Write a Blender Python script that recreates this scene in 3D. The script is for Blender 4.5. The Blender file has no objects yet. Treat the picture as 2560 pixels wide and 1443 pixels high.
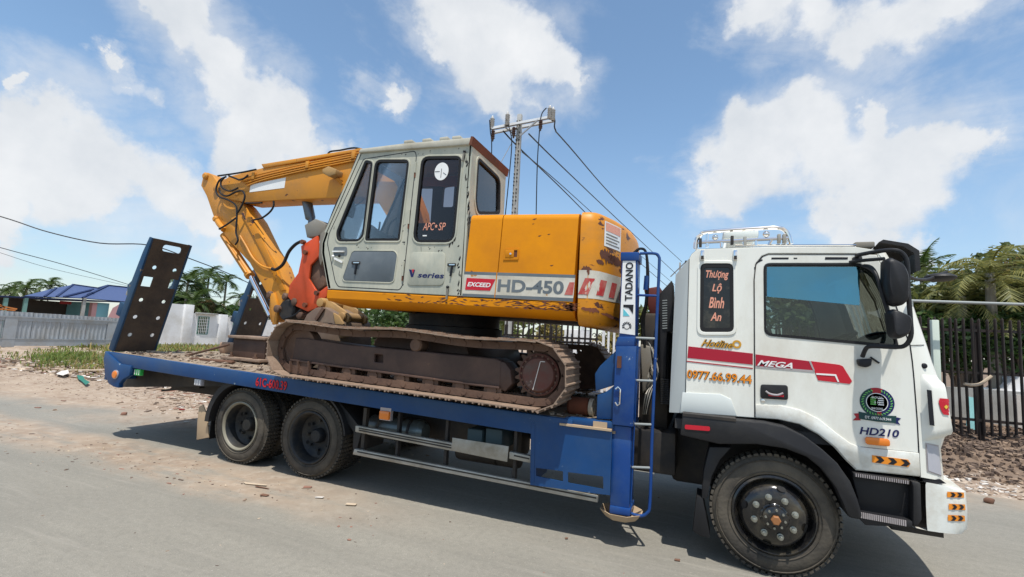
import bpy, bmesh, math, random
from mathutils import Vector, Matrix
R = math.radians
random.seed(7)
scene = bpy.context.scene
COL = scene.collection

# ------------------------------------------------------------------ camera
CAM_LOC = Vector((5.0012, -4.2768, 1.6836))
CAM_YAW, CAM_PITCH, CAM_ROLL = 0.383785, 0.105182, -0.053258
F_PX = 1182.72          # focal length in pixels of the 2560 x 1443 photograph
CAM_M = (Matrix.Rotation(CAM_YAW, 3, 'Z') @ Matrix.Rotation(CAM_PITCH, 3, 'X') @ Matrix.Rotation(CAM_ROLL, 3, 'Y'))
cd = bpy.data.cameras.new('camera')
cam = bpy.data.objects.new('camera', cd)
COL.objects.link(cam)
cd.sensor_width = 36.0
cd.lens = F_PX / 2560 * 36
cd.clip_start, cd.clip_end = 0.05, 3000
ex, ey, ez = CAM_M.col[0], CAM_M.col[1], CAM_M.col[2]
cam.matrix_world = Matrix(((ex.x, ez.x, -ey.x, CAM_LOC.x), (ex.y, ez.y, -ey.y, CAM_LOC.y), (ex.z, ez.z, -ey.z, CAM_LOC.z), (0, 0, 0, 1)))
scene.camera = cam

# ------------------------------------------------------------------ light
SUN = Vector((0.15, -0.315, 1.0)).normalized()
sd = bpy.data.lights.new('sun', 'SUN')
sd.energy, sd.angle, sd.color = 5.0, R(0.53), (1.0, 0.955, 0.885)
so = bpy.data.objects.new('sun', sd)
COL.objects.link(so)
so.rotation_euler = SUN.to_track_quat('Z', 'Y').to_euler()
so.location = (0, -5, 12)
vs = scene.view_settings
vs.view_transform, vs.look, vs.exposure, vs.gamma = 'Standard', 'None', 0.0, 1.0
vs.use_curve_mapping = False
scene.cycles.use_denoising = True
scene.cycles.max_bounces = 8

# pixel of the photograph -> point of the place, on a plane whose distance is known
def ray(x, y):
    return CAM_M @ Vector(((x - 1280) / F_PX, 1.0, -(y - 721.5) / F_PX))
def SY(x, y, Y=0.0):
    d = ray(x, y); return CAM_LOC + d * ((Y - CAM_LOC.y) / d.y)
def SX(x, y, X=0.0):
    d = ray(x, y); return CAM_LOC + d * ((X - CAM_LOC.x) / d.x)
def SZ(x, y, Z=0.0):
    d = ray(x, y); return CAM_LOC + d * ((Z - CAM_LOC.z) / d.z)
def SD(x, y, dist):
    return CAM_LOC + ray(x, y) * dist
def P2(pts, Y=0.0):
    return [(lambda p: (p.x, p.z))(SY(a, b, Y)) for a, b in pts]

# ------------------------------------------------------------------ sky
w = bpy.data.worlds.new('World')
scene.world = w
w.use_nodes = True
nt = w.node_tree
nt.nodes.clear()
def N(tree, typ, **kw):
    n = tree.nodes.new(typ)
    for k, v in kw.items():
        setattr(n, k, v)
    return n
def sky():
    L = nt.links.new
    SKY_STR = 0.115
    out = N(nt, 'ShaderNodeOutputWorld'); bg = N(nt, 'ShaderNodeBackground')
    bg.inputs['Strength'].default_value = SKY_STR
    st = N(nt, 'ShaderNodeTexSky', sky_type='NISHITA', sun_disc=False)
    st.sun_elevation = math.asin(SUN.z); st.sun_rotation = math.atan2(SUN.x, SUN.y)
    st.air_density, st.dust_density, st.ozone_density, st.altitude = 1.0, 0.3, 2.5, 10
    hs = N(nt, 'ShaderNodeHueSaturation'); hs.inputs['Hue'].default_value = 0.492; hs.inputs['Saturation'].default_value = 0.98; hs.inputs['Value'].default_value = 1.62
    L(st.outputs[0], hs.inputs['Color'])
    tc = N(nt, 'ShaderNodeTexCoord')
    vec = tc.outputs['Generated']
    blobs = [(30, 300, 95), (140, 330, 105), (250, 390, 105), (360, 460, 100), (480, 520, 85), (590, 570, 60), (70, 430, 110), (220, 500, 100), (20, 560, 60),
             (400, 30, 70), (470, 110, 80), (550, 200, 90), (650, 280, 100), (750, 335, 85), (840, 372, 52), (600, 340, 85), (690, 390, 70), (270, 170, 26), (330, 215, 24), (230, 140, 20), (10, 190, 24), (15, 640, 50), (560, 620, 40),
             (1200, 60, 130), (1130, 20, 110), (1210, 150, 120), (1290, 110, 110), (1370, 150, 80), (1410, 170, 45), (1230, 240, 60), (1090, 90, 70),
             (925, 215, 45), (955, 250, 40),
             (1790, 450, 80), (1880, 400, 110), (1960, 330, 90), (2040, 390, 120), (2140, 470, 110), (2230, 420, 130), (2220, 310, 60), (2320, 360, 90), (2400, 350, 60), (2080, 540, 60), (1860, 330, 60), (2290, 480, 60),
             (2050, 40, 110), (2130, 100, 95), (2200, 40, 120), (2300, 20, 110), (1930, -10, 90), (2420, -20, 90), (2140, 595, 70), (2240, 600, 60)]
    dirs = [(ray(x, y).normalized(), r / F_PX * (1 / (1 + ((x - 1280) ** 2 + (y - 721) ** 2) / F_PX ** 2)) ** 0.5 * 1.02) for x, y, r in blobs]
    rr = random.Random(5)
    k = 0
    while k < 9:                                    # the same kind of clouds round the rest of the sky
        a, e = rr.uniform(0, 2 * math.pi), rr.uniform(0.12, 1.15)
        d = Vector((math.cos(a) * math.cos(e), math.sin(a) * math.cos(e), math.sin(e)))
        c = CAM_M.inverted() @ d
        if c.y > 0 and abs(c.x / c.y) < 1.9 and abs(c.z / c.y) < 1.25:
            continue
        dirs.append((d, rr.uniform(0.12, 0.28))); k += 1
    # the direction is bent by fractal noise first, so the cloud edges come out ragged and wispy
    nw = N(nt, 'ShaderNodeTexNoise'); L(vec, nw.inputs['Vector'])
    for kk, v in (('Scale', 5.5), ('Detail', 9.0), ('Roughness', 0.60), ('Distortion', 0.0)):
        nw.inputs[kk].default_value = v
    wv = N(nt, 'ShaderNodeVectorMath', operation='MULTIPLY_ADD'); L(nw.outputs['Color'], wv.inputs[0]); wv.inputs[1].default_value = (0.24, 0.24, 0.24); wv.inputs[2].default_value = (-0.12, -0.12, -0.12)
    wa = N(nt, 'ShaderNodeVectorMath', operation='ADD'); L(vec, wa.inputs[0]); L(wv.outputs[0], wa.inputs[1])
    wvec = wa.outputs[0]
    cur = None
    for d, r in dirs:
        r *= 1.22
        dp = N(nt, 'ShaderNodeVectorMath', operation='DOT_PRODUCT'); L(wvec, dp.inputs[0]); dp.inputs[1].default_value = d
        c = math.cos(r)
        ds = N(nt, 'ShaderNodeVectorMath', operation='DISTANCE'); nt.nodes.remove(dp)
        L(wvec, ds.inputs[0]); ds.inputs[1].default_value = d
        ma = N(nt, 'ShaderNodeMath', operation='MULTIPLY_ADD'); L(ds.outputs['Value'], ma.inputs[0])
        ma.inputs[1].default_value = -1 / r; ma.inputs[2].default_value = 1.0
        if cur is None:
            cur = ma.outputs[0]
        else:
            mx = N(nt, 'ShaderNodeMath', operation='SMOOTH_MAX'); mx.inputs[2].default_value = 0.25
            L(cur, mx.inputs[0]); L(ma.outputs[0], mx.inputs[1]); cur = mx.outputs[0]
    n1 = N(nt, 'ShaderNodeTexNoise'); L(vec, n1.inputs['Vector'])
    for kk, v in (('Scale', 7.0), ('Detail', 6.0), ('Roughness', 0.55), ('Distortion', 0.3)):
        n1.inputs[kk].default_value = v
    ad = N(nt, 'ShaderNodeMath', operation='MULTIPLY_ADD'); L(n1.outputs['Fac'], ad.inputs[0]); ad.inputs[1].default_value = 0.9
    L(cur, ad.inputs[2])
    mr = N(nt, 'ShaderNodeMapRange', interpolation_type='SMOOTHSTEP'); L(ad.outputs[0], mr.inputs['Value'])
    mr.inputs['From Min'].default_value = 0.44; mr.inputs['From Max'].default_value = 0.94
    mr.inputs['To Max'].default_value = 0.97
    # thin torn veils round and between the heaped clouds
    nv = N(nt, 'ShaderNodeTexNoise'); mpv = N(nt, 'ShaderNodeMapping'); L(vec, mpv.inputs['Vector']); mpv.inputs['Scale'].default_value = (1.0, 1.0, 2.2); mpv.inputs['Rotation'].default_value = (0.5, 0.35, 0.0); L(mpv.outputs[0], nv.inputs['Vector'])
    for kk, v in (('Scale', 3.2), ('Detail', 9.0), ('Roughness', 0.62), ('Distortion', 0.6)):
        nv.inputs[kk].default_value = v
    av = N(nt, 'ShaderNodeMath', operation='MULTIPLY_ADD'); L(nv.outputs['Fac'], av.inputs[0]); av.inputs[1].default_value = 3.2; L(cur, av.inputs[2])
    mv = N(nt, 'ShaderNodeMapRange', interpolation_type='SMOOTHSTEP'); L(av.outputs[0], mv.inputs['Value'])
    mv.inputs['From Min'].default_value = 1.05; mv.inputs['From Max'].default_value = 2.3; mv.inputs['To Max'].default_value = 0.56
    mxa = N(nt, 'ShaderNodeMath', operation='MAXIMUM'); L(mr.outputs[0], mxa.inputs[0]); L(mv.outputs[0], mxa.inputs[1])
    # thin milky air low over the land
    sx = N(nt, 'ShaderNodeSeparateXYZ'); L(vec, sx.inputs[0])
    hz = N(nt, 'ShaderNodeMapRange', interpolation_type='SMOOTHSTEP'); L(sx.outputs['Z'], hz.inputs['Value'])
    hz.inputs['From Min'].default_value = 0.0; hz.inputs['From Max'].default_value = 0.42; hz.inputs['To Min'].default_value = 0.42; hz.inputs['To Max'].default_value = 0.0
    hm = N(nt, 'ShaderNodeMix', data_type='RGBA'); L(hz.outputs[0], hm.inputs['Factor']); L(hs.outputs[0], hm.inputs['A'])
    hm.inputs['B'].default_value = (2.9, 3.7, 4.75, 1)
    n2 = N(nt, 'ShaderNodeTexNoise'); L(vec, n2.inputs['Vector'])
    for kk, v in (('Scale', 8.0), ('Detail', 6.0), ('Roughness', 0.58)):
        n2.inputs[kk].default_value = v
    cc = N(nt, 'ShaderNodeMix', data_type='RGBA'); L(n2.outputs['Fac'], cc.inputs['Factor'])
    cc.inputs['A'].default_value = (4.9, 5.4, 6.0, 1); cc.inputs['B'].default_value = (8.9, 8.9, 8.9, 1)
    mx = N(nt, 'ShaderNodeMix', data_type='RGBA'); L(mxa.outputs[0], mx.inputs['Factor']); L(hm.outputs['Result'], mx.inputs['A']); L(cc.outputs['Result'], mx.inputs['B'])
    L(mx.outputs['Result'], bg.inputs['Color']); L(bg.outputs[0], out.inputs['Surface'])
sky()

# ------------------------------------------------------------------ materials
MATS = {}
def pmat(name, col, rough=0.55, metal=0.0, var=0.10, scale=2.5, bump=0.0, bscale=60, dirt=None, dirt_amt=0.0, dirt_scale=1.6,
         chips=None, chip_amt=0.0, chip_scale=5.0, coat=0.0, spec=0.3, stretch=None):
    """paint / metal / stone: base colour with soft uneven tone, dust or rust patches and flaked chips"""
    m = bpy.data.materials.new(name); m.use_nodes = True
    t = m.node_tree; L = t.links.new; b = t.nodes['Principled BSDF']
    tc = N(t, 'ShaderNodeTexCoord'); vec = tc.outputs['Object']
    if stretch:
        mp = N(t, 'ShaderNodeMapping'); mp.inputs['Scale'].default_value = stretch; L(vec, mp.inputs['Vector']); vec = mp.outputs[0]
    n = N(t, 'ShaderNodeTexNoise'); L(vec, n.inputs['Vector']); n.inputs['Scale'].default_value = scale; n.inputs['Detail'].default_value = 6; n.inputs['Roughness'].default_value = 0.62
    mix = N(t, 'ShaderNodeMix', data_type='RGBA'); L(n.outputs['Fac'], mix.inputs['Factor'])
    mix.inputs['A'].default_value = tuple(max(0, c * (1 - var * 1.6)) for c in col) + (1,)
    mix.inputs['B'].default_value = tuple(min(1, c * (1 + var * 1.6)) for c in col) + (1,)
    cur = mix.outputs['Result']; rough_src = None
    def layer(color, amt, sc, cur, det=9, rgh=0.68, soft=0.16):
        q = N(t, 'ShaderNodeTexNoise'); L(vec, q.inputs['Vector']); q.inputs['Scale'].default_value = sc; q.inputs['Detail'].default_value = det; q.inputs['Roughness'].default_value = rgh
        mr = N(t, 'ShaderNodeMapRange'); L(q.outputs['Fac'], mr.inputs['Value'])
        mid = 0.72 - 0.44 * amt
        mr.inputs['From Min'].default_value = mid - soft; mr.inputs['From Max'].default_value = mid + soft
        x = N(t, 'ShaderNodeMix', data_type='RGBA'); L(mr.outputs[0], x.inputs['Factor']); L(cur, x.inputs['A']); x.inputs['B'].default_value = tuple(color) + (1,)
        return x.outputs['Result'], mr.outputs[0]
    if dirt:
        cur, _ = layer(dirt, dirt_amt, dirt_scale, cur)
    if chips:
        cur, rough_src = layer(chips, chip_amt, chip_scale, cur, det=10, rgh=0.6, soft=0.012)
    L(cur, b.inputs['Base Color'])
    b.inputs['Roughness'].default_value = rough; b.inputs['Metallic'].default_value = metal
    b.inputs['Coat Weight'].default_value = coat; b.inputs['Coat Roughness'].default_value = 0.06; b.inputs['Specular IOR Level'].default_value = spec
    r2 = N(t, 'ShaderNodeMapRange'); L(n.outputs['Fac'], r2.inputs['Value'])
    r2.inputs['To Min'].default_value = max(0.03, rough - 0.14 * (1 if rough > .2 else .3)); r2.inputs['To Max'].default_value = min(1, rough + 0.14 * (1 if rough > .2 else .3)); L(r2.outputs[0], b.inputs['Roughness'])
    if bump:
        q = N(t, 'ShaderNodeTexNoise'); L(vec, q.inputs['Vector']); q.inputs['Scale'].default_value = bscale; q.inputs['Detail'].default_value = 6
        bp = N(t, 'ShaderNodeBump'); bp.inputs['Strength'].default_value = bump; bp.inputs['Distance'].default_value = 0.02; L(q.outputs['Fac'], bp.inputs['Height']); L(bp.outputs[0], b.inputs['Normal'])
    MATS[name] = m
    return m
def glass(name, tint, refl=1.0, rough=0.02):
    m = bpy.data.materials.new(name); m.use_nodes = True
    t = m.node_tree; L = t.links.new; t.nodes.clear()
    o = N(t, 'ShaderNodeOutputMaterial'); tr = N(t, 'ShaderNodeBsdfTransparent'); tr.inputs['Color'].default_value = tint + (1,)
    gl = N(t, 'ShaderNodeBsdfGlossy'); gl.inputs['Roughness'].default_value = rough
    fr = N(t, 'ShaderNodeFresnel'); fr.inputs['IOR'].default_value = 1.5
    mu = N(t, 'ShaderNodeMath', operation='MULTIPLY'); mu.inputs[1].default_value = refl; mu.use_clamp = True; L(fr.outputs[0], mu.inputs[0])
    mx = N(t, 'ShaderNodeMixShader'); L(mu.outputs[0], mx.inputs[0]); L(tr.outputs[0], mx.inputs[1]); L(gl.outputs[0], mx.inputs[2]); L(mx.outputs[0], o.inputs['Surface'])
    MATS[name] = m
    return m
DUST = (0.30, 0.23, 0.155)
pmat('white_paint', (0.765, 0.76, 0.69), 0.3, var=0.025, coat=0.4, dirt=(0.60, 0.565, 0.48), dirt_amt=0.24, dirt_scale=2.2, stretch=(1, 1, .45), bump=.05, bscale=2.2)
pmat('white_splash', (0.72, 0.73, 0.68), 0.4, var=0.03, coat=0.2, dirt=(0.50, 0.45, 0.36), dirt_amt=0.34, dirt_scale=5)
pmat('blue_ramp', (0.010, 0.045, 0.105), 0.5, var=0.2, dirt=(0.04, 0.07, 0.10), dirt_amt=0.35, chips=(0.16, 0.13, 0.10), chip_amt=0.16, chip_scale=7)
pmat('stripe_cream', (0.60, 0.57, 0.49), 0.5, var=0.06, dirt=(0.42, 0.38, 0.30), dirt_amt=0.4, dirt_scale=4, chips=(0.40, 0.19, 0.05), chip_amt=0.13, chip_scale=6)
pmat('stripe_red', (0.42, 0.035, 0.035), 0.5, var=0.1, dirt=(0.50, 0.22, 0.17), dirt_amt=0.36, dirt_scale=6, chips=(0.55, 0.48, 0.40), chip_amt=0.17, chip_scale=8)
pmat('white_trim', (0.62, 0.65, 0.62), 0.4, var=0.04)
pmat('black_plastic', (0.016, 0.016, 0.018), 0.5, var=0.2, dirt=(0.04, 0.038, 0.035), dirt_amt=0.25, bump=0.1, bscale=150)
pmat('black_gloss', (0.008, 0.008, 0.009), 0.12, var=0.2, coat=0.5, dirt=(0.10, 0.085, 0.06), dirt_amt=0.12, dirt_scale=6)
pmat('dark_steel', (0.018, 0.018, 0.02), 0.6, var=0.3, dirt=(0.07, 0.055, 0.04), dirt_amt=0.35)
pmat('rubber', (0.03, 0.028, 0.026), 0.8, var=0.18, dirt=(0.115, 0.097, 0.073), dirt_amt=0.48, dirt_scale=2.2, bump=0.25, bscale=35)
pmat('rubber_black', (0.012, 0.012, 0.013), 0.6, var=0.2)
pmat('hose', (0.012, 0.012, 0.013), 0.4, var=0.2)
pmat('rim_black', (0.010, 0.010, 0.011), 0.16, var=0.25, coat=0.6, dirt=(0.09, 0.075, 0.05), dirt_amt=0.2, dirt_scale=5)
pmat('rim_dull', (0.014, 0.017, 0.021), 0.5, var=0.3, dirt=(0.07, 0.06, 0.045), dirt_amt=0.3, dirt_scale=4)
pmat('rim_cream', (0.24, 0.23, 0.18), 0.5, var=0.15, dirt=(0.2, 0.17, 0.12), dirt_amt=0.35)
pmat('nut_steel', (0.30, 0.30, 0.26), 0.35, metal=0.7, var=0.2)
pmat('hub_orange', (0.30, 0.13, 0.05), 0.5, var=0.15)
pmat('chrome', (0.82, 0.80, 0.78), 0.07, metal=1.0, var=0.04)
pmat('blue_paint', (0.007, 0.052, 0.165), 0.38, var=0.18, scale=3, dirt=(0.03, 0.07, 0.15), dirt_amt=0.25, chips=(0.22, 0.29, 0.36), chip_amt=0.08, chip_scale=9, coat=0.05)
pmat('blue_post', (0.006, 0.047, 0.20), 0.32, var=0.16, scale=3, dirt=(0.05, 0.10, 0.2), dirt_amt=0.2, chips=(0.28, 0.34, 0.42), chip_amt=0.06, chip_scale=11, coat=0.12)
pmat('deck_dirt', (0.33, 0.26, 0.185), 0.95, var=0.22, scale=5, dirt=(0.13, 0.105, 0.085), dirt_amt=0.42, dirt_scale=3.2, bump=0.6, bscale=22)
pmat('ramp_steel', (0.040, 0.032, 0.029), 0.62, var=0.3, scale=3, dirt=(0.085, 0.062, 0.045), dirt_amt=0.5, dirt_scale=3.5, bump=0.3, bscale=25)
pmat('alu', (0.40, 0.385, 0.345), 0.42, metal=0.35, var=0.10, dirt=(0.25, 0.22, 0.17), dirt_amt=0.4, dirt_scale=5)
pmat('tank_steel', (0.13, 0.155, 0.155), 0.32, metal=0.5, var=0.2, dirt=(0.09, 0.075, 0.06), dirt_amt=0.3)
pmat('battery', (0.05, 0.085, 0.10), 0.5, var=0.15)
pmat('wood_tan', (0.42, 0.31, 0.20), 0.8, var=0.2)
pmat('red_tape', (0.36, 0.012, 0.03), 0.4, var=0.06)
pmat('red_film', (0.50, 0.015, 0.03), 0.35, var=0.05)
pmat('sticker_white', (0.78, 0.78, 0.76), 0.4, var=0.04, dirt=(0.5, 0.46, 0.38), dirt_amt=0.15)
pmat('silver_film', (0.42, 0.38, 0.38), 0.35, metal=0.3, var=0.05)
pmat('orange_film', (0.75, 0.25, 0.02), 0.4, var=0.05)
pmat('pink_film', (0.72, 0.32, 0.22), 0.4, var=0.05)
pmat('gold_film', (0.55, 0.28, 0.03), 0.4, var=0.15)
pmat('ink', (0.012, 0.012, 0.016), 0.45, var=0.1)
pmat('navy_ink', (0.010, 0.014, 0.09), 0.45, var=0.1)
pmat('crest_red', (0.36, 0.02, 0.03), 0.4, var=0.1)
pmat('crest_green', (0.14, 0.45, 0.10), 0.4, var=0.1)
pmat('crest_dark', (0.012, 0.05, 0.05), 0.4, var=0.1)
pmat('yellow_film', (0.72, 0.50, 0.06), 0.4, var=0.05)
pmat('amber', (0.75, 0.20, 0.02), 0.15, var=0.05, coat=0.6)
pmat('lamp_green', (0.05, 0.5, 0.10), 0.2, var=0.1, coat=0.5)
pmat('lamp_clear', (0.42, 0.42, 0.46), 0.1, var=0.1, coat=0.8)
pmat('turquoise', (0.12, 0.50, 0.58), 0.4, var=0.05)
pmat('sun_strip', (0.02, 0.16, 0.28), 0.3, var=0.1)
pmat('yellow_paint', (0.67, 0.245, 0.004), 0.5, var=0.07, scale=2, dirt=(0.52, 0.185, 0.01), dirt_amt=0.34, dirt_scale=1.5, chips=(0.10, 0.035, 0.018), chip_amt=0.07, chip_scale=6, spec=.15)
pmat('yellow_worn', (0.66, 0.245, 0.006), 0.45, var=0.08, scale=2, dirt=(0.44, 0.19, 0.03), dirt_amt=0.4, dirt_scale=2, chips=(0.095, 0.035, 0.022), chip_amt=0.27, chip_scale=3.4, stretch=(1, 1, 2.2))
pmat('yellow_boom', (0.64, 0.265, 0.025), 0.48, var=0.09, scale=2, dirt=(0.40, 0.19, 0.05), dirt_amt=0.35, dirt_scale=2, chips=(0.11, 0.04, 0.02), chip_amt=0.11, chip_scale=6)
pmat('ochre', (0.42, 0.25, 0.09), 0.6, var=0.12, dirt=(0.22, 0.15, 0.09), dirt_amt=0.4)
pmat('grey_cab', (0.49, 0.475, 0.38), 0.5, var=0.05, scale=2, dirt=(0.31, 0.33, 0.28), dirt_amt=0.38, dirt_scale=2.6, chips=(0.035, 0.03, 0.028), chip_amt=0.085, chip_scale=4.2, stretch=(1.9, 1.9, .6))
pmat('grey_panel', (0.105, 0.125, 0.14), 0.5, var=0.12, dirt=(0.17, 0.19, 0.20), dirt_amt=0.3)
pmat('roof_cream', (0.50, 0.48, 0.40), 0.55, var=0.06, dirt=(0.30, 0.27, 0.2), dirt_amt=0.3, chips=(0.16, 0.06, 0.03), chip_amt=0.06)
pmat('rust', (0.17, 0.055, 0.028), 0.8, var=0.25, dirt=(0.07, 0.04, 0.03), dirt_amt=0.4)
pmat('track_steel', (0.095, 0.056, 0.041), 0.68, metal=0.1, var=0.25, scale=4, dirt=(0.17, 0.10, 0.066), dirt_amt=0.45, dirt_scale=3, bump=0.2, bscale=30)
pmat('shoe_steel', (0.33, 0.24, 0.175), 0.65, metal=0.0, var=0.25, scale=5, dirt=(0.15, 0.095, 0.066), dirt_amt=0.42, dirt_scale=5, bump=0.15, bscale=40)
pmat('frame_brown', (0.068, 0.040, 0.031), 0.55, var=0.2, scale=3, dirt=(0.12, 0.07, 0.05), dirt_amt=0.3, dirt_scale=2.5, chips=(0.20, 0.10, 0.065), chip_amt=0.08)
pmat('hub_red', (0.13, 0.035, 0.025), 0.6, var=0.2, dirt=(0.10, 0.075, 0.06), dirt_amt=0.45, dirt_scale=4, chips=(0.28, 0.2, 0.16), chip_amt=0.08)
pmat('red_orange', (0.60, 0.075, 0.02), 0.4, var=0.08, dirt=(0.4, 0.06, 0.02), dirt_amt=0.25, chips=(0.15, 0.05, 0.03), chip_amt=0.05)
pmat('breaker_grey', (0.21, 0.20, 0.175), 0.6, var=0.15, dirt=(0.18, 0.15, 0.11), dirt_amt=0.35)
pmat('chisel_steel', (0.13, 0.15, 0.17), 0.4, metal=0.6, var=0.15)
pmat('bucket_brown', (0.17, 0.115, 0.085), 0.6, metal=0.2, var=0.2, dirt=(0.26, 0.20, 0.14), dirt_amt=0.35)
pmat('maroon', (0.12, 0.03, 0.025), 0.5, var=0.15)
pmat('asbestos_pad', (0.55, 0.50, 0.40), 0.7, var=0.1)
pmat('galv', (0.36, 0.39, 0.42), 0.5, metal=0.25, var=0.09, dirt=(0.30, 0.29, 0.27), dirt_amt=0.3)
pmat('wall_white', (0.72, 0.73, 0.74), 0.85, var=0.05, dirt=(0.52, 0.50, 0.46), dirt_amt=0.22, dirt_scale=0.9)
pmat('concrete', (0.40, 0.40, 0.38), 0.85, var=0.12, dirt=(0.28, 0.27, 0.25), dirt_amt=0.35)
pmat('roof_blue', (0.065, 0.095, 0.20), 0.5, var=0.08)
pmat('roof_ridge', (0.02, 0.035, 0.10), 0.5, var=0.08)
pmat('wall_cyan', (0.22, 0.48, 0.55), 0.8, var=0.05)
pmat('wall_pink', (0.58, 0.33, 0.33), 0.8, var=0.06)
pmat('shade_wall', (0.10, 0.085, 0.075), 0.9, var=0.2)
pmat('post_green', (0.16, 0.30, 0.27), 0.6, var=0.1)
pmat('fence_black', (0.016, 0.014, 0.014), 0.5, var=0.2, dirt=(0.05, 0.03, 0.022), dirt_amt=0.3)
pmat('pipe_grey', (0.30, 0.32, 0.31), 0.5, metal=0.2, var=0.08)
pmat('post_pale', (0.55, 0.62, 0.54), 0.7, var=0.08)
pmat('orange_frame', (0.62, 0.22, 0.06), 0.5, var=0.1)
pmat('tarp_teal', (0.22, 0.46, 0.47), 0.6, var=0.1)
pmat('green_scrap', (0.02, 0.15, 0.105), 0.6, var=0.15)
pmat('red_scrap', (0.28, 0.03, 0.03), 0.6, var=0.15)
pmat('brick', (0.27, 0.145, 0.105), 0.9, var=0.2)
pmat('chalk', (0.62, 0.58, 0.53), 0.9, var=0.1)
pmat('wood_pale', (0.50, 0.40, 0.29), 0.85, var=0.15)
pmat('wood_dark', (0.16, 0.085, 0.055), 0.85, var=0.25)
pmat('soil', (0.26, 0.185, 0.13), 0.95, var=0.2)
pmat('soil_pale', (0.42, 0.34, 0.265), 0.95, var=0.18)
pmat('soil_dark', (0.12, 0.085, 0.065), 0.95, var=0.2)
pmat('bark', (0.17, 0.13, 0.095), 0.9, var=0.25, bump=0.4, bscale=20)
pmat('palm_trunk', (0.22, 0.20, 0.16), 0.9, var=0.2, bump=0.3, bscale=15)
pmat('car_white', (0.7, 0.7, 0.7), 0.3, var=0.03, coat=0.4)
pmat('seat_black', (0.015, 0.015, 0.017), 0.7, var=0.2)
pmat('interior', (0.05, 0.05, 0.052), 0.7, var=0.2)
pmat('interior_red', (0.30, 0.10, 0.075), 0.7, var=0.2)
pmat('cable', (0.02, 0.024, 0.03), 0.5, var=0.1)
pmat('rope', (0.45, 0.42, 0.36), 0.8, var=0.1)
pmat('insulator', (0.45, 0.44, 0.42), 0.25, var=0.1)
pmat('insulator_brown', (0.06, 0.035, 0.03), 0.25, var=0.1)
pmat('clay_pot', (0.38, 0.25, 0.17), 0.9, var=0.2)
glass('glass_tint', (0.46, 0.53, 0.51), 1.6)
glass('glass_clear', (0.95, 0.97, 0.97), 0.9)
glass('glass_smoke', (0.70, 0.62, 0.59), 0.9)
def film(name, tint, refl, amount):
    m = bpy.data.materials.new(name); m.use_nodes = True
    t = m.node_tree; L = t.links.new; t.nodes.clear()
    o = N(t, 'ShaderNodeOutputMaterial'); tr = N(t, 'ShaderNodeBsdfTransparent'); tr.inputs['Color'].default_value = tint + (1,)
    gl = N(t, 'ShaderNodeBsdfGlossy'); gl.inputs['Roughness'].default_value = 0.03; gl.inputs['Color'].default_value = refl + (1,)
    mx = N(t, 'ShaderNodeMixShader'); mx.inputs[0].default_value = amount; L(tr.outputs[0], mx.inputs[1]); L(gl.outputs[0], mx.inputs[2]); L(mx.outputs[0], o.inputs['Surface'])
    MATS[name] = m
film('film_blue', (0.22, 0.45, 0.56), (0.26, 0.64, 0.84), 0.36)
glass('glass_haze', (0.30, 0.28, 0.28), 2.0, 0.15)
def leaf(name, col, var=0.35):
    m = bpy.data.materials.new(name); m.use_nodes = True
    t = m.node_tree; L = t.links.new; b = t.nodes['Principled BSDF']
    g = N(t, 'ShaderNodeNewGeometry'); rp = N(t, 'ShaderNodeValToRGB')
    L(g.outputs['Random Per Island'], rp.inputs[0])
    rp.color_ramp.elements[0].color = tuple(c * (1 - var) for c in col) + (1,)
    rp.color_ramp.elements[1].color = tuple(min(1, c * (1 + var)) for c in (col[0] * 1.25, col[1], col[2] * .8)) + (1,)
    L(rp.outputs[0], b.inputs['Base Color']); b.inputs['Roughness'].default_value = 0.5
    tr = N(t, 'ShaderNodeBsdfTranslucent'); L(rp.outputs[0], tr.inputs['Color'])
    mx = N(t, 'ShaderNodeMixShader'); mx.inputs[0].default_value = 0.4
    L(b.outputs[0], mx.inputs[1]); L(tr.outputs[0], mx.inputs[2]); L(mx.outputs[0], t.nodes['Material Output'].inputs['Surface'])
    MATS[name] = m
leaf('leaf_palm', (0.055, 0.105, 0.030)); leaf('leaf_coco', (0.19, 0.22, 0.075)); leaf('leaf_tree', (0.10, 0.14, 0.045)); leaf('leaf_dry', (0.22, 0.18, 0.10))
leaf('leaf_grass', (0.13, 0.21, 0.045)); leaf('leaf_weed', (0.21, 0.20, 0.075)); leaf('leaf_bush', (0.05, 0.11, 0.03)); leaf('leaf_banana', (0.09, 0.17, 0.04))

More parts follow.
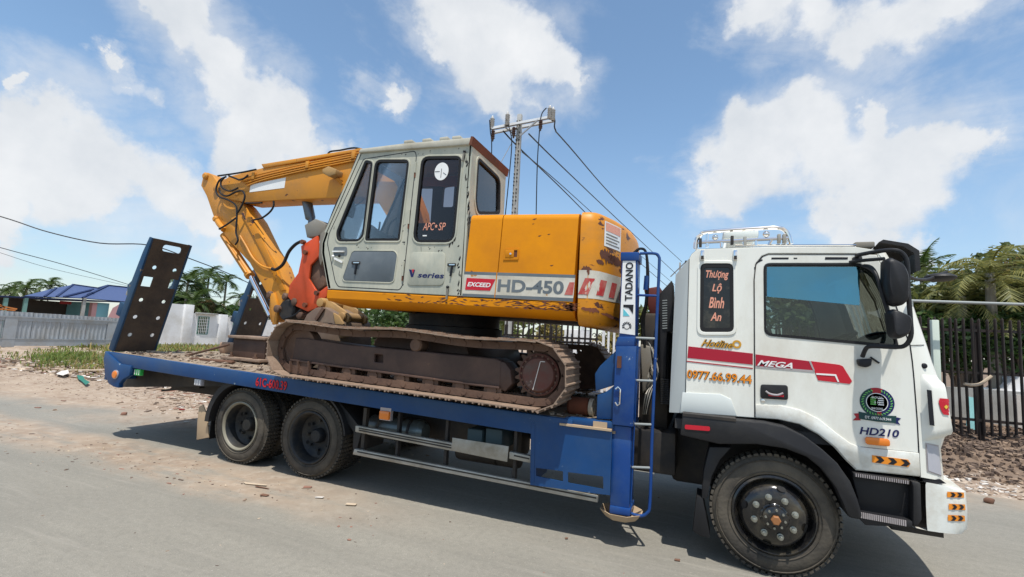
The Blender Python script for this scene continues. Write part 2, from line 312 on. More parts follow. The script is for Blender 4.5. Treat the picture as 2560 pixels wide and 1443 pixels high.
# ------------------------------------------------------------------ mesh helpers
ORG = {}
class MB:
    def __init__(s):
        s.v, s.f, s.m = [], [], []
    def add(s, vs, fs, mi=0):
        o = len(s.v); s.v += [tuple(v) for v in vs]; s.f += [tuple(i + o for i in f) for f in fs]; s.m += [mi] * len(fs); return s
    def box(s, x0, x1, y0, y1, z0, z1, mi=0):
        return s.add([(x0, y0, z0), (x1, y0, z0), (x1, y1, z0), (x0, y1, z0), (x0, y0, z1), (x1, y0, z1), (x1, y1, z1), (x0, y1, z1)],
                     [(3, 2, 1, 0), (4, 5, 6, 7), (0, 1, 5, 4), (1, 2, 6, 5), (2, 3, 7, 6), (3, 0, 4, 7)], mi)
    def obox(s, c, u, v, n, a, b, d, mi=0):
        """box with half sizes a, b, d along the axes u, v, n"""
        c, u, v, n = Vector(c), Vector(u).normalized(), Vector(v).normalized(), Vector(n).normalized()
        P = [c + u * (a * i) + v * (b * j) + n * (d * k) for k in (-1, 1) for j in (-1, 1) for i in (-1, 1)]
        return s.add(P, [(0, 2, 3, 1), (4, 5, 7, 6), (0, 1, 5, 4), (1, 3, 7, 5), (3, 2, 6, 7), (2, 0, 4, 6)], mi)
    def beam(s, p, q, wy, wz, mi=0):
        """straight bar from p to q, wy wide and wz thick"""
        p, q = Vector(p), Vector(q); d = q - p; u = d.normalized()
        side = Vector((0, 1, 0)) if abs(u.y) < 0.9 else Vector((1, 0, 0))
        n = u.cross(side).normalized(); v = n.cross(u)
        return s.obox((p + q) / 2, u, v, n, d.length / 2, wy / 2, wz / 2, mi)
    def prism(s, pts, y0, y1, mi=0, top=None):
        """outline in (x, z) pushed from y0 to y1"""
        n = len(pts); area = sum(pts[i][0] * pts[(i + 1) % n][1] - pts[(i + 1) % n][0] * pts[i][1] for i in range(n))
        if area < 0:
            pts = pts[::-1]; top = top[::-1] if top else None
        top = top or pts
        vs = [(x, y0, z) for x, z in pts] + [(x, y1, z) for x, z in top]
        fs = [tuple(range(n)), tuple(range(2 * n - 1, n - 1, -1))] + [(i, n + i, n + (i + 1) % n, (i + 1) % n) for i in range(n)]
        return s.add(vs, fs, mi)
    def zprism(s, pts, z0, z1, mi=0):
        n = len(pts); area = sum(pts[i][0] * pts[(i + 1) % n][1] - pts[(i + 1) % n][0] * pts[i][1] for i in range(n))
        if area < 0: pts = pts[::-1]
        vs = [(x, y, z0) for x, y in pts] + [(x, y, z1) for x, y in pts]
        return s.add(vs, [tuple(range(n - 1, -1, -1)), tuple(range(n, 2 * n))] + [(i, (i + 1) % n, n + (i + 1) % n, n + i) for i in range(n)], mi)
    def loft(s, rows, closed=False, mi=0):
        m = len(rows[0]); vs = [p for r in rows for p in r]; fs = []
        for i in range(len(rows) - 1):
            for j in range(m if closed else m - 1):
                a, b = i * m + j, i * m + (j + 1) % m
                fs.append((a, b, b + m, a + m))
        return s.add(vs, fs, mi)
    def tube(s, path, r, n=8, mi=0, caps=True, closed=False):
        path = [Vector(p) for p in path]; k = len(path)
        rs = r if isinstance(r, (list, tuple)) else [r] * k
        d0 = (path[1] - path[0]).normalized()
        u = d0.orthogonal().normalized(); rows = []; prev = d0
        for i, p in enumerate(path):
            if closed:
                d = (path[(i + 1) % k] - path[i - 1]).normalized()
            else:
                d = (path[min(i + 1, k - 1)] - path[max(i - 1, 0)]).normalized()
            q = prev.rotation_difference(d); u = (q @ u); u = (u - d * u.dot(d)).normalized(); v = d.cross(u); prev = d
            rows.append([p + (u * math.cos(2 * math.pi * j / n) + v * math.sin(2 * math.pi * j / n)) * rs[i] for j in range(n)])
        if closed: rows.append(rows[0])
        o = len(s.v); s.loft(rows, True, mi)
        if caps and not closed:
            s.f += [tuple(o + j for j in range(n - 1, -1, -1)), tuple(o + (k - 1) * n + j for j in range(n))]; s.m += [mi, mi]
        return s
    def lathe(s, prof, c, axis='Y', n=32, mi=0, mis=None):
        """profile of (radius, distance along the axis) turned about an axis through c"""
        rows = []
        for r, h in prof:
            row = []
            for j in range(n):
                a = 2 * math.pi * j / n
                x, z = r * math.cos(a), r * math.sin(a)
                row.append({'Y': (c[0] + x, c[1] + h, c[2] + z), 'Z': (c[0] + x, c[1] + z, c[2] + h), 'X': (c[0] + h, c[1] + x, c[2] + z)}[axis])
            rows.append(row)
        for i in range(len(rows) - 1):
            s.loft(rows[i:i + 2], True, mis[i] if mis else mi)
        return s
    def ball(s, c, r, n=10, mi=0, sc=(1, 1, 1)):
        rows = [[(c[0] + sc[0] * r * math.sin(math.pi * i / n) * math.cos(2 * math.pi * j / (n + 4)), c[1] + sc[1] * r * math.sin(math.pi * i / n) * math.sin(2 * math.pi * j / (n + 4)), c[2] + sc[2] * r * math.cos(math.pi * i / n)) for j in range(n + 4)] for i in range(n + 1)]
        return s.loft(rows, True, mi)
    def build(s, name, mats, parent=None, bevel=0.0, seg=2, smooth=35, fix=True):
        if isinstance(mats, str): mats = [mats]
        me = bpy.data.meshes.new(name)
        o = Vector(ORG.get(parent.name, (0, 0, 0))) if parent else Vector((0, 0, 0))
        me.from_pydata([(a - o.x, b - o.y, c - o.z) for a, b, c in s.v], [], s.f)
        for q in mats: me.materials.append(MATS[q])
        me.polygons.foreach_set('material_index', s.m)
        me.update()
        if fix or bevel:
            bm = bmesh.new(); bm.from_mesh(me)
            if fix: bmesh.ops.remove_doubles(bm, verts=bm.verts, dist=1e-5); bmesh.ops.recalc_face_normals(bm, faces=bm.faces)
            if bevel:
                es = [e for e in bm.edges if len(e.link_faces) == 2 and e.calc_face_angle(0) > 0.5]
                bmesh.ops.bevel(bm, geom=es, offset=bevel, segments=seg, affect='EDGES', clamp_overlap=True, profile=0.5)
            bm.to_mesh(me); bm.free()
        if smooth:
            me.polygons.foreach_set('use_smooth', [True] * len(me.polygons)); me.set_sharp_from_angle(angle=R(smooth))
        return link(name, me, parent)
def link(name, me, parent=None):
    ob = bpy.data.objects.new(name, me); COL.objects.link(ob)
    if parent:
        ob.parent = parent; ORG[ob.name] = ORG.get(parent.name, (0, 0, 0))
    return ob
def thing(name, label, cat, loc=(0, 0, 0), group=None):
    o = bpy.data.objects.new(name, None); COL.objects.link(o); o.location = loc; o.empty_display_size = 0.2
    ORG[o.name] = tuple(loc); o['label'] = label; o['category'] = cat
    if group: o['group'] = group
    return o
def tag(o, label, cat, group=None):
    o['label'] = label; o['category'] = cat
    if group: o['group'] = group
    return o
def kind(o, k):
    o['kind'] = k; return o
def solo(mb, name, mats, label, cat, group=None, base=None, **kw):
    """a thing that is one mesh, its origin at its base"""
    if base is None:
        xs, ys, zs = zip(*mb.v); base = ((min(xs) + max(xs)) / 2, (min(ys) + max(ys)) / 2, min(zs))
    mb.v = [(a - base[0], b - base[1], c - base[2]) for a, b, c in mb.v]
    o = mb.build(name, mats, None, **kw); o.location = base
    return tag(o, label, cat, group)
def rnd(pts, r, seg=4):
    """round the corners of an outline"""
    out = []; n = len(pts)
    for i in range(n):
        p, a, b = Vector(pts[i]), Vector(pts[i - 1]), Vector(pts[(i + 1) % n])
        rr = r[i] if isinstance(r, (list, tuple)) else r
        da, db = (a - p), (b - p); k = min(rr, da.length * 0.45, db.length * 0.45)
        if k < 1e-4: out.append(tuple(p)); continue
        s_, e_ = p + da.normalized() * k, p + db.normalized() * k
        for j in range(seg + 1):
            t = j / seg; out.append(tuple(s_ * (1 - t) ** 2 + p * (2 * t * (1 - t)) + e_ * t ** 2))
    return out
def spline(pts, n=6, closed=False):
    """smooth path through points"""
    pts = [Vector(p) for p in pts]; k = len(pts); out = []
    for i in range(k if closed else k - 1):
        g = (lambda j: pts[j % k]) if closed else (lambda j: pts[max(0, min(k - 1, j))])
        a, b, c, d = g(i - 1), g(i), g(i + 1), g(i + 2)
        for j in range(n):
            t = j / n
            out.append(0.5 * ((2 * b) + (c - a) * t + (2 * a - 5 * b + 4 * c - d) * t * t + (3 * b - a - 3 * c + d) * t ** 3))
    if not closed: out.append(pts[-1])
    return out
def curve_mesh(loops, depth, bevel=0.0, bevseg=2):
    cu = bpy.data.curves.new('tmp', 'CURVE'); cu.dimensions = '2D'; cu.fill_mode = 'BOTH'; cu.extrude = max(1e-4, depth / 2 - bevel); cu.bevel_depth = bevel; cu.bevel_resolution = bevseg; cu.offset = -bevel
    for lp in loops:
        sp = cu.splines.new('POLY'); sp.points.add(len(lp) - 1); sp.use_cyclic_u = True
        for q, (a, b) in zip(sp.points, lp): q.co = (a, b, 0, 1)
    return grab(cu)
def grab(cu):
    ob = bpy.data.objects.new('tmp', cu); COL.objects.link(ob)
    dg = bpy.context.evaluated_depsgraph_get(); dg.update()
    me = bpy.data.meshes.new_from_object(ob.evaluated_get(dg))
    bpy.data.objects.remove(ob); bpy.data.curves.remove(cu)
    return me
def plate(name, mat, parent, outline, y0, y1, holes=(), bevel=0.0, smooth=35):
    """a panel with real openings, outline and holes in (x, z), between y0 and y1"""
    me = curve_mesh([outline] + list(holes), y1 - y0, bevel)
    o = Vector(ORG.get(parent.name, (0, 0, 0))) if parent else Vector((0, 0, 0)); ym = (y0 + y1) / 2
    for v in me.vertices:
        x, y, z = v.co; v.co = (x - o.x, ym - z - o.y, y - o.z)
    return finish(me, name, mat, parent, smooth)
def finish(me, name, mat, parent, smooth=35):
    me.name = name; me.materials.clear(); me.materials.append(MATS[mat])
    me.polygons.foreach_set('material_index', [0] * len(me.polygons))
    me.polygons.foreach_set('use_smooth', [bool(smooth)] * len(me.polygons)); me.update()
    if smooth: me.set_sharp_from_angle(angle=R(smooth))
    return link(name, me, parent)
def frame_plate(name, mat, parent, origin, u, v, outline, holes, depth, bevel=0.0):
    """the same panel in a plane of its own: axes u (across) and v (up)"""
    me = curve_mesh([outline] + list(holes), depth, bevel)
    u, v = Vector(u).normalized(), Vector(v).normalized(); n = u.cross(v); og = Vector(origin) - Vector(ORG.get(parent.name, (0, 0, 0)) if parent else (0, 0, 0))
    for q in me.vertices:
        x, y, z = q.co; q.co = og + u * x + v * y + n * z
    return finish(me, name, mat, parent)
def decal(name, mat, parent, pts, Y, t=0.003, r=0.0):
    """flat print on a side that faces the viewer: outline in pixels of the photograph, laid on the plane y = Y"""
    p = P2(pts, Y)
    if r: p = rnd(p, r)
    return MB().prism(p, Y - t, Y + 0.0005).build(name, mat, parent, smooth=0)
def text(body, mat, parent, bl, br, tl, Y, t=0.003, name='lettering', bold=0.0, shear=0.0, plane=None, spacing=1.0):
    """lettering stretched to the box bottom-left / bottom-right / top-left (pixels on plane y = Y, or three points)"""
    cu = bpy.data.curves.new('tmp', 'FONT'); cu.body = body; cu.extrude = 0.5; cu.offset = bold; cu.shear = shear; cu.space_character = spacing; cu.resolution_u = 4
    me = grab(cu)
    xs = [q.co.x for q in me.vertices]; ys = [q.co.y for q in me.vertices]
    x0, x1, y0, y1 = min(xs), max(xs), min(ys), max(ys)
    if plane: A, B, C = (Vector(q) for q in plane)
    else: A, B, C = SY(*bl, Y), SY(*br, Y), SY(*tl, Y)
    U, V = B - A, C - A; n = U.cross(V).normalized(); og = Vector(ORG.get(parent.name, (0, 0, 0)))
    for q in me.vertices:
        x, y, z = q.co; q.co = A + U * ((x - x0) / (x1 - x0)) + V * ((y - y0) / (y1 - y0)) + n * (z * t + t / 2) - og
    return finish(me, name, mat, parent, 0)
def clone(o, parent=None):
    c = o.copy(); COL.objects.link(c); c.parent = parent
    for k, v in list(ORG.items()):
        if k == o.name: ORG[c.name] = v
    for ch in list(o.children): clone(ch, c)
    return c
# ================================================================== ground and road
def smooth01(a, b, x):
    t = max(0, min(1, (x - a) / (b - a))); return t * t * (3 - 2 * t)
def hgt(x, y):
    """the rough verge: flat by the road, heaped under the fence on the right"""
    h = -.03 + .05 * smooth01(3.2, 5, y)
    n = math.sin(x * 1.7 + 1.3 * math.sin(y * 1.1)) * math.sin(y * 1.9 + .7 * math.sin(x * .9)) + .5 * math.sin(x * 4.1 + y * 2.3) * math.sin(y * 3.7 - x)
    h += (.035 * n + .025 * math.sin(x * 7.3 + 2 * math.sin(y * 5)) * math.sin(y * 6.1 + x)) * smooth01(3.4, 4.5, y)
    h += (.34 + .10 * n) * smooth01(5.2, 7.0, y) * smooth01(5.5, 8.0, x) * (1 - .75 * smooth01(8.2, 13, y))
    return h
def ground_mat(name, asphalt):
    m = bpy.data.materials.new(name); m.use_nodes = True
    t = m.node_tree; L = t.links.new; b = t.nodes['Principled BSDF']
    g = N(t, 'ShaderNodeNewGeometry'); pos = g.outputs['Position']
    def noise(sc, det=8, rg=.6, vec=None):
        n = N(t, 'ShaderNodeTexNoise'); L(vec or pos, n.inputs['Vector']); n.inputs['Scale'].default_value = sc; n.inputs['Detail'].default_value = det; n.inputs['Roughness'].default_value = rg; return n.outputs['Fac']
    def rng(src, a, b_, c=0., d=1., smooth=True):
        r = N(t, 'ShaderNodeMapRange'); r.interpolation_type = 'SMOOTHSTEP' if smooth else 'LINEAR'; L(src, r.inputs['Value'])
        for k, v in (('From Min', a), ('From Max', b_), ('To Min', c), ('To Max', d)): r.inputs[k].default_value = v
        return r.outputs[0]
    def mixc(f, a, b_):
        x = N(t, 'ShaderNodeMix', data_type='RGBA')
        if isinstance(f, float): x.inputs['Factor'].default_value = f
        else: L(f, x.inputs['Factor'])
        for k, v in (('A', a), ('B', b_)):
            if isinstance(v, tuple): x.inputs[k].default_value = v + (1,)
            else: L(v, x.inputs[k])
        return x.outputs['Result']
    def mth(op, a, b_):
        x = N(t, 'ShaderNodeMath', operation=op)
        for k, v in enumerate((a, b_)):
            if isinstance(v, (int, float)): x.inputs[k].default_value = v
            else: L(v, x.inputs[k])
        return x.outputs[0]
    dirt = mixc(rng(noise(.8), .3, .7), (.235, .165, .118), (.40, .315, .235))
    dirt = mixc(rng(noise(5, 10, .7), .42, .72), dirt, (.50, .425, .345))
    dirt = mixc(rng(noise(9, 8, .7), .55, .75), dirt, (.15, .10, .075))
    if asphalt:
        sx = N(t, 'ShaderNodeSeparateXYZ'); L(pos, sx.inputs[0])
        tar = mixc(rng(noise(.5), .3, .7), (.285, .268, .226), (.335, .314, .263))
        tar = mixc(rng(noise(140, 3, .7), .35, .75), tar, (.165, .157, .135))
        tar = mixc(rng(noise(220, 2, .5), .62, .72), tar, (.36, .345, .30))
        # earth carried on to the road: far side, and thin brown drifts
        edge = rng(sx.outputs['X'], -3.0, 5.5, .95, 3.5)
        d = mth('SUBTRACT', sx.outputs['Y'], edge)
        d = mth('ADD', d, mth('MULTIPLY', mth('SUBTRACT', noise(.55, 7, .62), .5), 3.2))
        f1 = rng(d, -.55, .75)
        mp = N(t, 'ShaderNodeMapping'); L(pos, mp.inputs['Vector']); mp.inputs['Scale'].default_value = (.5, 2.2, 1); mp.inputs['Rotation'].default_value = (0, 0, R(-6))
        yy = mth('ADD', sx.outputs['Y'], mth('MULTIPLY', mth('SUBTRACT', noise(.7, 5, .6), .5), .9))
        lane = mth('MULTIPLY', rng(yy, -1.0, -.5), rng(yy, .25, -.2))          # strip of spilt earth beside the wheels
        lane = mth('MULTIPLY', lane, rng(sx.outputs['X'], 3.2, .5))
        f2 = mth('MULTIPLY', lane, rng(noise(1.6, 9, .7, mp.outputs[0]), .30, .54, 0, .9))
        f2 = mth('MAXIMUM', f2, rng(noise(.35, 8, .65, mp.outputs[0]), .56, .72, 0, .22))
        # worn wheel lanes and grit
        mq = N(t, 'ShaderNodeMapping'); L(pos, mq.inputs['Vector']); mq.inputs['Scale'].default_value = (.25, 3.0, 1)
        tar = mixc(rng(noise(1.1, 8, .62, mq.outputs[0]), .35, .68, 0, .42), tar, (.168, .16, .138))
        tar = mixc(rng(noise(18, 9, .75), .42, .66, 0, .5), tar, (.185, .175, .15))
        tar = mixc(rng(noise(2.2, 7, .7, mq.outputs[0]), .50, .70, 0, .34), tar, (.39, .363, .308))
        tar = mixc(rng(noise(42, 4, .7), .58, .66, 0, .5), tar, (.38, .357, .31))
        tar = mixc(rng(noise(9, 6, .75), .66, .72, 0, .6), tar, (.13, .122, .105))
        f = mth('MAXIMUM', f1, f2)
        col = mixc(f, tar, mixc(.35, dirt, (.36, .27, .19)))
        crk = rng(noise(3.0, 12, .72), .495, .505)
        L(col, b.inputs['Base Color']); bs, bd = 110, .006
    else:
        sx = N(t, 'ShaderNodeSeparateXYZ'); L(pos, sx.inputs[0])       # darker, freshly dug earth heaped by the fence
        dug = mth('MULTIPLY', rng(sx.outputs['X'], 4.5, 6.5), rng(mth('ADD', sx.outputs['Y'], mth('MULTIPLY', noise(1.2), 1.2)), 5.2, 6.2))
        dirt = mixc(mth('MULTIPLY', dug, .8), dirt, mixc(noise(4), (.10, .066, .046), (.19, .13, .09)))
        L(dirt, b.inputs['Base Color']); bs, bd = 14, .05
    b.inputs['Roughness'].default_value = .92; b.inputs['Specular IOR Level'].default_value = .25
    bp = N(t, 'ShaderNodeBump'); bp.inputs['Strength'].default_value = .5; bp.inputs['Distance'].default_value = bd; L(noise(bs, 8, .7), bp.inputs['Height']); L(bp.outputs[0], b.inputs['Normal'])
    MATS[name] = m
ground_mat('road_mat', True); ground_mat('verge_mat', False)
def axis(parts):
    out = []
    for a, b, s in parts:
        n = max(1, round((b - a) / s)); out += [a + (b - a) * k / n for k in range(n)]
    return out + [parts[-1][1]]
xs = axis([(-400, -60, 40), (-60, -30, 3), (-30, -12, .6), (-12, 16, .22), (16, 40, 2), (40, 400, 40)])
ys = axis([(-400, -40, 60), (-40, 3, 8), (3, 9, .2), (9, 40, 1.2), (40, 500, 46)])
mb = MB(); rows = [[(x, y, hgt(x, y) - (.1 if y < 3 else 0)) for x in xs] for y in ys]; mb.loft(rows)
kind(mb.build('ground', 'verge_mat', None, smooth=60, fix=False), 'structure')
mb = MB(); xs2 = axis([(-300, -14, 20), (-14, 14, .5), (14, 300, 20)]); 
top = [(x, 3.75 + .22 * math.sin(x * 1.3) * math.sin(x * .41 + 1), 0) for x in xs2]
mb.loft([[(x, -60, 0) for x in xs2], [(x, -8, 0) for x in xs2], top, [(x, y + .15, -.06) for x, y, z in top]])
kind(mb.build('road', 'road_mat', None, smooth=60, fix=False), 'structure')
# cross lane that runs off to the left behind the tail of the truck (same worn tar, earth over it)

# ------------------------------------------------------------------ rubble
def rock(mb, p, s, rr, mi, flat=.5, long=1.0):
    a = rr.uniform(0, math.pi); ca, sa = math.cos(a), math.sin(a); v = []
    for k in range(8):
        x, y, z = s * long * ((k & 1) * 2 - 1) * rr.uniform(.35, 1), s * ((k >> 1 & 1) * 2 - 1) * rr.uniform(.35, 1), s * flat * ((k >> 2) * 2 - 1) * rr.uniform(.3, 1)
        v.append((p[0] + x * ca - y * sa, p[1] + x * sa + y * ca, p[2] + z))
    mb.add(v, [(0, 2, 3, 1), (4, 5, 7, 6), (0, 1, 5, 4), (1, 3, 7, 5), (3, 2, 6, 7), (2, 0, 4, 6)], mi)
rr = random.Random(11); mb = MB()
def scatter(n, fx, fy, smin, smax, mats, flat=.45, on_road=False):
    for k in range(n):
        x, y = fx(), fy(); s = smin + (smax - smin) * rr.random() ** 3
        z = 0 if (y < 3.6) else hgt(x, y)
        rock(mb, (x, y, z + s * .15), s, rr, rr.choice(mats), flat, rr.choice((1, 1, 1.6, 3.0)) if flat < .7 else 1)
G = rr.gauss; U_ = rr.uniform
scatter(11000, lambda: U_(-18, -1.0), lambda: 3.4 + abs(G(0, 2.4)), .008, .085, (0, 0, 0, 0, 1, 1, 1, 1, 2, 2, 2, 3, 4, 5))
scatter(2600, lambda: U_(-15, 1.5), lambda: 3.4 - abs(G(0, 1.0)), .003, .020, (0, 0, 0, 1, 1, 1, 2, 2, 2, 3, 5))
scatter(3600, lambda: G(-3.0, 1.7), lambda: 3.2 + G(0, .65), .006, .045, (1, 1, 1, 0, 0, 0, 3, 4, 2, 2))
scatter(17000, lambda: U_(5.5, 13), lambda: 4.6 + 4 * rr.random() ** .7, .006, .05, (0, 0, 2, 2, 2, 2, 2), .9)
scatter(2600, lambda: U_(5.5, 13), lambda: 3.9 + abs(G(0, .6)), .004, .035, (1, 1, 4, 4, 0), .6)
scatter(420, lambda: U_(-9, 6), lambda: U_(-3.4, 2.5), .0025, .008, (0, 2, 2, 1))
scatter(380, lambda: G(-1.2, 1.9), lambda: G(-.55, .25), .003, .014, (3, 0, 2, 2, 5))
o = mb.build('rubble', ['soil', 'soil_pale', 'soil_dark', 'brick', 'chalk', 'wood_pale'], None, smooth=0, fix=False)
kind(o, 'stuff'); tag(o, 'broken earth brick chips and litter along the roadside', 'rubble')
# single pieces one can point at
def piece(name, mat, px, py, L_, W_, H_, ang, label, cat, group=None, tilt=0, Z=0.0):
    p = SZ(px, py, Z); z = max(0, hgt(p.x, p.y)) if p.y > 3.6 else 0
    u = Vector((math.cos(R(ang)), math.sin(R(ang)), tilt)).normalized(); v = Vector((-math.sin(R(ang)), math.cos(R(ang)), 0)); n = u.cross(v)
    mb = MB(); mb.obox((p.x, p.y, z + H_ / 2 + .004 + abs(tilt) * L_ / 2), u, v, n, L_ / 2, W_ / 2, H_ / 2)
    if L_ < .5:
        jr = random.Random(px * 7 + py); c_ = Vector((p.x, p.y, z + H_ / 2))
        mb.v = [tuple(c_ + (Vector(q_) - c_) * jr.uniform(.45, 1.1)) for q_ in mb.v]
    return solo(mb, name, [mat], label, cat, group, bevel=min(.004, H_ * .2))
piece('wood_plank', 'wood_pale', 213, 932, 1.15, .14, .04, 20, 'pale loose plank lying in the rubble behind the truck tail', 'plank', tilt=.06)
mb = MB(); pts = [SZ(x, y, .06) for x, y in ((192, 939), (205, 941), (208, 949), (222, 957), (214, 962), (203, 952), (196, 948))]
mb.add(pts + [p + Vector((.01, .02, .012)) for p in pts], [tuple(range(7)), tuple(range(13, 6, -1))] + [(i, (i + 1) % 7, 7 + (i + 1) % 7, 7 + i) for i in range(7)])
solo(mb, 'plastic_scrap', ['green_scrap'], 'crumpled dark green plastic scrap beside the pale plank', 'scrap')
mb = MB(); pts = [SZ(x, y, .08) for x, y in ((140, 935), (152, 929), (168, 927), (170, 935), (158, 939))]
mb.add(pts + [p + Vector((0, .02, .02)) for p in pts], [tuple(range(5)), tuple(range(9, 4, -1))] + [(i, (i + 1) % 5, 5 + (i + 1) % 5, 5 + i) for i in range(5)])
solo(mb, 'plastic_bag', ['chalk'], 'whitish green plastic bag lying below the grass tuft', 'bag')
piece('red_scrap', 'red_scrap', 455, 1026, .13, .06, .03, 10, 'dark red plastic scrap on the earth beside the rear mud flap', 'scrap')
piece('brick_fragment', 'brick', 310, 1038, .10, .07, .05, 30, 'small brick fragment at the edge of the earth on the road', 'brick')
for px, py, L_, m, lab in ((635, 1213, .30, 'wood_pale', 'long pale wood splinter on the road in front of the rear wheels'), (655, 1221, .20, 'wood_dark', 'dark brown bark piece next to the long pale splinter'),
                           (770, 1220, .10, 'brick', 'reddish chip on the road below the second rear wheel'), (662, 1241, .09, 'wood_dark', 'small dark chip on the open road below the splinters'),
                           (878, 1264, .10, 'wood_pale', 'pale brown clod on the sunlit road before the side guards'), (800, 1246, .08, 'chalk', 'white chip on the sunlit road below the shadow edge'),
                           (1693, 1403, .05, 'wood_dark', 'small twig litter on the road left of the front tyre'), (1416, 1349, .03, 'wood_dark', 'dark twig on the road below the outrigger shadow'),
                           (160, 1003, .12, 'brick', 'left red chip at the edge of the earth far left'), (95, 1020, .12, 'brick', 'red chip lying lowest at the far left edge of the earth')):
    piece('road_chip', m, px, py, L_, L_ * .13 if L_ > .15 else L_ * .5, .012, random.uniform(5, 35), lab, 'chip', 'chips on the road')
p = SZ(2472, 1254, .02); mb = MB(); rock(mb, (p.x, p.y, hgt(p.x, p.y) + .05), .06, random.Random(4), 0, .7); solo(mb, 'stone', ['wood_dark'], 'dark stone lying on pale dust beyond the bumper', 'stone', bevel=.02)

# ------------------------------------------------------------------ grass
def tuft(mb, p, h, n, rr, spread=.12, wd=.012, mi=0):
    for k in range(n):
        a = rr.uniform(0, 6.28); l = h * rr.uniform(.5, 1.1); b = Vector((p[0] + rr.gauss(0, spread), p[1] + rr.gauss(0, spread), p[2]))
        d = Vector((math.cos(a), math.sin(a), 0)); s = Vector((-math.sin(a), math.cos(a), 0)) * wd
        m_ = b + d * l * .25 + Vector((0, 0, l * .6)); t_ = b + d * l * rr.uniform(.4, .9) + Vector((0, 0, l * rr.uniform(.55, .95)))
        mb.add([b - s, b + s, m_ + s * .8, m_ - s * .8, t_], [(0, 1, 2, 3), (3, 2, 4)], mi)
rr = random.Random(21); mb = MB()
for k in range(330):
    g_ = SZ(rr.gauss(165, 48), rr.gauss(897, 9)); x, y = g_.x, g_.y; tuft(mb, (x, y, hgt(x, y)), rr.uniform(.10, .30), 9, rr, .16, .016, 0 if rr.random() < .85 else 1)
for k in range(200):
    g_ = SZ(rr.gauss(225, 60), rr.gauss(905, 14)); x, y = g_.x, g_.y; tuft(mb, (x, y, hgt(x, y)), rr.uniform(.08, .24), 8, rr, .22, .018, 1 if rr.random() < .8 else 0)
for k in range(60):
    x, y = rr.uniform(-24, -10), rr.uniform(4.5, 9); tuft(mb, (x, y, hgt(x, y)), rr.uniform(.06, .2), 6, rr, .2, .015, 1)
for k in range(520):
    x, y = rr.uniform(-27, -18), rr.uniform(10, 22); tuft(mb, (x, y, hgt(x, y)), rr.uniform(.15, .42), 8, rr, .3, .03, 1 if rr.random() < .55 else 0)
o = mb.build('grass', ['leaf_grass', 'leaf_weed'], None, smooth=0, fix=False); kind(o, 'stuff'); tag(o, 'green and yellowing weeds growing before the fence and wall', 'grass')

# ================================================================== left background
# corrugated sheet fence
FX = -25.1
def sheet(par, y0, y1, z0, z1, x=FX, mat='galv', pitch=.17, amp=.022, name='sheet'):
    mb = MB(); n = int((y1 - y0) / pitch) ; a, b = [], []
    prof = [(0, 0), (.45, 0), (.58, 1), (.87, 1), (1, 0)]
    for k in range(n):
        for t, h in prof[:-1]: a.append((x + h * amp, y0 + (k + t) * (y1 - y0) / n, z0)); b.append((x + h * amp, y0 + (k + t) * (y1 - y0) / n, z1))
    a.append((x, y1, z0)); b.append((x, y1, z1)); mb.loft([a, b]); mb.loft([[(p[0] - .004, p[1], p[2]) for p in b], [(p[0] - .004, p[1], p[2]) for p in a]])
    return mb.build(name, mat, par, smooth=0, fix=False)
fn = thing('sheet_fence', 'grey corrugated metal sheet fence before the blue roofed house', 'fence', (FX, 8, 0))
y = 2.0; k = 0
while y < 13.4:
    w_ = 1.1 if k % 5 else 1.05
    sheet(fn, y, y + w_ - .012, .1, 1.72 - .012 * (y - 6), FX); y += w_; k += 1
for y in (5.7, 7.72, 11.85): MB().box(FX + .03, FX + .06, y - .22, y + .22, .05, 1.50).build('post_cover', 'galv', fn)
MB().box(FX + .035, FX + .075, 2, 13.4, 1.44, 1.50).build('rail', 'galv', fn); MB().box(FX + .03, FX + .05, 2, 13.4, .1, .42).build('kick_board', 'galv', fn); MB().box(FX + .035, FX + .07, 2, 13.4, .42, .45).build('rail', 'galv', fn)
MB().box(FX + .03, FX + .045, 2, 13.4, 1.28, 1.44).build('head_board', 'galv', fn)
# white wall with pilasters and two grilled windows
WX = -27.8
ww = thing('boundary_wall', 'white rendered wall with pilasters and barred windows behind the weeds', 'wall', (WX, 19, 0))
def wy(px, py=800): return SX(px, py, WX).y
def wz(px, py): return SX(px, py, WX).z
ys_ = [wy(400), wy(468), wy(486), wy(500), wy(526), wy(540), wy(556), wy(575), wy(606), wy(690)]
t1, t2 = wz(440, 760), wz(520, 786)
def wall_panel(y0, y1, zt, win=None, mat='wall_white', x=WX):
    outl = [(y0, -.2), (y1, -.2), (y1, zt), (y0, zt)]
    return frame_plate('wall_panel', mat, ww, (x, 0, 0), (0, 1, 0), (0, 0, 1), outl, [win] if win else [], .2)
def win(px0, px1, py0, py1): 
    a_, b_ = SX(px0, py1, WX), SX(px1, py0, WX); return [(a_.y, a_.z), (b_.y, a_.z), (b_.y, b_.z), (a_.y, b_.z)]
w1, w2 = win(489, 521, 793, 835), win(577, 608, 799, 842)
wall_panel(wy(330), wy(466), t1); wall_panel(wy(472), wy(551), t2, w1); wall_panel(wy(556), wy(760), t2 - .1, w2)
for px, zt in ((464, t1 + .02), (553, t2 + .05)):
    yy = wy(px); MB().box(WX + .05, WX + .30, yy - .30, yy + .30, -.2, zt).build('pilaster', 'wall_white', ww, bevel=.02)
MB().box(WX + .05, WX + .35, wy(484), wy(536), t2 - .02, t2 + .08).build('canopy', 'concrete', ww, bevel=.01)
MB().box(WX + .05, WX + .35, wy(571), wy(620), t2 - .08, t2 + .0).build('canopy', 'concrete', ww, bevel=.01)
MB().box(WX + .08, WX + .14, wy(330), wy(760), -.2, .12).build('plinth', 'concrete', ww)
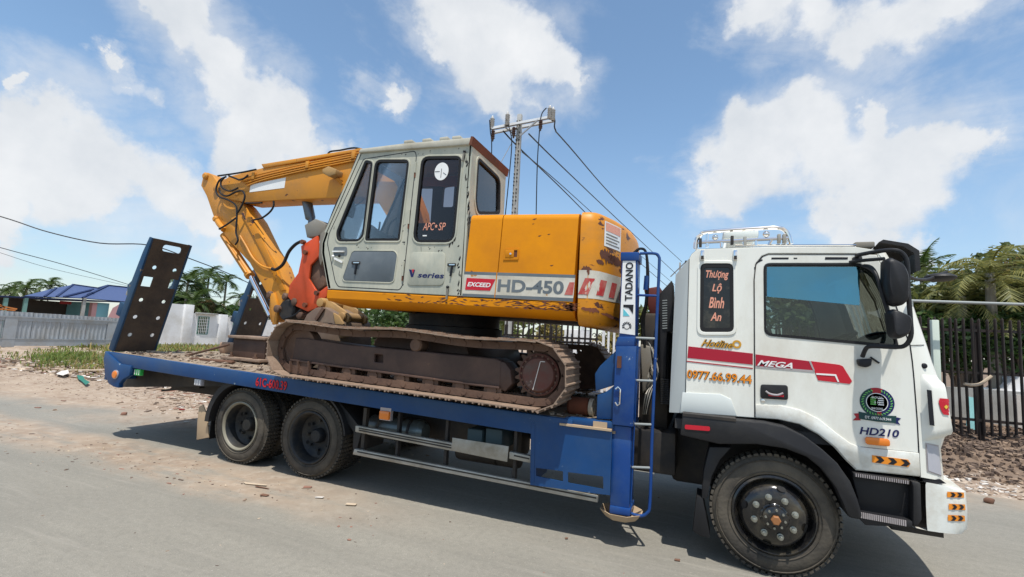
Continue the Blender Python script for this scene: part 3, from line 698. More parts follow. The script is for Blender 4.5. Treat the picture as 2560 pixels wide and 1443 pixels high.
for wv in (w1, w2):
    (ya, za), (yb, _), (_, zb), _2 = wv[0], wv[1], wv[2], wv[3]
    fr = MB(); 
    for s0, s1 in (((ya, za), (yb, za)), ((ya, zb), (yb, zb)), ((ya, za), (ya, zb)), ((yb, za), (yb, zb))): fr.beam((WX + .09, s0[0], s0[1]), (WX + .09, s1[0], s1[1]), .05, .05)
    fo2 = fr.build('window_grille', 'post_green', ww)
    for k in range(1, 6): 
        yy = ya + (yb - ya) * k / 6; MB().beam((WX + .09, yy, za), (WX + .09, yy, zb), .028, .028).build('grille_bar', 'sticker_white', fo2)
    for k in range(1, 6):
        zz = za + (zb - za) * k / 6; MB().beam((WX + .092, ya, zz), (WX + .092, yb, zz), .028, .028).build('grille_bar', 'sticker_white', fo2)
MB().box(WX - 1.2, WX - 1.1, wy(480), wy(640), .0, 2.2).build('back_wall', 'leaf_bush', ww)
# house with blue sheet roof
HX = -34.0
hs = thing('house', 'low house with blue metal hip roof and dark open carport', 'house', (HX, 10, 0))
def hp(px, py, dx=0): return SX(px, py, HX + dx)
e0, e1, e2 = hp(-10, 738), hp(95, 741), hp(310, 754)
r0, r1, r2, r3, r4 = hp(140, 720, -2), hp(182, 712, -3), hp(245, 721, -2.2), hp(270, 714, -3), hp(318, 719, -3)
rt = MB()
eav = [hp(-30, 738), hp(60, 739), hp(110, 742), hp(140, 742.5), hp(207, 745), hp(250, 748), hp(330, 755)]
def roof_face(pts, name='roof_sheet'): return MB().add([tuple(p) for p in pts] + [(p.x - .05, p.y, p.z - .05) for p in pts], [tuple(range(len(pts))), tuple(range(2 * len(pts) - 1, len(pts) - 1, -1))] + [(i, (i + 1) % len(pts), len(pts) + (i + 1) % len(pts), len(pts) + i) for i in range(len(pts))])
rf_ = roof_face([hp(60, 740), hp(110, 742), r0, hp(130, 722, -1.5)]).build('roof_sheet', 'roof_blue', hs, smooth=0)
for f in ([hp(110, 742), hp(140, 742.5), r1, r0], [hp(140, 742.5), hp(205, 745), r2, r1], [hp(158, 743), hp(205, 745), hp(233, 724, -1)], [hp(205, 745), hp(330, 755), r4, r3, r2]):
    roof_face(f).build('roof_sheet', 'roof_blue', hs, smooth=0)
for a_, b_ in ((hp(110, 742), r0), (hp(140, 742.5), r1), (r1, r2), (hp(205, 745), r3), (r3, r4), (hp(158, 743), hp(233, 724, -1)), (r2, r3)):
    MB().beam(a_ + Vector((.05, 0, .03)), b_ + Vector((.05, 0, .03)), .10, .06).build('ridge_cap', 'roof_ridge', hs)
MB().add([tuple(hp(-60, 736)), tuple(hp(340, 755.5)), tuple(hp(340, 758.5)), tuple(hp(-60, 741))], [(0, 1, 2, 3)]).build('eave_board', 'roof_ridge', hs, smooth=0)
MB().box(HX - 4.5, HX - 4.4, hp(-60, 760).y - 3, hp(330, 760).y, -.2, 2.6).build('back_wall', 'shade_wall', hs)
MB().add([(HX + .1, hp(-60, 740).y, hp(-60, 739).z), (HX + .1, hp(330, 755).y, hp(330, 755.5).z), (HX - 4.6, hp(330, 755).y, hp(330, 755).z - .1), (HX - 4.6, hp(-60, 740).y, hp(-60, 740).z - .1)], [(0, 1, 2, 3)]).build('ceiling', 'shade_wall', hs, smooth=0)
a_, b_ = hp(252, 755), hp(283, 755); MB().box(HX - 4, HX - .4, a_.y, b_.y, -.2, a_.z - .05).build('wall', 'wall_cyan', hs)
a_, b_ = hp(240, 755), hp(252, 755); MB().box(HX - .7, HX - .35, a_.y, b_.y, -.2, a_.z - .05).build('wall', 'wall_pink', hs)
MB().add([tuple(hp(268, 797, .3)), tuple(hp(282, 770, .3)), tuple(hp(305, 757, .3)), tuple(hp(320, 760, .3)), tuple(hp(320, 800, .3))], [(0, 1, 2, 3, 4)]).build('gable', 'wall_pink', hs, smooth=0)
for px in (16, 66, 212): 
    p = hp(px, 745); MB().box(HX - .1, HX + .05, p.y - .09, p.y + .09, -.2, p.z).build('post', 'post_green' if px < 100 else 'concrete', hs)
p = hp(193, 758); MB().box(HX - 1.4, HX - 1.3, p.y - .3, p.y + .3, p.z - .1, p.z + .1).build('sign', 'red_scrap', hs)
of = MB(); 
for a_, b_ in (((-10, 763), (42, 773)), ((-10, 772), (38, 776)), ((10, 767), (8, 776)), ((-10, 758), (14, 770))): of.beam(SX(*a_, -29), SX(*b_, -29), .07, .07)
solo(of, 'barrier', ['orange_frame'], 'orange painted steel barrier showing above the sheet fence at far left', 'barrier')

# ================================================================== palms and trees
def frond(mb, base, az, el, L_, droop, rr, mi=0, wd=.5, n=14, lw=.055):
    """a feather leaf: arched rib with paired leaflets"""
    d = Vector((math.cos(az), math.sin(az), 0)); pts = []; e = el; p = Vector(base); st = L_ / n
    for k in range(n + 1):
        pts.append(p.copy()); p = p + (d * math.cos(e) + Vector((0, 0, math.sin(e)))) * st; e -= droop / n
    side0 = Vector((-math.sin(az), math.cos(az), 0))
    for k in range(1, n + 1):
        t = k / n; q = pts[k]; dr_ = (pts[k] - pts[k - 1]).normalized(); l = wd * (math.sin(math.pi * min(1, t * .92 + .06)) ** .6) * rr.uniform(.8, 1.1)
        up = side0.cross(dr_)
        for s in (-1, 1):
            for j in ((0, .5) if lw > .04 else (0, .33, .66)):
                qq = q + dr_ * st * j
                tip = qq + side0 * s * l * .8 + dr_ * l * .55 + Vector((0, 0, -l * rr.uniform(.15, .55)))
                w_ = dr_ * (lw * L_ / 2.2)
                mb.add([qq - w_, qq + w_, tip], [(0, 1, 2)], mi)
    mb.tube(pts[::3] + [pts[-1]], [.025 * L_ / 2] * (len(pts[::3])) + [.004], 4, mi, caps=False)
def palm(loc, h, L_, nf, label, cat='palm', leafm='leaf_palm', trunk_r=.09, group=None, seed=0, lean=(0, 0), wd=.5, name='palm_tree', shaft=False, el0=1.35, droop=(1.5, 2.6), lw=.055):
    rr = random.Random(seed); t = thing(name, label, cat, loc, group); x, y, z = loc
    pts = [Vector((x + lean[0] * (k / 8) ** 1.6, y + lean[1] * (k / 8) ** 1.6, z - .2 + (h + .2) * k / 8)) for k in range(9)]
    MB().tube(pts, [trunk_r * (1.25 - .45 * k / 8) for k in range(9)], 9).build('trunk', 'palm_trunk', t)
    top = pts[-1]
    mb = MB()
    if shaft: mb.tube([top, top + Vector((0, 0, L_ * .4))], [trunk_r * .9, trunk_r * .5], 8); top = top + Vector((0, 0, L_ * .35))
    for k in range(nf):
        a = k * 2.4 + rr.uniform(-.2, .2); e = el0 - 1.35 * (k / nf) + rr.uniform(-.12, .12)
        frond(mb, top + Vector((0, 0, -.02 * k)), a, e, L_ * rr.uniform(.82, 1.1), rr.uniform(*droop), rr, 0, wd, 14, lw)
    mb.build('crown', leafm, t, smooth=0, fix=False); return t
def onray(px, py, dist, z=None):
    p = SD(px, py, dist); return p
def palm_at(px, py_top, dist, L_, nf, label, seed, **kw):
    """stands where the crown is seen, at a real distance"""
    p = SD(px, py_top, dist); return palm((p.x, p.y, 0), p.z, L_, nf, label, seed=seed, **kw)
gp1 = 'areca palms behind the white wall'
palm_at(497, 735, 40, 1.9, 14, 'bushy palm left of the tall pair, behind the first wall bay', 1, group=gp1, wd=.75)
palm_at(521, 706, 42, 1.8, 13, 'tallest palm behind the wall, above its barred window', 2, group=gp1, wd=.75, shaft=True)
palm_at(565, 716, 41, 1.45, 11, 'lone slender palm right of the barred window', 3, group=gp1, wd=.7, shaft=True)
palm_at(470, 705, 38, 2.4, 14, 'palm half hidden by the near ramp', 4, group=gp1, wd=.75)
palm_at(484, 758, 36, 2.3, 14, 'low palm just above the wall top beside the near ramp', 6, group=gp1, wd=.7)
palm_at(545, 772, 37, 1.3, 12, 'short palm over the wall under the slender one', 7, group=gp1, wd=.7)
palm_at(517, 765, 37, 1.8, 12, 'drying grey brown palm with drooping leaves over the wall window', 8, group=gp1, leafm='leaf_dry', droop=(2.5, 3.4), wd=.6)
palm_at(605, 745, 45, 1.6, 12, 'faint far palm beside the far ramp', 9, group=gp1, wd=.6)
gp2 = 'far palms behind the house'
palm_at(68, 722, 75, 3.4, 14, 'far palm standing tallest over the house carport', 10, group=gp2, wd=1.0)
palm_at(125, 715, 75, 3.0, 14, 'far palm showing over the blue roof end', 11, group=gp2, wd=1.0)
palm_at(32, 728, 80, 3.2, 14, 'far palm left of the tallest one', 12, group=gp2, wd=1.0)
palm_at(13, 733, 80, 2.6, 12, 'leftmost far palm at the picture edge', 13, group=gp2, wd=.9)
palm_at(590, 788, 39, 1.6, 10, 'broad leaved low palm behind the second wall window', 14, group=gp1, leafm='leaf_banana', wd=.7)
# broad trees and bushes
def leafy(loc, rx, ry, rz, n, label, cat, name, mat, trunk_h, seed, size=.16, group=None, base=0, blobs=9):
    rr = random.Random(seed); t = thing(name, label, cat, (loc[0], loc[1], base), group); c = Vector((loc[0], loc[1], loc[2]))
    tr = MB(); tr.tube([(loc[0], loc[1], base - .1), (loc[0] + .1, loc[1], base + trunk_h * .6), (loc[0], loc[1], loc[2])], [.16, .12, .05], 8)
    cl = []
    for k in range(blobs):
        a, e = rr.uniform(0, 6.28), rr.uniform(-.8, 1.2); q = c + Vector((rx * .62 * math.cos(a) * math.cos(e), ry * .62 * math.sin(a) * math.cos(e), rz * .62 * math.sin(e))); cl.append((q, rr.uniform(.35, .6)))
        tr.tube([(loc[0], loc[1], base + trunk_h * .6), tuple((c + q) / 2 + Vector((0, 0, -.2))), tuple(q)], [.06, .035, .012], 5)
    tr.build('trunk', 'bark', t)
    mb = MB()
    for k in range(n):
        q, r_ = rr.choice(cl); v = Vector((rr.gauss(0, 1), rr.gauss(0, 1), rr.gauss(0, 1))).normalized() * rr.uniform(.55, 1.05)
        p = q + Vector((v.x * rx * r_, v.y * ry * r_, v.z * rz * r_)); s = size * rr.uniform(.6, 1.3)
        u = Vector((rr.gauss(0, 1), rr.gauss(0, 1), rr.gauss(0, .6))).normalized(); w_ = u.orthogonal().normalized(); w_ = (w_ * math.cos(k) + u.cross(w_) * math.sin(k))
        mb.add([p - u * s, p + w_ * s * .42 - u * s * .1, p + u * s, p - w_ * s * .42 - u * s * .1], [(0, 1, 2, 3)])
    mb.build('crown', mat, t, smooth=0, fix=False); return t
gt = 'trees behind the right fence'
def tree_at(px, py, dist, *a, **k):
    p = SD(px, py, dist); return leafy((p.x, p.y, p.z), *a, **k)
tree_at(2400, 772, 14, 1.7, 1.6, 1.25, 4600, 'dense dull green tree filling the middle behind the black fence', 'tree', 'broad_tree', 'leaf_tree', 2.2, 31, size=.13, group=gt, blobs=12)
tree_at(2560, 742, 13.5, 1.5, 1.5, 1.4, 4200, 'dark leafy tree at the right picture edge', 'tree', 'broad_tree', 'leaf_tree', 2.2, 32, size=.13, group=gt, blobs=12)
tree_at(2300, 775, 15, 1.2, 1.2, 1.0, 2600, 'low bushy tree just beyond the cab front', 'tree', 'broad_tree', 'leaf_tree', 1.6, 33, size=.12, group=gt)
tree_at(2490, 750, 14.2, 1.3, 1.2, 1.3, 3200, 'brown drying tree between the two green ones', 'tree', 'broad_tree', 'leaf_dry', 2.0, 34, size=.12, group=gt)
tree_at(2400, 865, 12.6, 1.9, .7, .95, 3600, 'green shrub close behind the pales', 'shrub', 'shrub', 'leaf_bush', .8, 35, size=.10, group=gt)
tree_at(2540, 860, 12.0, 1.2, .7, .95, 2600, 'green shrub behind the pales at the right edge', 'shrub', 'shrub', 'leaf_bush', .8, 36, size=.10, group=gt)
tree_at(2650, 800, 13, 1.5, 1.4, 1.4, 2200, 'leafy tree mostly outside the right edge', 'tree', 'broad_tree', 'leaf_tree', 2.0, 37, size=.13, group=gt)
for k, (px, lab) in enumerate(((1960, 'dark tree seen low through the cab window, left part'), (2080, 'dark tree seen low through the cab window, middle part'), (2190, 'dark tree seen low through the cab window, right part'))):
    tree_at(px, 800, 15, 1.5, 1.3, 1.0, 1700, lab, 'tree', 'broad_tree', 'leaf_tree', 1.2, 70 + k, size=.14, group=gt)
palm_at(2474, 682, 12.3, 1.45, 17, 'coconut palm with arching yellow green leaves over the black fence', 41, lw=.024, leafm='leaf_coco', group=gt, wd=.42, trunk_r=.12, droop=(1.6, 2.6), el0=1.5)
palm_at(2405, 742, 12.8, 1.3, 13, 'smaller coconut palm leaning towards the cab, over the pipe rail', 42, lw=.024, leafm='leaf_coco', group=gt, wd=.40, trunk_r=.11, droop=(1.8, 2.8))
palm_at(2590, 720, 12.4, 1.3, 12, 'coconut palm at the right picture edge', 43, lw=.024, leafm='leaf_coco', group=gt, wd=.40, trunk_r=.11)
palm_at(2304, 668, 20, 1.3, 12, 'small dark palm seen between visor and front mirror', 44, leafm='leaf_palm', group=gt, wd=.5, el0=1.5, droop=(.7, 1.4))
palm_at(2540, 790, 12.2, 1.1, 10, 'low coconut palm whose leaves hang behind the fence', 45, lw=.024, leafm='leaf_coco', group=gt, wd=.38)
# green seen under the excavator body
tree_at(500, 790, 39, 1.7, 1.4, 1.1, 1500, 'leafy bush over the wall below the bushy palm', 'bush', 'bush', 'leaf_bush', .8, 81, size=.26, group='bushes behind the white wall')
tree_at(575, 792, 39, 1.6, 1.4, .95, 1300, 'leafy bush over the wall below the lone slender palm', 'bush', 'bush', 'leaf_bush', .8, 82, size=.26, group='bushes behind the white wall')
tree_at(455, 775, 39, 1.5, 1.4, 1.5, 1300, 'tall leafy bush beside the near ramp', 'bush', 'bush', 'leaf_bush', .8, 83, size=.26, group='bushes behind the white wall')
gb = 'greenery beyond the road seen under the excavator'
tree_at(1000, 800, 22, 1.6, 1.2, .95, 1500, 'round green bush seen between track and excavator body', 'bush', 'bush', 'leaf_bush', .8, 51, size=.16, group=gb)
tree_at(930, 830, 24, 1.4, 1.2, .8, 1000, 'green bush left of the round one, over the near track', 'bush', 'bush', 'leaf_bush', .6, 52, size=.16, group=gb)
tree_at(1385, 845, 30, 1.5, 1.2, .9, 900, 'yellow green bush seen through the black pales under the counterweight', 'bush', 'bush', 'leaf_weed', .8, 53, size=.2, group=gb)
tree_at(1540, 880, 16, .9, .8, .7, 800, 'yellowish bush behind the white gate', 'bush', 'bush', 'leaf_weed', .6, 54, size=.12, group=gb)
for k, (px, py, d_) in enumerate(((1700, 800, 40), (1250, 790, 45), (880, 790, 60), (700, 770, 60))):
    tree_at(px, py + 20, d_, 5, 4, 2.6, 900, ('far tree behind the cab', 'far tree behind the slew ring', 'far tree behind the bucket', 'far tree behind the breaker')[k], 'tree', 'broad_tree', 'leaf_tree', 2, 60 + k, size=.5, group='far trees')

# ================================================================== right and middle fence
FY = 7.4
pf = thing('palisade_fence', 'long black steel palisade fence along the far side of the road', 'fence', (5, FY, 0))
pale0 = None
ztop, zlow = 2.62, .38
PM = MB()
def pale_mesh():
    mb = MB(); s = .024
    prof = [(-s, .012), (-s * .3, -.012), (s * .3, -.012), (s, .012)]
    rows = [[(x, y, z) for x, y in prof] for z in (0, 2.15)]
    mb.loft(rows); mb.add([(-s, .012, 2.15), (-s * .3, -.012, 2.15), (s * .3, -.012, 2.15), (s, .012, 2.15), (0, 0, 2.19)], [(0, 1, 4), (1, 2, 4), (2, 3, 4)])
    mb.loft([[(x, y + .006, z) for x, y in prof] for z in (2.15, 0)])
    me = bpy.data.meshes.new('pale'); me.from_pydata(mb.v, [], mb.f); me.materials.append(MATS['fence_black']); me.update(); return me
PALE = pale_mesh()
rr = random.Random(8)
def pale(x, z0=.36):
    o = bpy.data.objects.new('pale', PALE); COL.objects.link(o); o.parent = pf; o.location = (x - 5, rr.uniform(-.006, .006), z0 + rr.uniform(-.02, .02)); o.rotation_euler = (0, rr.uniform(-.008, .008), 0)
x = 8.35
while x < 12.6: pale(x); x += .112
x = 4.4
while x < 8.3: pale(x, .1); x += .150
x = .2
while x < 2.62: pale(x, -.02); x += .150
MB().box(8.3, 12.7, FY + .02, FY + .05, .60, .65).build('rail', 'fence_black', pf); MB().box(8.3, 12.7, FY + .02, FY + .05, 2.28, 2.33).build('rail', 'fence_black', pf)
MB().box(4.3, 8.3, FY + .02, FY + .05, .45, .50).build('rail', 'fence_black', pf); MB().box(4.3, 8.3, FY + .02, FY + .05, 2.0, 2.05).build('rail', 'fence_black', pf)
MB().box(8.3, 12.7, FY + .02, FY + .05, 1.48, 1.52).build('rail', 'fence_black', pf)
MB().box(0.1, 2.65, FY + .02, FY + .05, .45, .50).build('rail', 'fence_black', pf); MB().box(.1, 2.65, FY + .02, FY + .05, 1.75, 1.80).build('rail', 'fence_black', pf)
for xx in (8.35, 9.9, 11.4): MB().box(xx - .035, xx + .035, FY + .05, FY + .12, .1, 2.45).build('post', 'fence_black', pf)
for xx in (.15, 1.4): MB().box(xx - .035, xx + .035, FY + .05, FY + .12, -.1, 2.05).build('post', 'fence_black', pf)
br = MB(); br.tube(spline([SY(2411, 960, FY - .12), SY(2430, 963, FY - .1), SY(2450, 960, FY - .1), SY(2468, 948, FY - .1), SY(2479, 940, FY - .1)], 4), .028, 7); solo(br, 'branch', ['wood_pale'], 'bare crooked branch caught across the black pales', 'branch')
pp = MB(); a_, b_ = SY(2270, 752, FY - .6), SY(2640, 764, FY - .6); pp.tube([a_, b_], .027, 10); po_ = pp
for xx in (a_.x + .05, b_.x - .1): pp.tube([(xx, a_.y, 0), (xx, a_.y, a_.z)], .03, 8)
solo(pp, 'pipe_rail', ['pipe_grey'], 'pale grey pipe running level in front of the trees above the fence', 'pipe')
a_, b_ = SY(2338, 800, FY - .35), SY(2350, 960, FY - .35); mb = MB(); mb.box(a_.x - .05, a_.x + .06, FY - .35, FY - .24, .05, a_.z); solo(mb, 'concrete_post', ['post_pale'], 'pale greenish concrete post beside the cab front before the pales', 'post', bevel=.01)
# things behind the right fence
mb = MB(); mb.box(9.3, 11.2, FY + 1.4, FY + 1.5, .1, 1.15); solo(mb, 'block_wall', ['concrete'], 'low grey block wall behind the black pales', 'wall')
for k, (x, w_) in enumerate(((9.1, .28), (10.9, .22), (11.5, .3))):
    mb = MB(); mb.box(x, x + w_, FY + 1.1, FY + 1.16, .2, 1.05 + .05 * k); solo(mb, 'board', ['chalk'], ('pale upright board behind the pales nearest the cab', 'pale upright board right of the teal sheet', 'pale upright board at the right edge behind the pales')[k], 'board', 'boards behind the fence')
mb = MB(); mb.add([(9.95, FY + .75, .35), (10.25, FY + .8, .3), (10.35, FY + 1.0, .95), (10.1, FY + 1.0, 1.0)] + [(9.95, FY + .78, .35), (10.25, FY + .83, .3), (10.35, FY + 1.03, .95), (10.1, FY + 1.03, 1.0)], [(0, 1, 2, 3), (7, 6, 5, 4), (0, 4, 5, 1), (1, 5, 6, 2), (2, 6, 7, 3), (3, 7, 4, 0)])
solo(mb, 'teal_sheet', ['tarp_teal'], 'bent teal sheet leaning behind the black pales', 'sheet')
# white gate pier and ornamental gate behind the sprocket
gx0, gx1 = SY(1415, 845, FY + .3).x, SY(1448, 845, FY + .3).x
mb = MB(); mb.box(gx0, gx1, FY + .1, FY + .5, -.1, 2.0); solo(mb, 'gate_pier', ['wall_white'], 'plain white gate pier seen under the counterweight', 'pier', bevel=.02)
gt_ = thing('ornate_gate', 'pale grey ornamental gate beside the white pier', 'gate', (SY(1480, 850, FY + .3).x, FY + .3, 0))
ga, gb_ = SY(1452, 850, FY + .3).x, SY(1560, 850, FY + .3).x
frm = MB(); 
for z in (.15, 2.05): frm.box(ga, gb_, FY + .28, FY + .33, z, z + .06)
for xx in (ga, ga + .22, ga + .55, gb_ - .06): frm.box(xx, xx + .06, FY + .28, FY + .33, .15, 2.05)
frm.build('gate_frame', 'wall_white', gt_)
MB().box(ga + .06, ga + .22, FY + .30, FY + .31, .2, 2.0).build('gate_panel', 'wall_white', gt_)
for k in range(8):
    zc = .4 + .21 * k
    for s_ in (-1, 1):
        cx = ga + .415 + s_ * .065; sp_ = [(cx + s_ * (.055 - .006 * j) * math.cos(j * .75), FY + .30, zc + (.075 - .008 * j) * math.sin(j * .75)) for j in range(9)]
        MB().tube(sp_, .011, 5).build('scroll', 'ink' if k % 2 else 'wall_white', gt_)
xx = ga + .68
while xx < gb_ - .1: MB().box(xx, xx + .05, FY + .29, FY + .32, .2, 2.02).build('gate_bar', 'wall_white', gt_); xx += .14
# parked white car far right behind the fence
cr_ = thing('parked_car', 'white car parked far behind the black pales at right edge', 'car', (12.6, 11.2, .3))
MB().prism([(11.6, .55), (13.9, .55), (13.9, 1.0), (13.5, 1.05), (13.2, 1.45), (12.2, 1.45), (11.9, 1.08), (11.6, 1.02)], 10.5, 12.0).build('body', 'car_white', cr_, bevel=.05)
MB().prism([(12.0, 1.08), (13.3, 1.08), (13.1, 1.38), (12.28, 1.38)], 10.49, 10.52).build('side_window', 'ink', cr_)
for x in (12.05, 13.4): MB().lathe([(.16, 0), (.28, .01), (.28, .18), (.16, .2)], (x, 10.5, .55), 'Y', 18).build('wheel', 'rubber', cr_)

# ================================================================== utility pole and cables
PD = 19.0
pt_, pb_ = SD(1300, 287, PD), SD(1291, 526, PD)
px_, py_ = pt_.x, pt_.y
up = thing('utility_pole', 'grey concrete utility pole with a slanting crossarm behind the excavator', 'utility pole', (px_, py_, 0))
H = pt_.z
mb = MB(); wv = .26; wt = .17
mb.loft([[(px_ + s * (wv + (wt - wv) * k / 6) * .5 * a_, py_ + (wv + (wt - wv) * k / 6) * .5 * b_, H * k / 6) for (a_, b_) in ((-1, -1), (1, -1), (1, 1), (-1, 1)) for s in (1,)] for k in range(7)], True)
mb.add([(px_ - wt / 2, py_ - wt / 2, H), (px_ + wt / 2, py_ - wt / 2, H), (px_ + wt / 2, py_ + wt / 2, H), (px_ - wt / 2, py_ + wt / 2, H)], [(0, 1, 2, 3)])
mb.build('shaft', 'concrete', up, bevel=.01)
for k in range(46):
    z = H - .35 - k * .155
    for s_ in (-1, 1):
        if (k * 7 + s_) % 5: MB().box(px_ + s_ * .06 - .016, px_ + s_ * .06 + .02, py_ - wv * .5 - .03 + .008 * (z / H) , py_ - .05, z, z + .045).build('step_hole', 'dark_steel', up)
ca, cb_ = SD(1228, 322, PD - .5), SD(1382, 292, PD - .5 + .6)
MB().beam(ca, cb_, .10, .10).build('crossarm', 'galv', up)
MB().beam(ca + Vector((0, .3, -.02)), cb_ + Vector((0, .3, -.02)), .10, .10).build('crossarm', 'galv', up)
for px, py in ((1262, 318), (1345, 300)): MB().beam(SD(px, py, PD - .45), Vector((px_, py_ - .1, SD(1298, 350, PD).z)), .05, .05).build('brace', 'galv', up)
ins = []
for px, py in ((1230, 318), (1268, 308), (1374, 292), (1382, 296)):
    b_ = SD(px, py, PD - .45); ins.append(b_)
    prof = [(.05, 0)]
    for k in range(6): prof += [(.10, .05 + k * .075), (.06, .075 + k * .075)]
    MB().lathe(prof + [(.05, .52), (.03, .56), (0, .56)], (b_.x, b_.y, b_.z - .1), 'Z', 12).build('insulator', 'insulator', up)
for px, py in ((1233, 326), (1285, 318), (1352, 300)):
    b_ = SD(px, py, PD - .5); prof = [(.04, 0)]
    for k in range(5): prof += [(.085, -.05 - k * .07), (.05, -.075 - k * .07)]
    MB().lathe(prof + [(.03, -.45), (0, -.45)], (b_.x, b_.y, b_.z), 'Z', 12).build('surge_arrester', 'insulator_brown', up)
def cable(pts, r, label, group='overhead cables', sag=True, n=6, mat='cable'):
    mb = MB(); mb.tube(spline(pts, n), r, 6); xs_, ys2, zs = zip(*mb.v)
    return solo(mb, 'cable', [mat], label, 'cable', group)
def SDm(px, py, d): return SD(px, py, d)
cable([SD(1224, 300, 18.5), SD(1226, 330, 18.5), SD(1229, 352, 18.5), SD(1229, 400, 18.5), SD(1229, 520, 18.5)], .022, 'black cable dropping from the left end of the crossarm')
cable([SD(1266, 298, 18.5), SD(1277, 335, 18.5), SD(1279, 370, 18.5), SD(1272, 450, 18.5), SD(1263, 540, 18.5)], .022, 'black cable dropping just left of the pole')
cable([SD(1366, 270, 18.5), SD(1353, 290, 18.5), SD(1347, 350, 18.5), SD(1343, 420, 18.5), SD(1340, 560, 18.5)], .022, 'black cable dropping from the right end of the crossarm')
cable([SD(1378, 275, 18.6), SD(1387, 300, 18.6), SD(1389, 326, 18.8), SD(1420, 363, 22), SD(1560, 520, 36), SD(1705, 655, 60)], .03, 'topmost cable running down right from the crossarm end')
cable([SD(1322, 335, 18.6), SD(1400, 412, 24), SD(1540, 545, 38), SD(1690, 685, 62)], .03, 'second cable running down right from the pole')
cable([SD(1258, 328, 18.6), SD(1300, 372, 20), SD(1400, 468, 27), SD(1540, 605, 42), SD(1690, 735, 64)], .03, 'third cable running down right past the pole')
cable([SD(1305, 380, 18.8), SD(1400, 460, 26), SD(1545, 590, 42), SD(1690, 715, 64)], .022, 'thin fourth cable close above the third')
cable([SD(1253, 405, 18.6), SD(1278, 360, 18.6)], .012, 'thin white stay wire slanting behind the cab roof', mat='rope')
cable([SD(-2600, -150, 15), SD(-1000, 270, 15.5), SD(-260, 470, 17), SD(0, 541, 18), SD(120, 580, 18.5), SD(250, 608, 19), SD(372, 613, 19.5), SD(470, 645, 22), SD(618, 706, 26), SD(760, 790, 32)], .022, 'long sagging cable crossing the near ramp top')
cable([SD(-2200, 60, 24), SD(-800, 400, 27), SD(-200, 560, 30), SD(0, 619, 32), SD(160, 662, 36), SD(310, 708, 42), SD(420, 742, 50)], .025, 'lower cable above the blue house roof')
cable([SD(-1800, 150, 34), SD(-600, 470, 38), SD(-100, 600, 40), SD(0, 632, 42), SD(130, 672, 46), SD(320, 715, 55)], .018, 'thin cable just under the lower one at far left')
cable([SD(530, 742, 36), SD(570, 743, 37), SD(640, 746, 38)], .02, 'short level cable between the palms')

# the next pole down the line, mostly hidden by the truck
p2_ = SD(1700, 668, 62.5)
np_ = thing('utility_pole', 'distant concrete pole at the far end of the cables behind the truck', 'utility pole', (p2_.x, p2_.y, 0))
MB().loft([[(p2_.x + a_ * (.17 - .06 * k), p2_.y + b_ * (.17 - .06 * k), (p2_.z + .6) * k) for a_, b_ in ((-1, -1), (1, -1), (1, 1), (-1, 1))] for k in (0, .5, 1)], True).build('shaft', 'concrete', np_)
MB().beam(SD(1688, 720, 62.5) + Vector((-.6, 0, 1.5)), SD(1706, 655, 61) + Vector((.4, 0, 0)), .12, .12).build('crossarm', 'galv', np_)
# ================================================================== flatbed truck
YC = 0.03                       # plane of the cab's near side
YM = 1.22                       # middle of the truck
WR = 0.45
XA, XB, XF = -0.2069, 0.8978, 5.5279
DM = -0.0287                    # the bed falls slightly towards the cab
def deckz(x): return 1.0546 + DM * (x - 2.0772)
truck = thing('flatbed_truck', 'white cab flatbed truck with blue bed carrying the yellow excavator', 'truck', (2.5, YM, 0))

def tyre_mesh(w=0.24):
    mb = MB()
    prof = [(0.285, 0.035), (0.30, 0.012), (0.335, 0.002), (0.385, 0.006), (0.415, 0.022), (0.432, 0.045), (0.441, 0.05), (0.4405, w - 0.05), (0.432, w - 0.045), (0.40, w - 0.01), (0.335, w), (0.29, w - 0.03)]
    mb.lathe(prof, (0, 0, 0), 'Y', 56)
    for k in range(58):
        a = 2 * math.pi * k / 58
        u, t = Vector((math.cos(a), 0, math.sin(a))), Vector((-math.sin(a), 0, math.cos(a)))
        for y, ww in ((0.052, 0.028), (0.098, 0.016), (w / 2 + .02, 0.016), (w - 0.052, 0.028)):
            mb.obox(u * 0.442 + Vector((0, y, 0)), u, t, (0, 1, 0), 0.010, 0.0155, ww * .8)
    for k in range(5):                               # raised rings on the side wall
        pass
    for rr in (0.318, 0.405):
        mb.lathe([(rr - .004, 0.006), (rr, -0.0015), (rr + .004, 0.006)], (0, 0, 0), 'Y', 56)
    return mb
def place(mb, c, flip=False):
    s = -1 if flip else 1
    mb.v = [(c[0] + x, c[1] + s * y, c[2] + z) for x, y, z in mb.v]; return mb
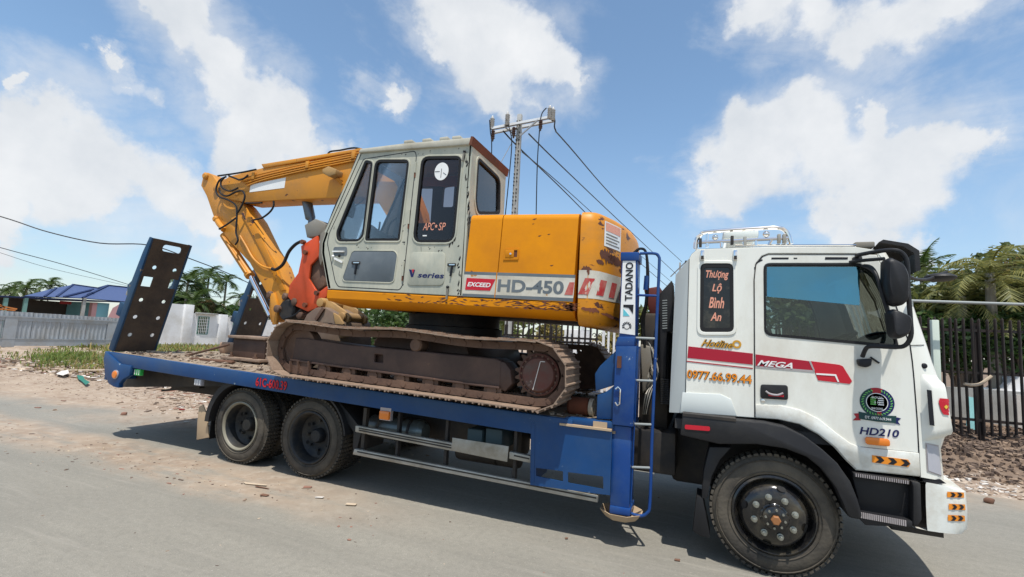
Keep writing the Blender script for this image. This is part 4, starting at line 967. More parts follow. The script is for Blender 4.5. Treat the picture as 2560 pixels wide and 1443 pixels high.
def wheel(x, y, z, style, flip=False, dual=False, steer=0):
    c = (x, y, z)
    ty = place(tyre_mesh(), c, flip).build('wheel', 'rubber', truck, smooth=40)
    s = -1 if flip else 1
    if style == 'front':
        prof = [(0.292, 0.05), (0.292, 0.006), (0.278, -0.004), (0.268, 0.004), (0.258, 0.045), (0.247, 0.062), (0.238, 0.045), (0.215, -0.008), (0.175, -0.026), (0.10, -0.03), (0.098, -0.035), (0.086, -0.04)]
        mb = MB().lathe([(r, s * h) for r, h in prof], c, 'Y', 48)
        rim = mb.build('rim', 'rim_black', ty, smooth=50)
        hub = MB().lathe([(r, s * h) for r, h in [(0.088, -0.03), (0.084, -0.075), (0.06, -0.085), (0.046, -0.088), (0.046, -0.10), (0.0, -0.10)]], c, 'Y', 20).build('hub', 'rim_black', ty, smooth=30)
        MB().lathe([(r, s * h) for r, h in [(0.034, -0.098), (0.034, -0.122), (0.028, -0.13), (0.0, -0.13)]], c, 'Y', 6).build('hub_cap', 'hub_orange', ty, smooth=0)
        for k in range(8):
            a = 2 * math.pi * (k + 0.35) / 8; px, pz = x + 0.142 * math.cos(a), z + 0.142 * math.sin(a)
            MB().lathe([(q, s * h) for q, h in [(0.024, -0.026), (0.024, -0.034), (0.0175, -0.036), (0.0175, -0.062), (0.010, -0.064), (0.010, -0.078), (0, -0.078)]], (px, y, pz), 'Y', 10).build('wheel_nut', 'nut_steel', ty, smooth=30)
        for k in range(8):
            a = 2 * math.pi * (k + 0.35) / 8 + .39; px, pz = x + 0.065 * math.cos(a), z + 0.065 * math.sin(a)
            MB().lathe([(q, s * h) for q, h in [(0.009, -0.08), (0.009, -0.094), (0, -0.094)]], (px, y, pz), 'Y', 6).build('hub_bolt', 'nut_steel', ty, smooth=30)
        for k in range(4):                           # hand holes
            a = 2 * math.pi * (k + 0.85) / 4
            u, t = Vector((math.cos(a), 0, math.sin(a))), Vector((-math.sin(a), 0, math.cos(a)))
            q = MB(); n = 14; ring = []
            for j in range(n):
                b = 2 * math.pi * j / n
                p = Vector(c) + u * (0.213 + 0.015 * math.sin(b)) + t * (0.032 * math.cos(b)); rr = (p - Vector(c)).length
                hgt = -0.010 + (rr - 0.213) * 1.6
                ring.append((p.x, y + s * (hgt - 0.004), p.z))
            q.add(ring, [tuple(range(n))]); q.build('hand_hole', 'rubber_black', ty, smooth=0, fix=False)
    else:
        mats = ['rim_dull', 'rim_cream'] if style == 'cream' else ['rim_dull', 'rim_dull']
        prof = [(0.292, 0.04), (0.292, 0.004), (0.280, -0.002), (0.270, 0.006), (0.258, 0.02), (0.250, 0.15), (0.225, 0.175), (0.15, 0.185), (0.085, 0.18), (0.08, 0.12), (0.065, 0.10), (0.0, 0.10)]
        mb = MB(); mb.lathe([(r, s * h) for r, h in prof], c, 'Y', 44, mis=[1, 1, 1, 1, 0, 0, 0, 0, 0, 0, 0])
        mb.build('rim', mats, ty, smooth=40)
        for k in range(8):
            a = 2 * math.pi * k / 8; px, pz = x + 0.165 * math.cos(a), z + 0.165 * math.sin(a)
            MB().lathe([(q, s * h) for q, h in [(0.016, 0.185), (0.016, 0.145), (0, 0.145)]], (px, y, pz), 'Y', 6).build('wheel_nut', 'rim_dull', ty, smooth=0)
        for k in range(6):
            a = 2 * math.pi * (k + .5) / 6; px, pz = x + 0.205 * math.cos(a), z + 0.205 * math.sin(a)
            MB().lathe([(0.022, s * 0.174), (0.0, s * 0.174)], (px, y, pz), 'Y', 10).build('hand_hole', 'rubber_black', ty, smooth=0)
    if dual:
        place(tyre_mesh(), (x, y + s * 0.27, z), flip).build('inner_tyre', 'rubber', ty, smooth=40)
    return ty
wheel(XA, 0.0, WR, 'cream', dual=True); wheel(XB, 0.0, WR, 'dull', dual=True); wheel(XF, -0.016, WR, 'front')
wheel(XA, 2.44, WR, 'dull', True, True); wheel(XB, 2.44, WR, 'dull', True, True); wheel(XF, 2.45, WR, 'front', True)

# ---- chassis
for y in (0.80, 1.56):
    MB().box(-2.75, 6.35, y, y + 0.075, 0.60, 0.84).build('chassis_rail', 'dark_steel', truck, bevel=0.01)
for x in (XA, XB):
    MB().lathe([(0.09, 0.30), (0.09, 1.0), (0.17, 1.1), (0.17, 1.34), (0.09, 1.44), (0.09, 2.14)], (x, 0, WR), 'Y', 16).build('axle', 'dark_steel', truck)
MB().lathe([(0.07, 0.3), (0.07, 2.14)], (XF, 0, WR - 0.02), 'Y', 12).build('axle', 'dark_steel', truck)
MB().box(4.75, 6.3, 0.62, 1.82, 0.42, 0.98).build('engine', 'dark_steel', truck, bevel=0.05)
MB().tube([(0.9, YM, 0.5), (4.8, YM, 0.6)], 0.05, 10).build('drive_shaft', 'dark_steel', truck)
for x in (-2.2, -1.4, 1.7, 2.6, 3.4, 4.1):
    MB().box(x - 0.05, x + 0.05, 0.07, 2.37, deckz(x) - 0.16, deckz(x) - 0.012).build('cross_beam', 'dark_steel', truck)
for y in (0.74, 1.62):
    MB().prism([(-2.7, deckz(-2.7) - 0.17), (4.2, deckz(4.2) - .165), (4.2, 0.84), (-2.7, 0.84)], y, y + 0.08).build('sub_frame', 'dark_steel', truck)

# ---- bed
X0, X1 = -2.835, 4.24
mb = MB(); mb.prism([(X0 + .02, deckz(X0) - 0.004), (X1, deckz(X1) - .004), (X1, deckz(X1) - 0.03), (X0 + .02, deckz(X0) - 0.03)], -0.06, 2.35)
bed = mb.build('bed_floor', 'deck_dirt', truck)
def rail(y0, y1):
    # pressed channel: face and a thin upper lip
    pts = [(X0, deckz(X0)), (X1 - .28, deckz(X1 - .28)), (X1 - .28, deckz(X1) - 0.168), (-2.55, deckz(-2.55) - 0.165), (X0 + .03, deckz(X0) - 0.175)]
    return MB().prism(pts, y0, y1).build('side_rail', 'blue_paint', truck, bevel=0.008)
rl = rail(-0.115, -0.05); rail(2.34, 2.40)
text('61C-600.39', 'ink', rl, (638, 966), (717, 978.5), (640, 941.5), -0.116, name='plate_number_outline', bold=0.045)
text('61C-600.39', 'red_film', rl, (639, 965), (716, 977), (641, 943), -0.1195, name='plate_number', bold=0.012)
# rear end cheek with the round amber lamp
ch = P2([(263.5, 878), (259, 898), (262, 935), (271, 959), (284, 967), (296, 970), (297, 959), (306, 949), (323, 939), (327.5, 915), (300, 910)], -0.13)
rc = MB().prism(ch, -0.132, -0.07).build('rear_cheek', 'blue_paint', truck, bevel=0.006)
MB().prism([(x, z) for x, z in ch], 2.42, 2.46).build('rear_cheek', 'blue_paint', truck, bevel=0.006)
p = SY(288, 936.5, -0.14)
MB().lathe([(0.062, 0.0), (0.062, -0.012), (0.05, -0.014), (0.0, -0.014)], (p.x, -0.132, p.z), 'Y', 24).build('lamp_ring', 'silver_film', rc)
MB().lathe([(0.05, -0.012), (0.048, -0.024), (0.0, -0.03)], (p.x, -0.132, p.z), 'Y', 24).build('lamp_lens', 'amber', rc)
MB().box(X0 - .03, X0 + .05, -0.07, 2.40, deckz(X0) - 0.40, deckz(X0) - 0.006).build('tail_beam', 'blue_paint', truck, bevel=0.01)
u0 = P2([(330, 917), (575, 961), (545, 966), (300, 968)], 0.30)
MB().prism(u0, 0.30, 2.1).build('tail_box', 'dark_steel', truck)
a, b = SY(410, 976, 0.5), SY(505, 968, 0.5)
MB().beam(a, b, 0.08, 0.03).build('under_run_bar', 'dark_steel', truck)
for (px0, py0, px1, py1, m) in ((335.5, 924, 353, 938, 'lamp_green'), (486, 949, 505, 963, 'lamp_clear')):
    q0, q1 = SY(px0, py1, -0.08), SY(px1, py0, -0.08)
    l = MB().box(q0.x, q1.x, -0.09, -0.04, q0.z, q1.z).build('side_lamp', m, truck, bevel=0.008)
    MB().box(q0.x - .01, q1.x + .01, -0.07, -0.02, q1.z, deckz(q0.x) - .15).build('lamp_bracket', 'dark_steel', l)
    for i in range(3):
        xx = q0.x + (q1.x - q0.x) * (i + .5) / 3
        MB().box(xx - .006, xx + .006, -0.093, -0.08, q0.z + .012, q1.z - .012).build('lamp_rib', 'sticker_white', l)
q0, q1 = SY(950, 1047, -0.12), SY(976, 1029, -0.12)
am = MB().box(q0.x, q1.x, -0.145, -0.09, q0.z, q1.z).build('side_lamp', 'amber', truck, bevel=0.01)
MB().box(q0.x - .006, q1.x + .006, -0.118, -0.08, q0.z - .01, q1.z + .03).build('lamp_bracket', 'silver_film', am)

# ---- mud wings over the rear wheels
def arch(cx, cz, r0, r1, a0, a1, n=14):
    return [(cx + r1 * math.cos(R(a0 + (a1 - a0) * i / n)), cz + r1 * math.sin(R(a0 + (a1 - a0) * i / n))) for i in range(n + 1)] + \
           [(cx + r0 * math.cos(R(a1 + (a0 - a1) * i / n)), cz + r0 * math.sin(R(a1 + (a0 - a1) * i / n))) for i in range(n + 1)]
for y0, y1 in ((-0.03, 0.58), (1.86, 2.47)):
    MB().prism(arch(XA, WR, 0.50, 0.57, 98, 180), y0, y1).build('mud_wing', 'black_plastic', truck)
    MB().prism(arch(XB, WR, 0.52, 0.54, 10, 75), y0, y1).build('mud_wing', 'black_plastic', truck)
fl = P2([(497, 1017), (507, 1012), (517, 1040), (521, 1094), (491, 1100), (493, 1055)], 0.02)
MB().prism(fl, 0.02, 0.035).build('mud_flap', 'wood_tan', truck, bevel=0.003)
MB().box(XA - .56, XA - .545, 0.05, 0.58, 0.22, 0.62).build('mud_flap', 'rubber_black', truck)
wg = P2([(833, 1006), (848, 1004), (905, 1075), (890, 1130), (882, 1132), (884, 1080)], 0.04)
MB().prism(wg, 0.04, 0.5).build('mud_wing', 'black_plastic', truck)

# ---- side guards: the slim upper and lower rails, the joint plate
def guard(tl, tr, br, bl, y0=-0.082, y1=-0.035, grooves=(0.3, 0.62)):
    A, B, C, D = [SY(*q, y0) for q in (tl, tr, br, bl)]
    g = MB().prism([(q.x, q.z) for q in (A, B, C, D)], y0, y1).build('side_guard', 'alu', truck, bevel=0.006)
    for f in grooves:
        p0, p1 = A.lerp(D, f), B.lerp(C, f); e = (p1 - p0).normalized()
        MB().beam(p0 + e * .05, p1 - e * .01, 0.008, 0.012).build('groove', 'dark_steel', g)
    return g
guard((888.5, 1064), (1131, 1108), (1130, 1128), (887.5, 1080))
guard((1273, 1129), (1326, 1141), (1326, 1158), (1272, 1147), grooves=(0.4,))
guard((885.5, 1122.5), (1494, 1240), (1494, 1257), (881, 1136.5), grooves=(0.35,))
jp = P2([(1131, 1094), (1272, 1116), (1268, 1155), (1130, 1127)], -0.09)
MB().prism(jp, -0.094, -0.0825).build('joint_plate', 'alu', truck, bevel=0.003)
for px in (1010, 1130, 1300):
    t_, b_ = SY(px, 1040, 0.06), SY(px - 6, 1165, 0.06)
    MB().box(t_.x - .014, t_.x + .014, -0.03, 0.02, 0.36, deckz(t_.x) - .16).build('guard_bracket', 'dark_steel', truck)
MB().box(SY(906, 1064, -.03).x, SY(906, 1064, -.03).x + .04, -0.03, 0.02, 0.36, .86).build('guard_bracket', 'dark_steel', truck)
# ---- air tank, batteries, boxes under the bed
p0, p1 = SY(932, 1063, 0.22), SY(1060, 1073, 0.22)
tk = MB().lathe([(0.0, -0.04), (0.09, -0.025), (0.125, 0.02), (0.125, p1.x - p0.x - .02), (0.09, p1.x - p0.x + .025), (0, p1.x - p0.x + .04)], (p0.x, 0.22, p0.z), 'X', 28).build('air_tank', 'tank_steel', truck)
for f in (0.2, 0.62, 0.78):
    MB().lathe([(0.126, 0), (0.131, 0.003), (0.131, 0.032), (0.126, 0.035)], (p0.x + (p1.x - p0.x) * f, 0.22, p0.z), 'X', 28).build('strap', 'dark_steel', tk)
for px0, px1 in ((1167, 1206), (1213, 1256)):
    q0, q1 = SY(px0, 1104, 0.10), SY(px1, 1076, 0.10)
    MB().box(q0.x, q1.x, 0.10, 0.42, 0.60, q1.z).build('battery_box', 'battery', truck, bevel=0.01)
for px in (1150, 1200, 1245):
    q = SY(px, 1165, 0.4)
    MB().lathe([(0, -.02), (.1, 0), (.11, .03), (.11, .26), (.1, .29), (0, .31)], (q.x - .1, 0.55, 0.44), 'X', 18).build('air_tank', 'dark_steel', truck)
MB().box(1.75, 3.3, 0.45, 0.75, 0.45, 0.80).build('fuel_tank', 'dark_steel', truck, bevel=0.06)

# ---- ramps folded up at the tail
def ramp(y0, y1):
    B, T = Vector((-2.80, y0, 1.20)), Vector((-2.266, y0, 2.837)); up = (T - B).normalized(); h = (T - B).length; wd = y1 - y0
    def q(u0, v0, w_, h_): return rnd([(u0 * wd - w_ / 2, v0 * h - h_ / 2), (u0 * wd + w_ / 2, v0 * h - h_ / 2), (u0 * wd + w_ / 2, v0 * h + h_ / 2), (u0 * wd - w_ / 2, v0 * h + h_ / 2)], 0.004)
    def c(u0, v0, r=0.03): return [(u0 * wd + r * math.cos(2 * math.pi * k / 14), v0 * h + r * math.sin(2 * math.pi * k / 14)) for k in range(14)]
    slot = rnd([(0.28 * wd, 0.905 * h), (0.76 * wd, 0.905 * h), (0.76 * wd, 0.965 * h), (0.28 * wd, 0.965 * h)], 0.05)
    pl = frame_plate('ramp', 'ramp_steel', truck, B, (0, 1, 0), up, [(0, 0), (wd, 0), (wd, h), (0, h)],
                     [slot, c(.25, .755), c(.77, .755), q(.19, .625, .13, .15), q(.85, .63, .11, .15), c(.2, .462), c(.77, .462), c(.2, .31), c(.77, .31), c(.22, .15), c(.77, .15)], 0.014)
    nb = Vector((-up.z, 0, up.x))
    for y in (y0 - 0.03, y1 - 0.03):
        side = [B - nb * .012, T - nb * .012, T + nb * 0.05, B + up * (h * .86) + nb * 0.085, B + up * (h * .60) + nb * 0.11, B + up * (h * .55) + nb * 0.17, B + up * (h * .48) + nb * .10, B + nb * 0.10]
        MB().prism([(v.x, v.z) for v in side], y, y + 0.028).build('ramp_side', 'blue_ramp', pl, bevel=0.005)
    for f in (0.07, 0.24, 0.40, 0.55, 0.70, 0.88):
        p = B + up * (h * f) + nb * 0.04
        MB().obox(p + Vector((0, wd / 2, 0)), (0, 1, 0), up, nb, wd / 2 - .02, 0.018, 0.045).build('ramp_rib', 'dark_steel', pl)
    p = B + up * (h * .34) + nb * 0.15
    MB().obox(p + Vector((0, 0.04, 0)), (0, 1, 0), up, nb, 0.07, 0.10, 0.06).build('hinge_box', 'blue_ramp', pl, bevel=0.012)
    p = B + up * (h * .49) + nb * 0.17
    MB().obox(p + Vector((0, 0.05, 0)), (0, 1, 0), up, nb, 0.045, 0.05, 0.03).build('catch_plate', 'alu', pl, bevel=0.005)
    return pl
ramp(-0.02, 0.53); ramp(1.78, 2.33)

# ---- outrigger leg with the maker's plate, ladder and foot
def pl_box(name, mat, tl, tr, br, bl, y0, y1, bevel=0.008, Y=None, parent=None):
    return MB().prism(P2([tl, tr, br, bl], y0 if Y is None else Y), y0, y1).build(name, mat, parent or truck, bevel=bevel)
up_ = pl_box('outrigger_leg', 'blue_post', (1554, 650), (1594, 650), (1588, 845), (1547, 845), -0.06, 0.15)
pl_box('leg_cap', 'blue_post', (1551.5, 630), (1598, 630), (1597, 652), (1551, 652), -0.072, 0.165, parent=up_)
pl_box('sticker', 'sticker_white', (1557, 652), (1589, 652), (1587.5, 838), (1549, 833), -0.064, -0.059, bevel=0, parent=up_)
A = SY(1584.5, 757, .026); B = SY(1586, 655, .026); C = SY(1566.5, 757, .026)
text('TADANO', 'ink', up_, None, None, None, 0, name='maker_name', bold=0.022, plane=[SY(1581, 752, -.0645), SY(1583.5, 656, -.0645), SY(1562, 752, -.0645)])
decal('maker_mark', 'ink', up_, [(1558.5, 762), (1584, 762), (1582.5, 785), (1572, 770), (1558.5, 768)], -.0642)
decal('maker_mark', 'turquoise', up_, [(1558.5, 772), (1574, 790), (1558, 790)], -.0642)
g0 = SY(1567, 816, -.066)
gm = MB().lathe([(0.022, 0), (0.026, 0), (0.026, -.002), (0.022, -.002), (0.022, 0)], (g0.x, -0.0645, g0.z), 'Y', 20)
for k in range(9):
    a = R(-20 + 220 * k / 8); gm.obox((g0.x + .034 * math.cos(a), -.0655, g0.z + .034 * math.sin(a)), (math.cos(a), 0, math.sin(a)), (-math.sin(a), 0, math.cos(a)), (0, 1, 0), .006, .005, .001)
gm.build('maker_mark', 'ink', up_, smooth=0)
sl = MB().prism(P2([(1546, 842), (1589, 842), (1586, 868), (1537, 868)], -0.06), -0.09, 0.19).build('sleeve_top', 'blue_post', truck, bevel=0.01)
pl_box('outrigger_sleeve', 'blue_post', (1539, 866), (1591, 866), (1583, 1068), (1530, 1062), -0.12, 0.21)
lo = pl_box('outrigger_foot_leg', 'blue_post', (1530, 1062), (1578, 1068), (1573, 1290), (1524, 1282), -0.08, 0.17)
pl_box('leg_collar', 'blue_post', (1524, 1264), (1576, 1273), (1575, 1292), (1523, 1284), -0.09, 0.18, parent=lo)
pc = SY(1553, 1293, 0.045); fz = 0.215
ft = MB(); rows = []
for r_, z_ in ((0.09, fz + .015), (0.13, fz + .012), (0.178, fz + 0.06), (0.188, fz + 0.06), (0.135, fz), (0.0, fz)):
    rows.append([(pc.x + r_ * math.cos(R(22.5 + 45 * k)), 0.045 + r_ * math.sin(R(22.5 + 45 * k)), z_) for k in range(8)])
ft.loft(rows, True); ft.build('foot_pad', 'wood_tan', lo, smooth=0)
for fy, m in ((705, 'rust'), ):
    pass
hk = SY(1545, 988, -0.125)
MB().tube([(hk.x - .02, -.135, hk.z + .05), (hk.x, -.14, hk.z + .07), (hk.x + .02, -.135, hk.z + .05), (hk.x + .018, -.14, hk.z - .07), (hk.x, -.14, hk.z - .085), (hk.x - .02, -.14, hk.z - .06)], 0.008, 6).build('shackle', 'chrome', truck)
hk = SY(1548, 905, -0.12)
MB().box(hk.x - .015, hk.x + .02, -.14, -.12, hk.z - .05, hk.z + .05).build('bracket', 'rust', truck)
pl_box('outrigger_bracket', 'blue_paint', (1541, 873), (1548, 873), (1540, 962), (1487, 978), -0.03, 0.05, Y=-.03)
MB().prism(P2([(1547, 870), (1541, 962), (1489, 978), (1487, 935), (1500, 915)], -.04), -.04, .07).build('outrigger_bracket', 'blue_paint', truck, bevel=.006)
MB().prism(P2([(1538, 962), (1538, 1049), (1491, 1048), (1493, 988), (1512, 982)], -.05), -.05, .21).build('outrigger_bracket', 'blue_paint', truck, bevel=.006)
# ladder
ly = -0.02
hoop = spline([SY(*q, ly) for q in ((1600, 634), (1636, 634), (1647, 642), (1648, 665), (1642, 800), (1636, 950), (1630, 1100), (1625, 1255), (1618, 1282), (1600, 1290), (1578, 1284))], 5)
ld = MB().tube(hoop, 0.013, 10).build('ladder', 'blue_post', truck)
for py, x0, x1 in ((738, 1594, 1645), (845, 1590, 1641), (951, 1588, 1637), (1060, 1584, 1633), (1168, 1580, 1629)):
    MB().tube([SY(x0, py, ly), SY(x1, py + 2, ly)], 0.0105, 8).build('rung', 'pipe_grey' if py > 840 else 'blue_post', ld)
MB().tube([SY(1596, 845, ly), SY(1576, 1285, ly)], 0.006, 6).build('ladder_stile', 'blue_post', ld)
for off in (0, .03, .06):
    hs_ = spline([SY(1585 + off * 60, 632, 0.15 + off), SY(1600, 622, .16 + off), SY(1615, 632, .17 + off), SY(1618 + off * 40, 690, .18 + off), SY(1614 + off * 40, 760, .2 + off), SY(1604 + off * 90, 800, .25 + off), SY(1612, 870, .3 + off)], 5)
    MB().tube(hs_, 0.012, 7).build('hydraulic_hose', 'hose', truck)
MB().tube([SY(1617, 690, .16), SY(1614, 725, .16)], 0.022, 8).build('hose_fitting', 'blue_post', truck)
for k in range(6):
    pth = spline([SY(1615 + k * 6, 845 + 10 * k, .2 + .04 * k), SY(1640 - 4 * k, 880 + 12 * k, .22 + .04 * k), SY(1648 - 3 * k, 930 + 6 * k, .24 + .03 * k), SY(1630 - 3 * k, 985, .26), SY(1618 - 2 * k, 1035, .28 + .02 * k)], 4)
    MB().tube(pth, 0.007, 6).build('cable', 'rope' if k % 2 else 'hose', truck)
# front end of the bed and the blue tool panel under it
MB().prism(P2([(1411, 1044), (1534, 1056), (1533, 1072), (1410, 1059)], -0.10), -0.102, 0.01).build('bed_front_beam', 'blue_paint', truck, bevel=0.006)
q = SY(1500, 1064, -0.11); MB().box(q.x - .06, q.x + .06, -.11, -.09, q.z - .018, q.z + .03).build('bracket', 'wood_tan', truck)
MB().box(SY(1400, 1060, -.09).x, 4.33, -0.095, 0.9, .925, .945).build('bed_front_shelf', 'deck_dirt', truck)
po = P2([(1328, 1053), (1400, 1058), (1530, 1077), (1525, 1238), (1326, 1212)], -0.11)
def slot(pts): return rnd(P2(pts, -0.11), 0.01)
tp = plate('tool_panel', 'blue_paint', truck, po, -0.116, -0.102, [slot([(1340, 1169), (1408, 1178), (1408, 1204), (1340, 1190)]), slot([(1420, 1180), (1508, 1191), (1509, 1223), (1420, 1207)])])
MB().prism(P2([(1401, 1057), (1530, 1073), (1530, 1078), (1401, 1062)], -0.11), -0.14, -.102).build('panel_lip', 'wood_tan', tp)
MB().prism(P2([(1331, 1060), (1338, 1061), (1336, 1205), (1330, 1204)], -0.11), -.12, .26).build('panel_fold', 'blue_paint', tp)
# round rubber buffer and dirt clods by the leg
q = SY(1440, 1020, 0.25)
MB().lathe([(0, -.09), (.07, -.09), (.085, -.07), (.085, .1), (.07, .11), (.04, .11)], (q.x + .02, .25, deckz(q.x) + .075), 'X', 20).build('winch_drum', 'rust', truck)
MB().lathe([(.075, .0), (.082, .01), (.082, .04), (.03, .045), (.03, 0)], (q.x + .13, .25, deckz(q.x) + .075), 'X', 20).build('drum_end', 'asbestos_pad', truck)
# ---- things between bed and cab: air intake, radiator box, hydraulics
MB().prism(P2([(1648, 735), (1680, 700), (1684, 830), (1668, 830), (1662, 1010), (1650, 1010)], .35), .35, .75).build('air_intake', 'black_plastic', truck, bevel=.012)
for k in range(12):
    a, b = SY(1656, 752 + k * 6.3, .345), SY(1668, 751 + k * 6.3, .345)
    MB().beam(a, b, .012, .010).build('intake_slat', 'pipe_grey', truck)
for k in range(14):
    a, b = SY(1652, 948 + k * 4.6, .33), SY(1672, 950 + k * 4.6, .33)
    MB().beam(a, b, .03, .009).build('bellows_ring', 'black_plastic', truck)
MB().prism(P2([(1609, 722), (1650, 715), (1648, 800), (1628, 800)], .9), .9, 1.5).build('oil_tank', 'maroon', truck, bevel=.02)
MB().box(4.45, 4.72, .5, 1.9, .9, 2.0).build('crane_base', 'dark_steel', truck, bevel=.03)
MB().prism(P2([(1600, 860), (1640, 870), (1640, 960), (1605, 985)], .45), .45, .6).build('valve_block', 'breaker_grey', truck, bevel=.02)
MB().box(4.40, 4.80, .30, 2.2, .55, .92).build('cross_member', 'dark_steel', truck, bevel=.02)

# ================================================================== the cab
def mirY(y): return 2 * YM - y
rear = P2([(1672, 1033), (1714, 1036), (1887, 1045), (1884.5, 700), (1889, 660), (1905, 640), (1921, 634), (2190, 634), (2186, 624), (2140, 617), (1921, 617), (1745, 622.5), (1728, 634), (1722, 648), (1688, 690), (1678, 864)], YC)
fold = P2([(1712, 1033), (1887, 1045), (1884.5, 700), (1889, 660), (1905, 640), (1921, 634), (2192, 634), (2186, 624), (2140, 617), (1921, 617), (1745, 622.5), (1730, 634), (1723, 646)], YC)
qw = rnd(P2([(1756, 665), (1829, 665), (1830, 824), (1754, 824)], YC), 0.035)
qs = rnd(P2([(1744, 652), (1840, 652), (1842, 838), (1742, 838)], YC), 0.06)
door = P2([(1887.5, 1045), (1886, 700), (1890.5, 662), (1907, 642.5), (1922, 636.5), (2192, 637), (2226, 720), (2275, 864), (2281, 905), (2285, 947), (2293, 1050), (2300, 1192), (2140, 1176), (2114, 1151), (2086, 1119), (2046, 1087), (1999, 1061), (1945, 1049)], YC)
win = rnd(P2([(1914, 664), (2150, 664), (2184, 682), (2209, 740), (2240, 862), (1916, 833)], YC), [0.04, 0.08, 0.06, 0.02, 0.02, 0.05])
winr = rnd(P2([(1909, 658.5), (2151, 658.5), (2188, 678), (2215, 740), (2247, 870), (1911, 838.5)], YC), [0.05, 0.09, 0.07, 0.02, 0.02, 0.055])
cab = plate('cab', 'white_paint', truck, fold, YC, YC + .05, [qw], bevel=.006)
cfar = plate('cab_side', 'white_paint', truck, fold, mirY(YC + .05), mirY(YC), [qw])
dr = plate('cab_door', 'white_paint', truck, door, YC - .001, YC + .049, [winr], bevel=.005)
plate('cab_door', 'white_paint', truck, door, mirY(YC + .049), mirY(YC - .001), [winr])
plate('window_seal', 'rubber_black', dr, winr, YC - .006, YC + .03, [win])
MB().prism(win, YC + .012, YC + .016).build('window_glass', 'glass_tint', dr, smooth=0)
plate('window_seal', 'rubber_black', dr, winr, mirY(YC + .03), mirY(YC - .006), [win])
sp0 = SY(2148, 664, YC)
plate('quarter_surround', 'white_paint', cab, qs, YC - .008, YC + .002, [rnd(P2([(1751, 659), (1833, 659), (1834.5, 830.5), (1749.5, 830.5)], YC), .045)], bevel=.003)
plate('quarter_seal', 'rubber_black', cab, rnd(P2([(1750, 658), (1834, 658), (1835.5, 831.5), (1748.5, 831.5)], YC), .045), YC - .004, YC + .02, [rnd(P2([(1760, 669), (1824.5, 669), (1826, 820), (1758, 820)], YC), .02)])
MB().prism(qw, YC + .006, YC + .016).build('quarter_panel', 'black_gloss', cab, smooth=0)
for body, x0, x1, y0, y1 in (('Thượng', 1764, 1821, 700, 676), ('Lộ', 1780, 1804, 733.5, 708), ('Bình', 1772, 1810, 770, 743), ('An', 1776, 1803, 802, 781)):
    text(body, 'pink_film', cab, (x0, y0), (x1, y0 + 1), (x0 + 1, y1), YC + .0045, name='lettering', bold=.02, shear=.22)
# rear corner fold of the cab
c1 = [SY(x, y, YC) for x, y in ((1723, 646), (1712, 1033))]
c2 = [SY(x, y, YC + .10) for x, y in ((1689, 688), (1673, 1031))]; c0 = SY(1731, 634, YC + .10)
mb = MB(); mb.add([c1[0], c1[1], c2[1], c2[0]], [(0, 1, 2, 3)])
mb.add([c2[0], c2[1], (c2[1].x, mirY(YC + .1), c2[1].z), (c2[0].x, mirY(YC + .1), c2[0].z)], [(0, 1, 2, 3)])
mb.add([(c1[0].x, mirY(YC), c1[0].z), (c1[1].x, mirY(YC), c1[1].z), (c2[1].x, mirY(YC + .1), c2[1].z), (c2[0].x, mirY(YC + .1), c2[0].z)], [(0, 1, 2, 3)])
mb.build('cab_rear', 'white_trim', truck, smooth=0)
# roof: gentle crown between the two sides
rp = [SY(x, y, YC) for x, y in ((1723, 646), (1730, 634), (1745, 622.5), (1921, 617.2), (2140, 617.2), (2186, 624), (2205, 645))]
rows = []
for p in rp:
    rows.append([(p.x, YC + (2 * (YM - YC)) * k / 12, p.z + .05 * math.sin(math.pi * k / 12) ** .6 * (1 if p.z > 2.48 else .1)) for k in range(13)])
MB().loft(rows).build('cab_roof', 'white_paint', truck)
# front corner and front
rowsG = [(2193, 635, 2207, 633), (2226, 720, 2262, 720), (2275.5, 864, 2310, 862), (2281.5, 905, 2324, 903), (2285.5, 947, 2341, 944), (2290, 1000, 2366, 998), (2293.5, 1050, 2371, 1048), (2296.5, 1090, 2358, 1088), (2298.5, 1130, 2346, 1112), (2301, 1193, 2354, 1196)]
def corner(sign):
    out = []
    for gx, gy, sx_, sy_ in rowsG:
        g, s_ = SY(gx, gy, YC), SY(sx_, sy_, .26)
        row = []
        for k in range(7):
            t = k / 6; cx = g.x + (s_.x - g.x) * .9
            x = g.x * (1 - t) ** 2 + 2 * t * (1 - t) * cx + s_.x * t * t
            y = YC * (1 - t) ** 2 + 2 * t * (1 - t) * (YC + .02) + .26 * t * t
            z = g.z + (s_.z - g.z) * t
            row.append((x, y if sign > 0 else mirY(y), z))
        out.append(row)
    return out
cn = corner(1); cf = corner(-1)
co = MB().loft(cn).build('cab_front_corner', 'white_paint', truck)
MB().loft(cf).build('cab_front_corner', 'white_paint', truck)
def frontrow(i):
    a, b = Vector(cn[i][-1]), Vector(cf[i][-1])
    return [a.lerp(b, k / 10) + Vector((.13 * math.sin(math.pi * k / 10), 0, 0)) for k in range(11)]
MB().loft([frontrow(i) for i in (0, 1, 2)]).build('windshield', 'glass_tint', truck)
fp = MB().loft([frontrow(i) for i in range(2, 10)]).build('front_panel', 'white_paint', truck)
gz = MB(); gz.loft([[p + Vector((.012, 0, 0)) for p in frontrow(i)[1:-1]] for i in (5, 6, 7)]); gz.build('grille', 'black_plastic', fp)
